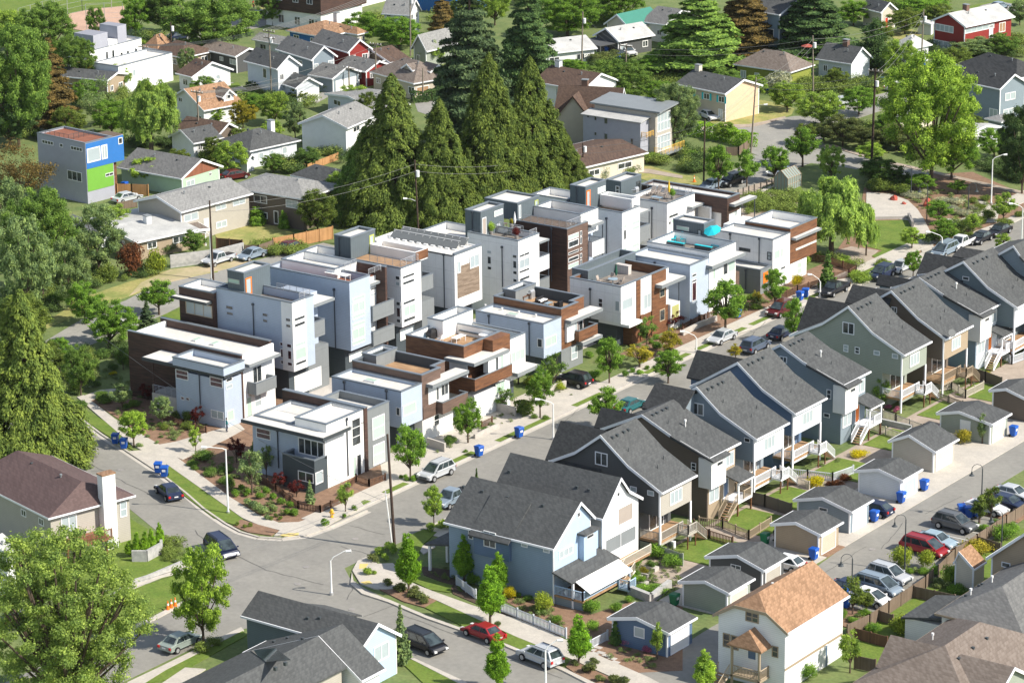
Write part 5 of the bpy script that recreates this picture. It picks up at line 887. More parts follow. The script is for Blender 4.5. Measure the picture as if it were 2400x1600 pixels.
far('larger dark grey house behind the clipped gable house','C',(2270,535),(2000,420),(2420,480),6.4,2.2,'hip','w_slate','roof_dark',chim=None)
far('low house with a flat white roof under the big street tree','C',(1480,800),(1388,785),(1780,745),2.7,.3,'gx','w_cream','roof_silver',wins=W1,vents=0)
far('white low house half hidden by the cream blossom','C',(1960,905),(1890,880),(2120,850),2.7,.7,'gx','w_white','roof_silver',wins=W1[:2])
far('small grey porch roof beside the white painted house','C',(2170,830),(2080,800),(2260,790),2.6,.5,'hip','w_slate','roof_lgrey',vents=0)
far('white bungalow with a pale roof behind the round-topped dark conifer','C',(1560,330),(1430,300),(1690,300),3.0,1.8,'hip','w_white','roof_silver')
far('low house with a grey roof deep in the trees on the left','D',(680,150),(500,60),(770,125),3.0,1.2,'gx','w_white','roof_lgrey',wins=W1)
far('little house with a pale metal roof at the left edge','K',(48,690),(-200,640),(92,672),5.0,1.2,'gy','w_white','roof_silver',group=None,D=2.0)
far('open carport with a sagging pale roof beside the wooden stairs','D',(1180,140),(1105,95),(1425,100),2.6,.2,'gx','w_tan','roof_taupe',name='carport',cat='carport',group=None,vents=0)
C0=G(*Q('A',578,977),9.4);R0=G(*Q('A',836,914),9.4);L0=G(*Q('A',208,918),9.4);rz=(atan2(R0[1]-C0[1],R0[0]-C0[0])-pi/2);Dd=hypot(R0[0]-C0[0],R0[1]-C0[1]);Ww=hypot(L0[0]-C0[0],L0[1]-C0[1])
B=Bd('modern_house','tall grey cube house with a bright blue and a lime green front panel','A',group=None);B.root.location=(0,0,0);B.x1=0;B.y0=0
B.tray([-Ww,0,0,Dd*.72,9.4],0,.2,'w_lilac','deck_red');MB().box(-3.5,Dd*.72+.01,5.4,0,Dd,9.4).build('wall','w_lilac',B.root);MB().box(-3.6,Dd*.72+.01,9.401,.03,Dd+.03,9.46).build('roof','deck_brown',B.root);MB().box(-3,Dd*.72+.012,0,-.6,Dd*.86,5.39).build('wall','wood_slat',B.root)
MB().box(.002,.08,5.4,.06,Dd,9.3).build('blue_panel','w_royal',B.root);MB().box(.002,.08,1.9,.05,Dd*.7,5.35).build('green_panel','w_green',B.root)
B.winrect('R',.06,.2,2.9,6.3,8.5,'curtain',1,1,fw=.16);B.winrect('R',.06,3.1,4.3,6.3,8.5,'curtain',2,1,fw=.16);B.winrect('R',.06,Dd*.86,Dd*.97,8.0,9.0,'glass',1,1,fw=.16);B.winrect('R',.05,Dd*.48,Dd*.69,3.5,4.0,'glass',2,1)
B.winrect('L',0,-Ww*.9,-Ww*.66,8.0,8.6,'glass',4,1);B.winrect('L',0,-Ww*.3,-Ww*.06,8.0,8.6,'glass',4,1);B.winrect('L',0,-Ww*.53,-Ww*.46,8.0,8.6);B.winrect('L',0,-Ww*.4,-Ww*.1,3.2,4.7,'glass',3,1);B.rail([(-Ww*.95,.3),(-4,.3),(-4,Dd*.7)],9.2,.9,'fascia')
B.root.location=(C0[0],C0[1],0);B.root.rotation_euler=(0,0,rz)
C0=G(*Q('B',2035,830),6.6);B=Bd('modern_house','grey shingle-clad modern house with slanted metal roofs and yellow balcony rails','B',group=None);B.x1=C0[0];B.y0=C0[1];B.root.location=(C0[0],C0[1],0)
a=along(C0,(-1,0,0),Q('B',1645,0)[0]);d=along(C0,(0,1,0),Q('B',2185,0)[0])
MB().box(C0[0]-a,C0[1],0,C0[0],C0[1]+2.5,6.5).build('wall','w_lilac',B.root);slab4([(C0[0]-a-.3,C0[1]-.3,6.55),(C0[0]+.3,C0[1]-.3,6.55),(C0[0]+.3,C0[1]+2.6,7.0),(C0[0]-a-.3,C0[1]+2.6,7.0)],.12,'metal_roof','roof_silver',B.root)
MB().box(C0[0]-a+.5,C0[1]+2.51,0,C0[0]+1.2,C0[1]+d+1,7.6).build('wall','w_greige',B.root);slab4([(C0[0]-a-.2,C0[1]+2.2,8.0),(C0[0]+2.2,C0[1]+2.2,8.0),(C0[0]+2.2,C0[1]+d+1.6,8.6),(C0[0]-a-.2,C0[1]+d+1.6,8.6)],.25,'metal_roof','fascia_grey',B.root)
for q_ in((1672,782,1688,802),(1722,790,1738,822),(1788,798,1815,848),(1722,897,1740,925),(1788,905,1815,955),(1968,940,1988,1020)):B.win('L',[(*q_,'glass')],frame='w_lilac')
X2=C0[0]+1.2;B.winrect('R',X2,C0[1]+3,C0[1]+d+.4,4.4,7.4,'curtain',4,2,fw=.14);B.winrect('R',X2,C0[1]+3,C0[1]+d+.4,1.2,3.8,'curtain',4,2,fw=.14)
MB().box(X2,C0[1]+2.0,.9,X2+1.6,C0[1]+d+2.4,1.1).build('balcony','fascia_grey',B.root);mat('yellow_rail',(.80,.48,.08),.5);B.rail([(X2+.1,C0[1]+2.1),(X2+1.5,C0[1]+2.1),(X2+1.5,C0[1]+d+2.3)],1.1,1.1,'yellow_rail',n=7);B.rail([(C0[0]+.05,C0[1]+.3),(C0[0]+1.0,C0[1]+.3),(C0[0]+1.0,C0[1]+2.3)],4.0,.9,'yellow_rail',n=7)
def cubes(label,items,loc,group=None):
 B=Bd('modern_house',label,'A',group=group);B.root.location=(loc[0],loc[1],0);B.x1,B.y0=loc[0],loc[1];return B
C0=G(*Q('A',607,350),5.8);B=cubes('white cubic house with dark roof rooms near the ball field',None,C0);w_=along(C0,(-1,0,0),Q('A',455,0)[0]);d=along(C0,(0,1,0),Q('A',962,0)[0])
B.tray([C0[0]-w_,C0[1],C0[0],C0[1]+d,5.8],0,.3,'white_flat')
MB().box(C0[0]-w_*.85,C0[1]+1.2,5.55,C0[0]-.02,C0[1]+d*.36,8.4).build('roof_room','w_lilac',B.root);MB().box(C0[0]-w_*.8,C0[1]+d*.55,5.55,C0[0]-.02,C0[1]+d*.72,9.0).build('roof_room','w_lilac',B.root);MB().box(C0[0]-w_*.8,C0[1]+d*.37,5.55,C0[0]-.02,C0[1]+d*.54,6.7).build('parapet_room','white_flat',B.root)
for k in(.03,.3,.42,.58,.7,.86):B.winrect('R',C0[0],C0[1]+d*k,C0[1]+d*(k+.05+.05*(k<.1)),3.4,5.0 if .2<k<.5 else 4.2,'glass',1,1)
B.winrect('L',C0[1],C0[0]-w_*.3,C0[0]-w_*.08,3.0,3.8,'glass',1,1)if 0 else None
C0=G(*Q('A',805,455),5.0);B=cubes('white block in front of the cubic house, with one small window',None,C0);B.tray([C0[0]-6,C0[1],C0[0],C0[1]+14,5.0],0,.3,'w_white');B.winrect('R',C0[0],C0[1]+3.5,C0[1]+4.3,2.6,3.8,'curtain',1,1)
C0=G(*Q('A',2185,112),3.2);B=cubes('brown and white apartment block at the top edge',None,C0);B.tray([C0[0]-15,C0[1],C0[0],C0[1]+14,10.5],3.4,.4,'wood_dark');MB().box(C0[0]-14,C0[1]+.4,0,C0[0]-.4,C0[1]+13,3.39).build('wall','white_flat',B.root)
for x_ in(2,5.5,9.5):B.winrect('L',C0[1],C0[0]-x_-1.4,C0[0]-x_,5.2,6.8,'glass',2,1);B.winrect('L',C0[1]+.4,C0[0]-x_-1.4,C0[0]-x_,.8,2.4,'glass',2,1)
C0=G(*Q('B',100,60),0);B=cubes('white and blue modern row at the top edge',None,C0);B.tray([C0[0]-16,C0[1],C0[0],C0[1]+22,8.5],0,.4,'white_panel')
for k in range(4):B.winrect('R',C0[0],C0[1]+2+k*5,C0[1]+4+k*5,1,3,'curtain',2,1);B.winrect('L',C0[1],C0[0]-3-k*3.6,C0[0]-1.5-k*3.6,1,3.2,'glass',1,1)
C0=G(*Q('B',780,100),0);B=cubes('blue house with a white roof behind the tall evergreens',None,C0);MB().box(C0[0]-10,C0[1],0,C0[0],C0[1]+12,4.4).build('wall','w_royal',B.root);MB().box(C0[0]-10.5,C0[1]-.5,4.4,C0[0]+.5,C0[1]+12.5,4.8).build('roof','roof_silver',B.root)
C0=G(*Q('C',715,1305),0);t_=thing('greenhouse','small glass greenhouse with a wooden frame by the garden plots','greenhouse',C0)
w_=along(C0,(-1,0,0),Q('C',622,0)[0]);d=along(C0,(0,1,0),Q('C',805,0)[0]);x0,x1,y0,y1=C0[0]-w_,C0[0],C0[1],C0[1]+d;gm=mat('green_glass',(.24,.29,.27),.15);pf=[(x0,2.0),((x0+x1)/2,3.1),(x1,2.0)]
MB().extr(pf+[(x1,0.05),(x0,0.05)],'Y',y0+.05,y1-.05).build('glazing','green_glass',t_,fix=True)
fr=MB()
for k in range(7):y=y0+(y1-y0)*k/6;fr.path([(x0-.02,y,0),(x0-.02,y,2.02),((x0+x1)/2,y,3.15),(x1+.02,y,2.02),(x1+.02,y,0)],.06,4)
for x_,z_ in((x0,2),(x1,2),((x0+x1)/2,3.1),(x0,1),(x1,1)):fr.cyl((x_,y0,z_),(x_,y1,z_),.05,n=4)
for k in range(1,4):x_=x0+(x1-x0)*k/4;fr.cyl((x_,y0,0),(x_,y0,interp(pf,x_)),.05,n=4)
fr.build('timber_frame','w_tan',t_)
REG.update(y1=(100,900,2.24),y2=(850,860,2.636),y3=(1900,380,2.636))
mat('yard',(.17,.20,.07),.95,'mottle',(.10,.15,.045),.35);mat('lawn',(.10,.165,.022),.95,'mottle',(.15,.20,.035),.5);mat('lawn_dry',(.36,.31,.12),.95,'mottle',(.19,.23,.06),.35)
mat('asphalt',(.26,.25,.222),.9,'mottle',(.215,.207,.187),.25);mat('asphalt_old',(.30,.29,.26),.9,'mottle',(.24,.235,.215),.3);mat('bark',(.27,.17,.11),.95,'mottle',(.19,.115,.075),1.5);mat('soil',(.10,.07,.05),.95,'mottle',(.07,.05,.035),1.2)
mat('sidewalk',(.50,.46,.40),.85,'mottle',(.42,.39,.345),.6);mat('infield',(.50,.33,.24),.95,'mottle',(.44,.29,.21),.3);mat('gravel',(.40,.33,.27),.95,'mottle',(.30,.25,.2),.8);mat('wall_stone',(.45,.44,.42),.9,'mottle',(.3,.3,.29),2.)
mat('tact',(.65,.50,.18),.8);mat('paint',(.7,.7,.68),.7);mat('dirt_dry',(.45,.36,.24),.95,'mottle',(.30,.28,.13),.3)
tag(MB().add([(-700,-380,0),(500,-380,0),(500,900,0),(-700,900,0)],[(0,1,2,3)]).build('ground','yard'),kind='structure')
NP=[0]
def patch(name,reg,pts,m_,z,zb=-.3):
 NP[0]+=1;z+=.0013*(NP[0]%13)
 P=[G(*Q(reg,*q_),z)[:2]for q_ in pts]if reg else pts
 return tag(MB().prism(P,zb,z).build(name,m_,fix=True),kind='structure')
zA,zM,zG,zC,zK=.02,.05,.09,.12,.15
CB=[(-28.4,-52.6),(-18.3,-57.4),(-4.3,-63.3),(3.3,-67.0),(8.5,-69.8),(13.5,-72.0),(16.5,-73.0),(19.2,-73.1),(21.6,-72),(23.2,-69.8),(23.7,-66.5),(23.8,-60)]
patch('side_street',None,[(-70,-46),(-28.4,-52.6)]+CB[1:11]+[(32.4,-62),(32.4,-74.8),(34.5,-76.6),(38,-78.2),(41.7,-79.2),(47.6,-80.3),(58.4,-81.9),(66.2,-83.4),(120,-94),(120,-104),(60.6,-91.9),(53.3,-90),(42,-89),(37,-90.5),(34.5,-93.3),(33.6,-98),(33.6,-140),(24,-140),(24.6,-100),(25.1,-95.6),(24.4,-89.6),(22.5,-84),(19,-81.2),(15.2,-79.9),(9.9,-78.2),(.9,-73.8),(-14,-67.5),(-30,-61.5),(-70,-60)],'asphalt',zA)
patch('main_street',None,[(23.0,-67),(32.6,-67),(32.4,60),(32.4,170),(21.4,170),(21.9,50),(21.7,0),(22.6,-30)],'asphalt',zA-.006)
patch('alley',None,[(74.5,-150),(72.6,-67),(73.1,-49.5),(72.0,-37.1),(70.7,-11.5),(69.6,30),(69,60),(77,60),(76.9,-22),(84.2,-22),(84.2,-32),(84.6,-44),(85.4,-57.5),(81,-60),(80,-150)],'asphalt',zA-.003)
def strip(name,x0,x1,y0,y1,z,m_):
 NP[0]+=1;z-=.0011*(NP[0]%11)
 return tag(MB().box(x0,y0,-.2,x1,y1,z).build(name,m_),kind='structure')
strip('kerb',22.35,22.6,-62,150,zK,'concrete');strip('kerb',32.3,32.55,-60,150,zK,'concrete');strip('gutter_strip',22.61,23.1,-62,150,zA+.006,'sidewalk')
strip('sidewalk',19.3,21.35,-66,150,zC,'sidewalk');strip('sidewalk',33.9,35.6,-60,150,zC,'sidewalk')
strip('driveway_apron',21.351,22.349,-62,150,zC-.004,'sidewalk')
for y0_,y1_ in((-62.5,-57.5),(-54.5,-50.6),(-45.8,-37.8),(-33.2,-22.8),(-17.5,-11.5),(-2,8),(10,21.5),(23,33),(37,47),(50,60)):strip('verge',21.4,22.34,y0_,y1_,zC+.008,'lawn')
strip('verge',32.56,33.89,-60,110,zG,'lawn')
strip('front_court',14.0,19.29,-57,-8,.055,'sidewalk');strip('planting_bed',14.6,19.29,3,60,.06,'bark');strip('court',-10,9.5,-50,55,.03,'concrete');strip('yard_path',33,40,-62,-58,.08,'sidewalk')
patch('planting_bed','y1',[(370,30),(215,60),(620,330),(1000,610),(1180,715),(1344,728),(1500,690),(1800,560),(1750,300),(1344,100),(900,-100)],'bark',zM)
patch('sidewalk','y1',[(180,66),(216,56),(385,185),(625,322),(985,592),(1130,682),(1240,725),(1344,722),(1478,672),(1650,590),(1690,640),(1530,720),(1440,775),(1344,800),(1215,792),(1245,765),(1130,735),(1048,700),(650,418),(605,452),(438,352),(520,345),(470,318)],'sidewalk',zC)
patch('path','y1',[(600,318),(700,300),(870,250),(1030,205),(1060,235),(960,290),(735,395),(700,380)],'sidewalk',zC-.01);patch('path','y1',[(216,60),(300,30),(470,14),(480,40),(330,60),(240,88)],'sidewalk',zC-.01)
patch('verge','y1',[(165,150),(222,130),(400,238),(450,300),(475,345),(330,262)],'lawn',zC-.015);patch('verge','y1',[(598,440),(648,418),(1050,705),(1012,738),(900,700),(740,580)],'lawn',zC-.015);patch('verge','y1',[(1040,708),(1240,766),(1200,792),(1080,775),(1000,742)],'bark',zC-.012)
kb=MB()
for(xa,ya),(xb,yb_)in zip(CB,CB[1:]):
 L_=hypot(xb-xa,yb_-ya);ux,uy=-(yb_-ya)/L_,(xb-xa)/L_;kb.prism([(xa,ya),(xb,yb_),(xb+ux*.25,yb_+uy*.25),(xa+ux*.25,ya+uy*.25)],-.1,zK);kb.prism([(xa-ux*.01,ya-uy*.01),(xb-ux*.01,yb_-uy*.01),(xb-ux*.5,yb_-uy*.5),(xa-ux*.5,ya-uy*.5)],-.1,zA+.008)
tag(kb.build('kerb','sidewalk',fix=True),kind='structure')
patch('ramp','K',[(1900,560),(1960,548),(2035,545),(2030,565),(1960,572)],'tact',zC+.015)
E_=[(34.5,-76.6),(38,-78.2),(41.7,-79.2),(47.6,-80.3),(58.4,-81.9),(66.2,-83.4),(90,-88)]
patch('sidewalk','L',[(75,800),(110,735),(200,695),(245,755),(350,750),(470,880),(620,940),(900,1040),(1200,1130),(1400,1210),(1700,1355),(2100,1530),(2300,1640),(2150,1640),(1900,1550),(1560,1400),(1200,1255),(1000,1165),(640,1000),(430,920),(300,930),(230,925),(130,890)],'sidewalk',zC)
patch('verge','L',[(565,1050),(640,1005),(1010,1165),(1150,1225),(1250,1275),(1560,1405),(1530,1450),(1330,1385),(1130,1300),(860,1195)],'lawn',zC-.015);patch('verge','L',[(245,920),(300,880),(440,920),(650,1005),(570,1052),(420,1010)],'bark',zC-.014);patch('verge','L',[(1560,1405),(1700,1470),(2000,1600),(1800,1640),(1530,1455)],'bark',zC-.014)
patch('kerb_strip','L',[(72,810),(84,880),(160,940),(330,1000),(590,1112),(1130,1302),(1510,1462),(1800,1600),(1740,1600),(1500,1478),(1120,1316),(580,1126),(320,1016),(140,958),(62,890)],'sidewalk',zK)
patch('lawn','L',[(470,560),(560,520),(650,540),(560,620),(520,700),(500,790),(540,840),(750,900),(740,950),(600,930),(480,870),(400,780),(420,680)],'lawn',zG);patch('bark_bed','L',[(540,770),(760,800),(1000,1010),(1500,1230),(1480,1280),(1150,1130),(880,1010),(760,960),(740,900),(560,830)],'soil',zG-.02);patch('path','L',[(520,650),(620,600),(640,640),(560,690)],'sidewalk',zG+.01)
patch('garden_soil','L',[(1100,1000),(1400,940),(1700,1100),(1950,1020),(2323,1000),(2323,1480),(1900,1500),(1700,1380),(1500,1230)],'bark',zM);patch('ramp','L',[(130,880),(190,870),(215,892),(160,898)],'tact',zC+.01);patch('ramp','L',[(125,755),(185,755),(165,785),(120,790)],'tact',zC+.01)
patch('corner_lawn',None,[(24.2,-88.6),(20,-83.4),(15,-81.3),(9,-79),(-2,-73.5),(-6,-76),(5,-86),(8,-97),(24.6,-101)],'lawn',zG);patch('path','K',[(770,980),(860,900),(1270,745),(1300,755),(1310,800),(1100,850),(900,930),(800,1010)],'sidewalk',zC);patch('sidewalk','K',[(480,1568),(560,1530),(910,1180),(1310,975),(1325,990),(1090,1115),(920,1200),(640,1500),(560,1640)],'sidewalk',zC)
patch('lower_lawn','K',[(1110,1450),(1640,1200),(1680,1240),(1320,1440),(1250,1520),(1000,1568),(930,1568)],'lawn',zG);patch('sidewalk','K',[(850,1568),(1100,1450),(1640,1185),(1660,1205),(1130,1475),(930,1600)],'sidewalk',zC);patch('path','K',[(1100,1568),(1260,1460),(1400,1470),(1250,1568),(1180,1600)],'sidewalk',zG+.02)
patch('verge','L',[(400,1415),(500,1405),(830,1568),(900,1640),(720,1640),(560,1568)],'lawn',zG);patch('sidewalk','L',[(470,1400),(500,1398),(845,1556),(940,1640),(890,1640),(800,1568)],'sidewalk',zC)
patch('garden_lawn','K',[(830,450),(870,440),(1010,520),(900,620),(830,560)],'lawn',zG);patch('yard_lawn','K',[(40,560),(300,640),(500,760),(200,800),(60,700)],'lawn',zG-.01)
strip('apron',64.5,72.4,-64,60,.1,'sidewalk');strip('yard_soil',57,64.49,-60,60,.04,'gravel');strip('planting_bed',71.0,72.45,-44.0,-40.3,.115,'bark')
for y0_,y1_ in((-53,-45.5),(-42.5,-36),(-33.5,-27.5),(-22,-16),(-10.5,-3.5),(2.5,9),(12,18)):strip('back_lawn',57.6,64.0,y0_,y1_,.1,'lawn')
strip('parking_island',77.6,84.2,-37.2,-33.8,.12,'bark');strip('parking_island',77.6,84.2,-23.6,-21,.12,'bark');strip('parking_island',79,85,-59.5,-54.8,.12,'bark');strip('yard_lawn',85.5,96,-66,-20,.06,'lawn')
for y_ in(-31.2,-28.7,-26.2,-46.5,-49.2,-51.9):tag(MB().box(77.8,y_-.05,0,83,y_+.05,zA+.005).build('parking_line','paint'),kind='structure')
patch('back_street','D',[(200,960),(290,880),(520,740),(700,650),(860,590),(960,535),(1250,430),(1450,395),(2200,200),(2323,230),(2000,350),(1500,480),(1250,620),(1110,690),(940,760),(650,880),(380,1000),(250,1060)],'asphalt_old',zA)
patch('dry_verge','D',[(270,760),(600,560),(860,470),(1000,430),(1160,380),(1500,360),(1480,400),(1250,430),(960,535),(600,655),(300,790)],'lawn_dry',zM);patch('dirt_pull_in','D',[(1160,380),(1420,350),(1700,300),(1720,330),(1440,400),(1000,500),(880,560),(960,470)],'dirt_dry',zG)
patch('dry_lawn','D',[(1440,110),(1650,52),(1900,90),(2020,140),(1950,170),(1700,235),(1480,175)],'lawn_dry',zM);patch('kerb_lawn','D',[(1100,695),(1240,640),(1260,780),(1200,820)],'lawn',zM)
patch('ball_field','A',[(-400,-120),(900,-120),(880,40),(640,55),(450,95),(300,150),(100,190),(-400,230)],'lawn',zM);patch('infield','A',[(380,125),(470,95),(640,60),(845,42),(850,200),(600,215),(480,195)],'infield',zG)
patch('field_path','A',[(940,250),(1100,205),(1115,225),(960,275)],'sidewalk',zM);patch('field_verge','A',[(930,235),(1090,190),(1115,205),(940,252)],'lawn',zM);patch('top_street','A',[(1640,130),(1800,60),(1900,40),(1920,130),(1760,190),(1200,290),(1100,240)],'asphalt',zA);patch('top_path','A',[(1690,75),(1900,5),(1920,20),(1700,90)],'lawn_dry',zM)
patch('back_alley','A',[(1480,590),(1580,560),(1700,610),(2150,650),(2323,560),(2323,610),(2160,700),(1900,700),(1690,640),(1540,680)],'asphalt_old',zA);patch('back_drive','B',[(500,700),(660,680),(740,740),(640,800),(520,760)],'asphalt_old',zA);patch('cottage_lawn','A',[(1940,1090),(2100,1060),(2160,1110),(2060,1170),(1850,1140)],'lawn',zM);patch('green_lawn','A',[(1480,590),(1620,560),(1640,585),(1520,610)],'lawn',zG)
patch('sunny_lawn','B',[(0,560),(110,530),(170,560),(80,640),(0,640)],'lawn_dry',zM)
patch('upper_street','C',[(480,1010),(700,960),(960,985),(1100,1015),(1300,1075),(1500,1125),(1800,1185),(2050,1245),(2323,1305),(2600,1370),(2600,1510),(2323,1440),(2200,1400),(1950,1330),(1700,1270),(1500,1230),(1230,1160),(1050,1130),(870,1110),(700,1092),(520,1062)],'asphalt_old',zA)
patch('upper_junction','C',[(100,865),(470,850),(560,838),(700,800),(760,790),(1000,790),(1080,820),(1000,860),(940,900),(960,990),(880,1030),(700,1092),(520,1062),(440,1030),(500,950),(450,905),(100,895)],'asphalt_old',zA+.004);patch('upper_branch','C',[(960,800),(1050,740),(1330,640),(1440,608),(1550,640),(1530,700),(1330,760),(1120,830),(1000,870)],'asphalt_old',zA+.007)
patch('garden_street','C',[(480,1055),(700,1092),(870,1110),(640,1195),(400,1295),(60,1330),(150,1250),(420,1120)],'asphalt_old',zA+.002);patch('gravel_verge','C',[(330,1310),(640,1205),(800,1150),(800,1175),(620,1240),(430,1330)],'gravel',zM)
patch('corner_lawn','C',[(220,800),(330,760),(530,680),(640,700),(760,740),(740,780),(560,835),(470,848),(150,850)],'lawn_dry',zM);patch('sidewalk','C',[(130,868),(200,850),(450,845),(540,828),(700,790),(700,798),(545,845),(460,862),(130,880)],'gravel',zC)
patch('kerb_strip','C',[(960,980),(1040,985),(1100,1012),(1300,1072),(1800,1183),(2323,1303),(2323,1325),(1800,1200),(1290,1085),(1095,1025),(960,1000)],'gravel',zC);patch('verge','C',[(1330,745),(1530,710),(1480,750),(1360,752)],'lawn',zM);patch('verge','C',[(1310,620),(1480,590),(1400,625),(1310,645)],'lawn',zG);patch('green_bank','C',[(1370,470),(1680,430),(1700,520),(1500,560),(1340,560)],'lawn',zM)
patch('red_house_lawn','C',[(1410,230),(1560,200),(1640,230),(1560,260),(1440,270)],'lawn_dry',zM);patch('top_lawn','C',[(1660,140),(2000,30),(2323,-20),(2323,10),(2000,60),(1700,170)],'lawn',zM);patch('top_street','C',[(2020,40),(2150,10),(2323,40),(2323,80),(2150,60)],'asphalt_old',zG)
patch('dry_grass','B',[(1960,1140),(2100,1130),(2323,1190),(2323,1260),(2100,1240),(2000,1200)],'lawn_dry',zM);patch('path','B',[(1900,1140),(2100,1150),(2323,1195),(2323,1215),(2100,1180),(1900,1165)],'gravel',zG);patch('dry_grass','C',[(0,1190),(100,1200),(160,1260),(0,1270)],'lawn_dry',zM)
patch('garden_plots','C',[(400,1340),(560,1310),(790,1330),(770,1500),(400,1480)],'gravel',zM);patch('garden_path','C',[(430,1335),(620,1255),(640,1262),(480,1335),(780,1330),(780,1340)],'sidewalk',zG)
for q_ in([(430,1370),(600,1345),(740,1350),(600,1380)],[(470,1440),(560,1400),(740,1395),(700,1440)],[(600,1330),(790,1345),(790,1380),(640,1360)]):patch('planted_plot','C',q_,'lawn_dry',zG+.01)
patch('greenhouse_lawn','C',[(560,1300),(620,1280),(790,1240),(820,1300),(640,1325)],'lawn',zG)
patch('park_ground','y3',[(330,150),(400,100),(1000,60),(1318,200),(1318,330),(1150,390),(780,560),(640,600),(480,620),(350,690),(150,560),(300,350)],'bark',zM);patch('plaza','y3',[(345,185),(490,195),(600,235),(660,290),(700,352),(540,348),(340,352)],'sidewalk',zC)
patch('park_lawn','y3',[(340,362),(600,356),(625,410),(660,520),(640,565),(490,615),(430,598),(375,580),(410,560),(445,545),(345,520),(395,460),(350,420)],'lawn',zG);patch('play_surface','y3',[(100,560),(250,520),(420,545),(375,585),(420,610),(400,655),(330,690),(240,650)],'gravel',zG-.01);patch('plaza_path','y3',[(540,350),(700,352),(740,430),(760,520),(690,560),(640,420),(610,360)],'sidewalk',zC-.01)
patch('park_walk','y3',[(120,790),(180,735),(360,685),(640,580),(760,520),(1130,385),(1318,300),(1318,340),(1140,430),(780,560),(640,630),(200,800)],'sidewalk',zC);patch('park_path','y3',[(760,340),(900,350),(1060,360),(1140,330),(1060,260),(1000,230),(1080,240),(1160,320),(1150,370),(900,380)],'sidewalk',zC-.02)
patch('verge','y3',[(175,760),(250,740),(245,765),(190,785)],'lawn',zC+.01);patch('verge','y3',[(940,470),(1090,425),(1085,440),(960,485)],'lawn',zC+.01)
def wall(label,reg,pts,h,t=.25,m_='concrete',name='low_wall',cat='wall',group=None,z0=0):
 P=[G(*Q(reg,*q_),z0)[:2]for q_ in pts]if reg else pts;b=MB()
 for(xa,ya),(xb,yb_)in zip(P,P[1:]):
  L_=hypot(xb-xa,yb_-ya)or 1;ux,uy=-(yb_-ya)/L_*t/2,(xb-xa)/L_*t/2;b.prism([(xa+ux,ya+uy),(xb+ux,yb_+uy),(xb-ux,yb_-uy),(xa-ux,ya-uy)],z0,z0+h)
 o=b.build(name,m_,fix=True);return tag(o,label,cat,group)
wall('white weathered board wall beside the old carport','D',[(1160,372),(1290,355),(1480,330),(1660,285)],1.9,.15,'wall_stone');wall('concrete kerb wall along the back of the park lawn','y3',[(340,358),(600,352)],.5,.3);wall('short dark retaining wall between park lawn and plaza','y3',[(605,350),(630,405)],.9,.35,'concrete_dark')
wall('curved grey stone wall round the lawn on the left corner','K',[(780,990),(870,915),(1010,870),(1270,760)],.6,.3,'wall_stone');wall('pale stone terrace wall under the row of narrow conifers','K',[(900,745),(1000,745),(1100,690),(1100,655)],1.3,.3,'wall_stone')
wall('pale concrete planter wall beside the black car on the front court','y2',[(1130,165),(1255,125)],.9);wall('concrete planter wall by the third drive of the modern row','y2',[(830,270),(945,305)],1.1);wall('concrete planter wall by the second drive of the modern row','y2',[(400,490),(510,525)],1.1);wall('low pale wall in front of the small brown fence','y2',[(690,445),(840,375)],.6);wall('long low retaining wall above the sidewalk beside the silver sedan','J',[(0,835),(120,775),(230,735)],.8)
wall('stone block terrace wall of the raised vegetable garden','L',[(1960,960),(2110,1020),(2235,920)],.9,.5,'wall_stone');wall('mossy block wall stepping up beside the cream fence','J',[(1290,1420),(1560,1480)],.7,.4,'wall_stone')
mat('tar',(.05,.05,.05),.7)
def seam(reg,pts):
 P=[G(*Q(reg,*q_))for q_ in pts];b=MB()
 for a,c in zip(P,P[1:]):
  n=max(2,int(hypot(c[0]-a[0],c[1]-a[1])/1.2));pv=a
  for i in range(1,n+1):q=(a[0]+(c[0]-a[0])*i/n+random.uniform(-.12,.12),a[1]+(c[1]-a[1])*i/n+random.uniform(-.12,.12),0);L_=hypot(q[0]-pv[0],q[1]-pv[1])or 1;ux,uy=-(q[1]-pv[1])/L_*.022,(q[0]-pv[0])/L_*.022;b.add([(pv[0]+ux,pv[1]+uy,.05),(q[0]+ux,q[1]+uy,.05),(q[0]-ux,q[1]-uy,.05),(pv[0]-ux,pv[1]-uy,.05)],[(0,1,2,3)]);pv=q
 tag(b.build('tar_seam','tar'),kind='structure')
random.seed(3)
for q_ in([(620,130),(860,115)],[(500,20),(900,230),(1100,330)],[(1500,640),(1800,800),(2200,900)],[(1330,530),(1460,700)]):seam('K',q_)
for q_ in([(150,1120),(380,1030)],[(60,500),(300,560)],[(400,1100),(900,1290),(1500,1540)],[(0,640),(200,700),(40,1000)]):seam('L',q_)
for q_ in([(1300,500),(1900,140)],[(1350,660),(1500,480)],[(900,860),(1250,640)],[(1650,420),(1900,300)]):seam('N',q_)
for q_ in([(1330,1450),(1900,1180)],[(1500,1440),(1620,1330)]):seam('E',q_)
for q_ in([(250,860),(600,760)],[(400,900),(560,740)]):seam('J',q_)
for r_,x,y in(('K',2025,895),('K',2085,780),('L',70,1068),('L',95,588),('N',1480,365),('N',1290,660),('K',820,120),('J',480,800)):g=G(*Q(r_,x,y));tag(MB().cyl((g[0],g[1],.0),(g[0],g[1],.052),.36,n=16).build('manhole_cover','concrete_dark'),'round manhole cover set in the asphalt','manhole cover','manhole covers')
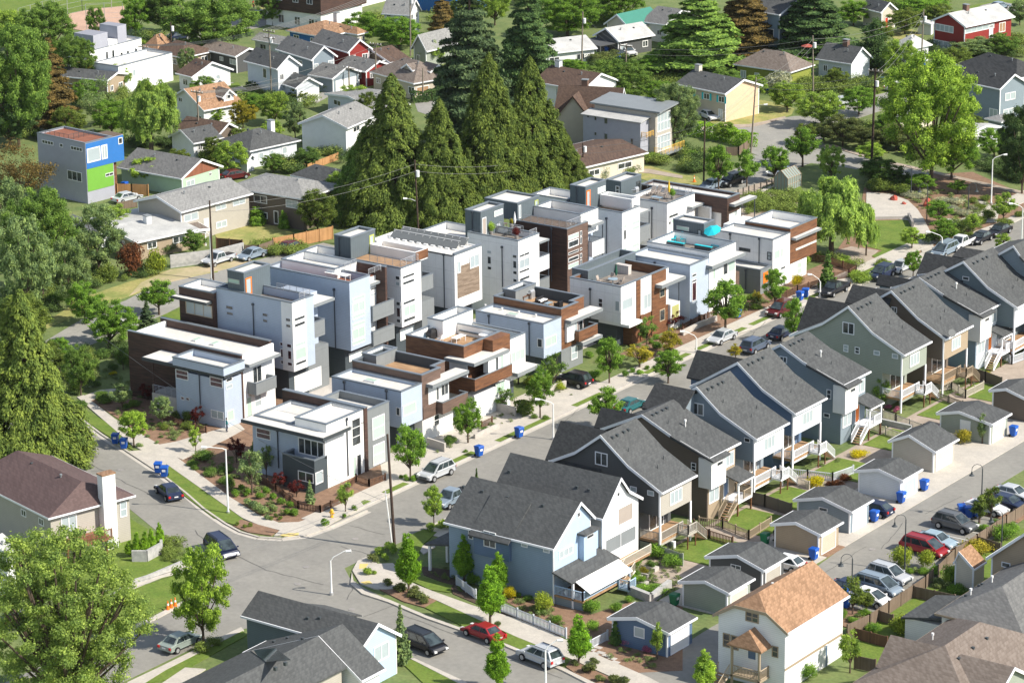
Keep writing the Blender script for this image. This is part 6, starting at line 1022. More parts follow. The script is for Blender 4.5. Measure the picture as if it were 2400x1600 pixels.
hz=bpy.data.materials.new('haze');hz.use_nodes=True;hn=hz.node_tree;hn.nodes.clear();ho=hn.nodes.new('ShaderNodeOutputMaterial');hv=hn.nodes.new('ShaderNodeVolumePrincipled');hv.inputs['Color'].default_value=(.9,.94,1,1);hv.inputs['Density'].default_value=.000015;hn.links.new(hv.outputs[0],ho.inputs['Volume']);MAT['haze']=hz
tag(MB().box(-720,-400,-1.5,520,920,126).build('haze','haze'),kind='stuff')
import numpy as np
def leafmat(name,trans=.35):
 mt=bpy.data.materials.new(name);MAT[name]=mt;mt.use_nodes=True;t=mt.node_tree;N=t.nodes;K=t.links.new;N.clear()
 out=N.new('ShaderNodeOutputMaterial');d=N.new('ShaderNodeBsdfDiffuse');tr=N.new('ShaderNodeBsdfTranslucent');mx=N.new('ShaderNodeMixShader');mx.inputs[0].default_value=trans
 oi=N.new('ShaderNodeObjectInfo');g=N.new('ShaderNodeNewGeometry');n=N.new('ShaderNodeTexNoise');n.inputs['Scale'].default_value=.9;n.inputs['Detail'].default_value=5;K(g.outputs['Position'],n.inputs['Vector'])
 r=N.new('ShaderNodeValToRGB');K(n.outputs['Fac'],r.inputs[0]);r.color_ramp.elements[0].position=.34;r.color_ramp.elements[1].position=.66;r.color_ramp.elements[0].color=(.62,.68,.7,1);r.color_ramp.elements[1].color=(1.28,1.2,1.0,1)
 m_=N.new('ShaderNodeMix');m_.data_type='RGBA';m_.blend_type='MULTIPLY';m_.inputs[0].default_value=1;K(oi.outputs['Color'],m_.inputs[6]);K(r.outputs[0],m_.inputs[7])
 ri=N.new('ShaderNodeValToRGB');K(g.outputs['Random Per Island'],ri.inputs[0]);ri.color_ramp.elements[0].color=(.55,.6,.65,1);ri.color_ramp.elements[1].color=(1.45,1.4,1.2,1)
 m2=N.new('ShaderNodeMix');m2.data_type='RGBA';m2.blend_type='MULTIPLY';m2.inputs[0].default_value=1;K(m_.outputs[2],m2.inputs[6]);K(ri.outputs[0],m2.inputs[7])
 K(m2.outputs[2],d.inputs[0]);K(m2.outputs[2],tr.inputs[0]);K(d.outputs[0],mx.inputs[1]);K(tr.outputs[0],mx.inputs[2]);K(mx.outputs[0],out.inputs[0])
leafmat('leaf',.48);leafmat('needle',.32);mat('bark_brown',(.12,.085,.06),.95,'mottle',(.08,.06,.045),3);mat('bark_pale',(.42,.38,.33),.9,'mottle',(.25,.22,.19),3)
def leaves(P,D,size,rng,asp=1.6,flat=0.,jit=.5):
 """P points, D outward directions -> quads; returns verts, faces"""
 n=len(P);nrm=D+rng.normal(0,jit,(n,3));nrm[:,2]+=flat;nrm/=np.linalg.norm(nrm,axis=1)[:,None]+1e-9
 a=rng.normal(0,1,(n,3));a-=nrm*(a*nrm).sum(1)[:,None];a/=np.linalg.norm(a,axis=1)[:,None]+1e-9;b=np.cross(nrm,a)
 s=(size*rng.uniform(.6,1.3,n))[:,None];a=a*s*asp*.5;b=b*s*.5
 V=np.stack([P-a,P-b*.9+a*.1,P+a,P+b*.9+a*.1],1).reshape(-1,3);return V
def mesh_np(name,V,mt):
 me=bpy.data.meshes.new(name);n=len(V);me.vertices.add(n);me.vertices.foreach_set('co',V.astype(np.float32).ravel());me.loops.add(n);me.loops.foreach_set('vertex_index',np.arange(n,dtype=np.int32))
 me.polygons.add(n//4);me.polygons.foreach_set('loop_start',np.arange(0,n,4,dtype=np.int32));me.polygons.foreach_set('loop_total',np.full(n//4,4,dtype=np.int32));me.materials.append(MAT[mt]);me.update();return me
def clumps(C,Rr,n,rng,shell=.75,sz=.8):
 """n leaves on the shells of clumps C (k,3) radius Rr (k)"""
 w=Rr**2;w=w/w.sum();i=rng.choice(len(C),n,p=w);d=rng.normal(0,1,(n,3));d/=np.linalg.norm(d,axis=1)[:,None];r=Rr[i]*(shell+(1-shell)*rng.uniform(0,1,n))*rng.uniform(.55,1.5,n)
 P=C[i]+d*r[:,None]*np.array([1,1,sz]);return P,d
TPL={}
def tpl(key,H_,W_,V,trunk,lm='leaf',tm='bark_brown'):TPL.setdefault(key,[]).append((H_,W_,mesh_np('crown_'+key,V,lm),trunk,tm))
def mktrunk(H_,r,lean=(0,0),limbs=(),n=7):
 b=MB();pts=[(lean[0]*t*t,lean[1]*t*t,H_*t)for t in(0,.25,.5,.75,1)]
 for i in range(4):b.cyl(pts[i],pts[i+1],r*(1-i*.2),r*(1-(i+1)*.2),n=n)
 for a,c,rr in limbs:b.cyl(a,c,rr,rr*.35,n=5)
 me=b.build('trunk','bark_brown');d=me.data;bpy.data.objects.remove(me);return d
def decid(key,H_,W_,seed,n,leaf,trunkfrac=.28,k=26,clump=.24,zs=.85,shape='round',lim=10):
 rng=np.random.default_rng(seed);C=[];ch=H_*(1-trunkfrac)
 while len(C)<k:
  u=rng.uniform(-1,1,3)
  if shape=='round' and(u**2).sum()>1:continue
  if shape=='oval' and(u[0]**2+u[1]**2)**.5>(1-abs(u[2])**2)**.5*(1 if u[2]<0 else .85):continue
  if shape=='column':
   rr=(u[0]**2+u[1]**2)**.5;t=(u[2]+1)/2
   if rr>min(1,t*4)*(1-t)**.62*1.05:continue
  if shape=='cone':
   rr=(u[0]**2+u[1]**2)**.5;t=(u[2]+1)/2
   if rr>(1-t)**.8:continue
  if shape=='vase' and(u[0]**2+u[1]**2)**.5>.45+.5*(u[2]+1)/2:continue
  C.append(u)
 C=np.array(C);sc=1-clump*.7;C=C*np.array([W_/2*sc,W_/2*sc,ch/2*(1-clump*.5)])+np.array([0,0,H_*trunkfrac+ch/2])
 R_=W_*clump*rng.uniform(.55,1.1,k)
 if shape in('column','cone'):R_=W_*clump*rng.uniform(.7,1.,k)*(1.15-.65*np.clip((C[:,2]-H_*trunkfrac)/ch,0,1))
 P,D=clumps(C,R_,n,rng,.35,zs);P[:,2]=np.maximum(P[:,2],H_*trunkfrac*.6)
 V=leaves(P,D,leaf,rng)
 limbs=[((0,0,H_*trunkfrac*rng.uniform(.7,1.3)),tuple(C[j]),W_*.012+.03)for j in range(min(lim,k))]
 tpl(key,H_,W_,V,mktrunk(H_*.62,H_*.016+.04,limbs=limbs))
def conifer(key,H_,W_,seed,n,leaf,droop=.35,tiers=34,bare=.04,per=9,power=.8,lump=.35):
 rng=np.random.default_rng(seed);Ps,Ds=[],[];tot=0;br=[]
 for i in range(tiers):
  t=(i+rng.uniform(0,.9))/tiers;z=H_*(bare+(1-bare)*t);R_=W_/2*(1-t)**power*(1 if t>.08 else .75+3*t)
  for j in range(per):
   a=rng.uniform(0,2*pi);L_=R_*rng.uniform(.55,1.12);br.append((a,z,L_))
 wt=np.array([b[2]**1.6+.02 for b in br]);cnt=(wt/wt.sum()*n).astype(int)+3
 for(a,z,L_),c in zip(br,cnt):
  s=rng.uniform(.15,1,c)**.6;r=L_*s;zz=z+L_*.12*s-droop*L_*s**2*.9;wd=L_*lump*(1.1-s*.75)
  off=rng.normal(0,.5,(c,2))*wd[:,None];x=cos(a)*r-sin(a)*off[:,0];y=sin(a)*r+cos(a)*off[:,0];zz=zz-abs(off[:,1])*.45-rng.uniform(0,.12,c)*wd*3
  Ps.append(np.stack([x,y,zz],1));Ds.append(np.stack([np.full(c,cos(a))*.8,np.full(c,sin(a))*.8,np.full(c,.55)],1))
 P=np.concatenate(Ps);D=np.concatenate(Ds);V=leaves(P,D,leaf,rng,asp=2.1,jit=.55);tpl(key,H_,W_,V,mktrunk(H_*.93,H_*.014+.06),'needle')
def cedar(key,H_,W_,seed,n,leaf,k=230,cl=.13,power=.8,lean=.0):
 """evergreen built of hanging sprays gathered in uneven tufts"""
 rng=np.random.default_rng(seed);C,Rr=[],[];ph=rng.uniform(0,6.28,8)
 for i in range(k):
  t=rng.uniform(0,1)**1.15;a=rng.uniform(0,2*pi);lob=1+.16*sin(3*a+ph[0]+t*5)+.10*sin(5*a+ph[1]-t*11)+.05*sin(t*34+ph[2]+a)
  R_=W_/2*((1-t)**power)*lob*(.8 if t<.05 else 1);r=R_*rng.uniform(.35,1)**.5;C.append((cos(a)*r,sin(a)*r,H_*(.03+.95*t)));Rr.append(W_*cl*(1.1-.75*t)*rng.uniform(.6,1.25))
 C=np.array(C);Rr=np.array(Rr);w=Rr**2;i=rng.choice(k,n,p=w/w.sum());c=C[i];rr=Rr[i];d=rng.normal(0,1,(n,3));d/=np.linalg.norm(d,axis=1)[:,None];out=c.copy();out[:,2]=0;out/=np.linalg.norm(out,axis=1)[:,None]+.3
 P=c+d*(rr*rng.uniform(.2,1.5,n))[:,None]*np.array([1,1,.95])+out*rr[:,None]*.5;dist=np.linalg.norm((P-c)[:,:2],axis=1);P[:,2]-=dist*.9+rng.uniform(0,.9,n)*rr;P[:,2]=np.maximum(P[:,2],.1)
 D=d*.8+out*.7;D[:,2]+=.35;nn=len(P);nrm=D+rng.normal(0,.45,(nn,3));nrm/=np.linalg.norm(nrm,axis=1)[:,None];up=out*.9+rng.normal(0,.35,(nn,3));up[:,2]-=.8;a_=up-nrm*(up*nrm).sum(1)[:,None];a_/=np.linalg.norm(a_,axis=1)[:,None]+1e-9;b_=np.cross(nrm,a_);s_=(leaf*rng.uniform(.6,1.35,nn))[:,None]
 a_=a_*s_*1.05;b_=b_*s_*.42;V=np.stack([P-a_,P-b_,P+a_,P+b_],1).reshape(-1,3);tpl(key,H_,W_,V,mktrunk(H_*.95,H_*.014+.08),'needle')
def willow(key,H_,W_,seed,n,leaf):
 rng=np.random.default_rng(seed);Ps,Ds=[],[];C=[]
 while len(C)<46:
  u=rng.uniform(-1,1,3);u[2]=abs(u[2])
  if(u**2).sum()<1 and(u**2).sum()>.12:C.append((u[0]*W_*.40,u[1]*W_*.40,H_*(.42+.46*u[2])))
 k=700;c=n//k
 for i in range(k):
  cx,cy,cz=C[rng.integers(len(C))];d=rng.normal(0,1,3);d/=np.linalg.norm(d);d[2]=abs(d[2]);r=W_*rng.uniform(.07,.13);x0,y0,z0=cx+d[0]*r,cy+d[1]*r,cz+d[2]*r*.8;L_=rng.uniform(.5,3.2)*H_/11;s=rng.uniform(0,1,c)
  o=hypot(x0,y0)+.1;ox,oy=x0/o,y0/o;Ps.append(np.stack([x0+ox*s*.25+rng.normal(0,.16,c),y0+oy*s*.25+rng.normal(0,.16,c),z0-L_*s],1));Ds.append(np.tile([d[0]+ox*.4,d[1]+oy*.4,.4],(c,1)))
 P=np.concatenate(Ps);P[:,2]=np.maximum(P[:,2],.6);n_=len(P);nrm=np.concatenate(Ds)+rng.normal(0,.45,(n_,3));nrm/=np.linalg.norm(nrm,axis=1)[:,None]
 up=np.tile([0.,0.,1.],(n_,1))+rng.normal(0,.4,(n_,3));a=up-nrm*(up*nrm).sum(1)[:,None];a/=np.linalg.norm(a,axis=1)[:,None];b=np.cross(nrm,a);s=(leaf*rng.uniform(.6,1.3,n_))[:,None]
 a=a*s;b=b*s*.42;V=np.stack([P-a,P-b,P+a,P+b],1).reshape(-1,3);tpl(key,H_,W_,V,mktrunk(H_*.6,.4,limbs=[((0,0,H_*.25),q,.14)for q in C[:26]]))
def bush(key,H_,W_,seed,n,leaf,k=7):
 rng=np.random.default_rng(seed);C=rng.uniform(-1,1,(k,3));C/=np.maximum(1,np.linalg.norm(C,axis=1))[:,None];C=C*np.array([W_*.28,W_*.28,H_*.22])+np.array([0,0,H_*.55]);R_=W_*.24*rng.uniform(.8,1.15,k)
 P,D=clumps(C,R_,n,rng,.8,H_/W_*1.1);P[:,2]=np.clip(P[:,2],.03,H_*1.05);tpl(key,H_,W_,leaves(P,D,leaf,rng,asp=1.3),None)
for sd in(1,2,3):decid('big',15,13,sd,85000,.18,.14,240,.07,.8)
for sd in(4,5,6):decid('mid',9,7.5,sd,30000,.155,.16,120,.09)
for sd in(7,8,9):decid('street',5.5,4.2,sd,11000,.125,.26,70,.11,shape='oval',lim=24)
for sd in(10,11):decid('airy',5,3.4,sd,2600,.15,.22,26,.16,shape='oval')
for sd in(12,13):decid('column',6.2,2.9,sd,22000,.115,.12,150,.17,shape='column')
for sd in(14,15):decid('slim',4,1.5,sd,3400,.10,.16,40,.24,shape='column')
for sd in(16,17,18,19):cedar('cedar',20,11,sd,200000,.165,900+sd,.055)
for sd in(19,20):conifer('spruce',20,10,sd,95000,.23,.3,24,.05,11,.7,.5)
for sd in(41,42):decid('airybig',16,13,sd,110000,.13,.1,420,.06,.7,'round',90)
for sd in(21,):decid('cone',8,5,sd,14000,.2,.05,90,.2,shape='cone')
for sd in(22,):conifer('young',4.5,2.3,sd,3500,.18,.1,22,.05,7,.9,.4)
willow('willow',11,10,30,84000,.17);willow('willow',11,10,51,84000,.17)
for sd in(31,32,33):bush('bush',1.6,2.2,sd,2600,.115,9)
for sd in(34,35):bush('ball',.8,1.0,sd,700,.10,4)
for sd in(36,):decid('bare',8,8,sd,5200,.16,.18,40,.16)
TINT=dict(fresh=(.31,.42,.12),street=(.22,.38,.07),bright=(.34,.50,.09),lime=(.34,.42,.07),dark=(.13,.22,.065),deep=(.10,.17,.07),cedar=(.145,.20,.055),olive=(.20,.27,.07),grey=(.27,.37,.17),blue=(.11,.165,.09),maroon=(0.162,0.0378,0.0403),yellow=(0.567,0.513,0.0345),gold=(0.405,0.365,0.0575),brown=(0.216,0.162,0.069),white=(.46,.48,.38),pink=(0.6,0.216,0.402),column=(.24,.44,.05),hedge=(.30,.5,.06),willow=(.32,.46,.12),red=(0.189,0.081,0.046),mid=(.20,.32,.08),rhodo=(.18,.22,.09),bamboo=(0.567,0.405,0.069),warm=(.33,.47,.10))
FRQ=random.Random(5)
def plant(kind,p,top=None,w=None,tint='street',label='',name='tree',cat='tree',group=None,h=None,wm=None,trunk=True,z=0.):
 bx,by=p if not isinstance(p[0],str)else Q(*p)
 g=G(bx,by,z)
 if h is None:h=hgt(bx,by,top)if z==0 else(by-top)/20.
 if wm is None:k=dot(vadd(g,CAM,-1),FWD);wm=w*k/F
 T=TPL[kind];H_,W_,me,tr,tm=T[FRQ.randrange(len(T))];c=TINT[tint]if isinstance(tint,str)else tint;v=FRQ.uniform(.88,1.12)
 sx=wm/W_;sz=h/H_;rz=FRQ.uniform(0,6.28)
 if tr is None:
  o=bpy.data.objects.new(name,me);S.collection.objects.link(o);o.location=(g[0],g[1],z);o.rotation_euler=(0,0,rz);o.scale=(sx,sx,sz);o.color=(c[0]*v,c[1]*v,c[2]*v,1);return tag(o,label,cat,group)
 r=thing(name,label,cat,(g[0],g[1],z),group,rz);r.scale=(sx,sx,sz)
 o=bpy.data.objects.new('crown',me);S.collection.objects.link(o);o.parent=r;o.color=(c[0]*v,c[1]*v,c[2]*v,1)
 q=bpy.data.objects.new('trunk',tr);S.collection.objects.link(q);q.parent=r
 return r
def T(kind,x,y,top,w,tint,label,group=None,name=None,cat='tree'):return plant(kind,(x,y),top,w,tint,label,name or{'cedar':'conifer_tree','spruce':'conifer_tree','cone':'conifer_tree','young':'conifer_tree','willow':'willow_tree'}.get(kind,'tree'),cat,group)
GS='young street trees along the main street'
for a in[(1097,1039,935,83,'street','rounded street tree between the two blue bins and the second modern house'),(962,1125,992,86,'street','dense street tree just behind the silver SUV at the kerb'),(1266,980,860,76,'street','street tree beside the white lamp post before the third drive'),(1428,899,790,74,'street','dark green street tree on the grass strip near the black car'),(1566,898,822,84,'street','broad street tree whose foot hides behind the grey roofs, by the kerb bulge'),(1420,1008,900,92,'street','street tree on the far kerb in front of the dark gabled roofs'),(1700,772,657,112,'street','largest street tree, round and full, in front of the turquoise-roofed terrace'),(1815,727,629,64,'street','upright street tree at the end of the brown front fence'),(1862,805,698,62,'street','street tree rising behind the sage house roof'),(2140,650,586,52,'street','street tree behind the roofs beside the white sedan'),(2137,583,533,64,'warm','light green tree standing on the park lawn edge'),(1017,1231,1137,58,'warm','small light green tree on the corner opposite the silver SUV'),(2352,600,547,50,'warm','small tree between the roofs and the white lamp at the right')]:
 T('street',*a,GS)
for a in[(1296,911,818,62,'mid','slender pale-stemmed tree in the planter beside the black car'),(1516,812,731,52,'mid','thin birch at the brown corner of the slatted house with the green parasol'),(1652,740,665,46,'mid','thin birch left of the largest street tree'),(1774,713,676,26,'gold','tiny yellowing tree by the stone planter pot'),(1215,900,845,70,'mid','airy tree against the white wall of the picnic table house'),(1600,745,700,44,'mid','thin young tree by the maroon maple'),(2065,957,884,52,'mid','young tree at the corner of the sage gabled house'),(1180,960,905,62,'mid','airy young tree before the garage door of the second drive')]:T('airy',*a)
for a in[(1499,862,800,72,'gold','golden leaved magnolia left of the white lamp post'),(1573,834,767,62,'gold','golden magnolia right of the slatted house'),(1724,842,805,44,'gold','small yellow-tipped tree on the far kerb by the grey car')]:T('airy',*a)
GC='narrow upright street trees round the blue corner house'
for a in[(958,1391,1237,68,'column','tallest narrow green street tree beside the wooden power pole'),(1088,1366,1246,58,'column','narrow street tree in front of the covered side porch'),(1170,1400,1282,52,'column','narrow tree just behind the thickest narrow tree'),(1149,1461,1312,74,'column','thickest narrow green tree at the white picket fence'),(1356,1559,1430,66,'column','narrow tree by the picket gate at the end of the fence'),(1167,1618,1475,66,'column','narrow tree at the bottom edge between red car and silver SUV'),(1652,1625,1511,62,'bright','bright narrow tree at the foot of the white house')]:T('column',*a,GC)
for a in[(1540,1544,1439,32,'warm','spindly young tree beside the blue garage window'),(1961,1236,1158,38,'olive','slim young tree in front of the pale grey garage'),(1758,1377,1316,26,'olive','slim young tree beside the charcoal garage'),(2302,1040,954,28,'grey','slim grey-green tree beside the sage garage'),(1992,1576,1473,64,'warm','loose young tree by the concrete garden steps'),(1998,1441,1346,66,'olive','sparse tree on the island beside the white hatchback'),(2030,1432,1370,40,'olive','thin tree behind the parked white hatchback'),(2295,1226,1146,42,'olive','thin tree beside the blue bins of the parking bays'),(2322,1219,1125,56,'olive','sparse tree in front of the white sports car'),(810,1200,1118,46,'warm','small fresh green tree beside the corner house fence')]:T('slim' if a[3]<45 else 'airy',*a)
for a in[(940,1556,1418,56,'grey','loose grey-green evergreen beside the black minivan'),(1442,1511,1447,36,'dark','small dark evergreen beside the blue garage'),(1939,678,586,50,'dark','dark dense evergreen on the front lawn beside the black pickup'),(727,1182,1125,30,'grey','small grey conifer at the wall of the corner house'),(345,772,706,56,'blue','bluish young conifer left of the dark slab house'),(598,1015+60,1022,34,'grey','grey conifer by the blue wall of the corner house'),(1118,1165+15,1098,26,'dark','dark little conifer peeking out behind the cream gabled house')]:T('young',*a)
T('airybig',165,1690,1225,410,'fresh','very large light green tree filling the bottom left corner');T('mid',477,1512,1273,152,'bright','bright green tree standing over the parked green sedan')
GA='row of narrow clipped conifers above the stone wall'
for x,y,t_ in((303,1306,1262),(322,1306,1240),(341,1306,1238),(357,1300,1232),(376,1288,1217)):T('column',x,y,t_,26,'hedge','narrow yellow-green conifer in the row above the pale stone wall',GA,'conifer_tree')
T('cedar',70,1085,670,265,'olive','huge olive green cedar at the left edge beside the side street')
for a in[('mid',62,765,500,150,'grey','grey-green weeping birch at the far left behind the cedar'),('mid',168,728,560,104,'grey','weeping birch whose trunk stands on the dry grass verge'),('big',100,700,440,190,'mid','tall leafy tree in the left group beside the pale-roofed house'),('mid',232,645,480,130,'grey','leafy tree left of the maroon shrub'),('mid',20,620,420,140,'grey','leafy tree cut by the left edge above the weeping birches')]:T(*a,'trees along the left verge')
T('mid',256,815,703,138,'street','spreading tree hiding a white van on the back street');T('street',373,738,651,96,'street','lollipop street tree behind the dark slab house')
T('street',289,866,813,44,'mid','small round tree at the dark slab wall corner');T('mid',190,928,808,88,'mid','bushy tree left of the dark slab house');T('mid',140,870,790,70,'street','bushy tree between cedar and back street')
for a in[('street',314,1048,958,82,'bright','light green tree beside the two upper blue bins'),('street',287,960,895,62,'grey','grey leaved tree on the mulch bank of the slab house'),('airy',459,1060,994,36,'warm','tiny tree at the path into the modern block'),('airy',591,1160,1035,74,'grey','grey-leaved multi-stem tree on the mulch corner'),('airy',625,1120,1030,44,'grey','grey slender tree touching the blue wall of the corner house'),('street',380,1000,925,64,'grey','grey-green shrub tree between the two maroon maples')]:T(*a,'small trees on the planted corner')
for a in[(464,1000,945,38),(345,938,893,46),(555,1085,1015,46),(655,1147,1104,42),(695,1165,1120,44),(1578,770,725,52)]:T('airy',*a,'maroon',{464:'maroon maple against the pale blue side wall',345:'maroon maple by the railed corner terrace',555:'maroon maple near the path between the houses',655:'left maroon maple under the corner balcony',695:'right maroon maple under the corner balcony',1578:'maroon maple by the brown fence of the slatted house'}[a[0]],'maroon maples in the front gardens')
T('bush',310,648,566,62,'red','large red-brown shrub behind the white board wall',name='shrub',cat='shrub');T('bush',365,642,580,56,'lime','yellow-green shrub beside the white board wall',name='shrub',cat='shrub');T('bush',255,660,615,60,'olive','straw coloured shrub by the concrete steps',name='shrub',cat='shrub');T('street',455,600,540,76,'mid','small tree in front of the old carport')
for a in[('big',45,345,55,190,'mid','tall dark tree at the left edge beyond the brown bush'),('big',110,150,5,150,'mid','round tree beside the ball field backstop'),('spruce',125,310,85,150,'brown','brownish drooping conifer in the left wood'),('big',25,345,205,150,'deep','dense dark green tree above the cube house'),('big',180,210,80,110,'mid','leafy tree between the conifer and the white cubes'),('bare',50,480,330,165,'brown','brown half bare tree left of the cube house'),('willow',355,358,165,150,'willow','large weeping willow behind the cube house'),('bare',235,300,180,96,'grey','thin-leaved grey tree left of the willow'),('mid',262,320,235,100,'street','green tree at the foot of the willow'),('street',345,437,366,92,'bright','yellow-green tree in front of the mint green house'),('mid',225,85,15,48,'mid','small tree in front of the infield'),('mid',318,88,-8,78,'street','upright tree right of the infield'),('big',500,130,-25,235,'mid','very broad round tree near the top of the picture'),('big',385,80,-30,110,'dark','dark tree behind the upright tree by the infield'),('big',640,60,-40,80,'mid','tree at the top edge beside the apartment block')]:T(*a,'trees of the older blocks on the left')
for a in[('mid',570,302,236,72,'gold','yellow-green tree behind the chocolate roof'),('mid',645,292,215,86,'warm','warm green tree right of the yellow-green one'),('mid',692,325,238,64,'grey','grey-green tree beside the white two-storey house'),('mid',605,255,222,70,'street','bright tree below the tall pale blue house'),('mid',542,407,330,84,'warm','loose light tree left of the pale blue cottage'),('mid',790,350,282,96,'street','leafy tree in front of the white two-storey house'),('mid',755,330,290,66,'mid','tree at the right side of the white two-storey house'),('mid',745,547,445,104,'olive','olive tree in front of the brown brick house'),('mid',830,250,200,90,'warm','light tree in front of the blue-grey roof'),('big',935,118,38,118,'street','round light green tree near the white dormer house'),('mid',850,100,30,100,'street','spreading light green tree right of the roofs'),('mid',440,175,110,50,'grey','grey tree between the brown roofs'),('mid',505,290,250,60,'bright','bright bush tree by the salmon roofed cottage'),('mid',205,200,140,70,'gold','yellowish tree below the white cubes')]:T(*a,'garden trees among the older houses')
T('cone',603,527,474,46,'street','rounded clipped conifer left in front of the brick split-level');T('cone',665,537,482,28,'street','slim clipped conifer right in front of the brick split-level')
GCn='tall evergreens behind the modern block'
for a in[('spruce',1105,335,-70,240,'blue','dark blue-green spruce towering over the centre, its top beyond the frame'),('spruce',1240,235,-90,170,'deep','dark spruce behind and right of the tallest one'),('cedar',1150,485,118,225,'cedar','tallest olive cedar in the middle of the grove'),('cedar',1245,460,125,200,'cedar','olive cedar on the right side of the grove'),('cedar',925,515,165,235,'cedar','broad olive cedar on the left side of the grove'),('cedar',1035,522,225,190,'cedar','olive cedar between the two tallest of the grove'),('cedar',860,508,290,170,'mid','lower green cedar at the left foot of the grove'),('cedar',1315,455,290,150,'cedar','lower cedar at the right foot of the grove'),('spruce',1037,85,-40,70,'brown','brownish conifer near the top edge left of the dark spruce'),('cone',1290,252,184,64,'street','bright rounded conifer in front of the white house with the brown roof'),('spruce',1640,175,-40,270,'mid','wide spruce with long sweeping green boughs'),('spruce',1745,120,-60,180,'brown','brownish spruce beside the blue house'),('spruce',1905,125,-60,215,'deep','very dark spruce at the top right of the blue house'),('cone',2045,164,16,96,'deep','dark dense cone shaped conifer beside the pale blue cottage'),('spruce',1840,110,-60,110,'deep','dark spruce behind the pale blue cottage')]:T(*a,GCn)
for a in[('big',1330,85,-20,175,'street','leafy tree at the top edge above the white bungalow'),('big',1455,60,-40,120,'street','leafy tree at the top edge left of the green metal roof'),('big',1450,245,138,165,'mid','broad tree mass right of the brown roofed white house'),('mid',1265,155,90,90,'blue','bluish tree behind the hedge of the white house'),('big',1580,352,190,125,'grey','grey-green tree right of the shingled house'),('mid',1350,170,140,60,'street','low leafy bush left of the hedge'),('mid',1540,240,190,90,'street','leafy tree behind the peach house chimney'),('mid',1845,262,190,92,'warm','light spreading tree before the olive cottage'),('mid',1925,298,212,124,'warm','broad low street tree over the shaded street'),('mid',2013,270,203,92,'street','street tree beside the silver wagon'),('mid',2108,182,92,88,'warm','open crowned tree in front of the white bungalow'),('mid',2347,132,78,84,'mid','round green tree before the red garage'),('mid',2285,130,90,120,'grey','grey-green shrubs below the red house'),('street',2103,250,200,44,'street','small round tree on the bend of the upper street'),('big',2182,435,122,255,'bright','very large yellow-green street tree right of the tall power pole'),('big',2395,455,240,130,'deep','dark tree at the right edge beyond the upper street'),('mid',2230,420,300,130,'street','lower light bough tree behind the large yellow-green tree'),('mid',2000,60,0,90,'street','leafy tree behind the dark cone conifer'),('mid',1800,70,0,70,'gold','yellow flowering tree between the spruces'),('mid',2160,40,-10,130,'street','green hedge trees at the top edge left of the red house'),('mid',2390,60,0,60,'grey','grey tree at the top right corner')]:T(*a,'trees of the upper right streets')
for a in[(1684,446,340,74,'first young street tree beside the parked blue car'),(1750,438,347,66,'young street tree beside the black SUV'),(1815,428,339,80,'young street tree in front of the white convertible'),(1881,391,294,92,'young street tree at the junction by the power pole')]:T('street',*a[:4],'street',a[4],'street trees by the community garden')
T('willow',1948,600,385,190,'willow','big weeping willow between the last modern house and the park');T('mid',1948,425,338,72,'willow','light tree standing just behind the park willow');T('willow',2030,600,470,60,'willow','small weeping tree beside the park willow')
for a in[('mid',2065,432,372,112,'dark','dark spreading tree beside the plaza'),('street',2160,448,408,88,'street','low round tree behind the white flowering shrubs'),('street',2212,570,512,78,'street','light tree at the park end of the sidewalk'),('street',2200,525,470,74,'street','spreading small tree in the flower bed'),('street',2280,548,498,48,'warm','small park tree beside the dark parked cars'),('street',2351,522,448,62,'warm','small park tree left of the tall white lamp'),('street',2245,455,420,50,'street','small tree behind the white blossom bed')]:T(*a,'park trees')
for a in[(1975,342,270,112,'rhodo'),(2100,352,292,92,'rhodo'),(2040,352,300,80,'rhodo'),(1930,330,290,60,'rhodo'),(2150,365,325,60,'rhodo')]:T('mid',*a,'tall brownish-green rhododendron on the bank above the upper street','rhododendrons on the bank','shrub','shrub')
T('bush',1825,218,170,68,'white','white blossoming shrub before the olive cottage',name='shrub',cat='shrub');T('bush',1412,422,388,46,'white','pale pink blossoming shrub behind the stair heads',name='shrub',cat='shrub')
for a in[('mid',20,120,20,120),('big',75,260,120,150),('mid',160,330,250,90),('mid',285,215,150,60),('mid',200,250,185,70),('mid',480,235,180,70),('mid',590,225,190,40),('mid',700,240,205,50),('mid',330,140,90,60),('mid',760,170,130,60),('mid',880,160,110,70),('mid',1010,150,90,80),('mid',720,20,-20,60),('mid',1090,60,-10,80),('mid',1160,60,-30,80),('mid',1500,110,60,60),('mid',1530,180,130,90),('mid',1600,110,40,90),('mid',1460,300,245,50),('mid',1390,270,215,50),('mid',1700,215,160,80),('mid',1770,230,175,60),('mid',1700,330,285,60),('mid',1880,190,135,60),('mid',2060,110,50,70),('mid',2120,80,20,90),('mid',2200,60,10,80),('mid',1960,210,160,60),('mid',2240,170,110,80),('mid',2320,250,170,90),('mid',2260,330,260,90),('mid',2330,370,300,90),('mid',2080,320,265,70),('mid',1890,340,290,60),('mid',2040,380,335,70),('mid',120,640,520,120),('mid',60,820,690,130),('mid',200,760,660,90),('mid',110,890,800,100),('mid',30,960,860,110),('mid',270,560,480,90),('mid',640,340,280,60),('mid',500,380,320,60),('mid',800,480,400,80),('mid',690,470,430,50),('mid',420,400,350,70),('mid',860,290,215,60),('mid',640,405,360,60),('mid',720,395,345,60),('mid',560,350,300,50)]:
 T(*a,('street','mid','warm','grey','olive','dark')[int(a[1]+a[2])%6],'leafy garden tree among the older houses','leafy garden trees of the older blocks')
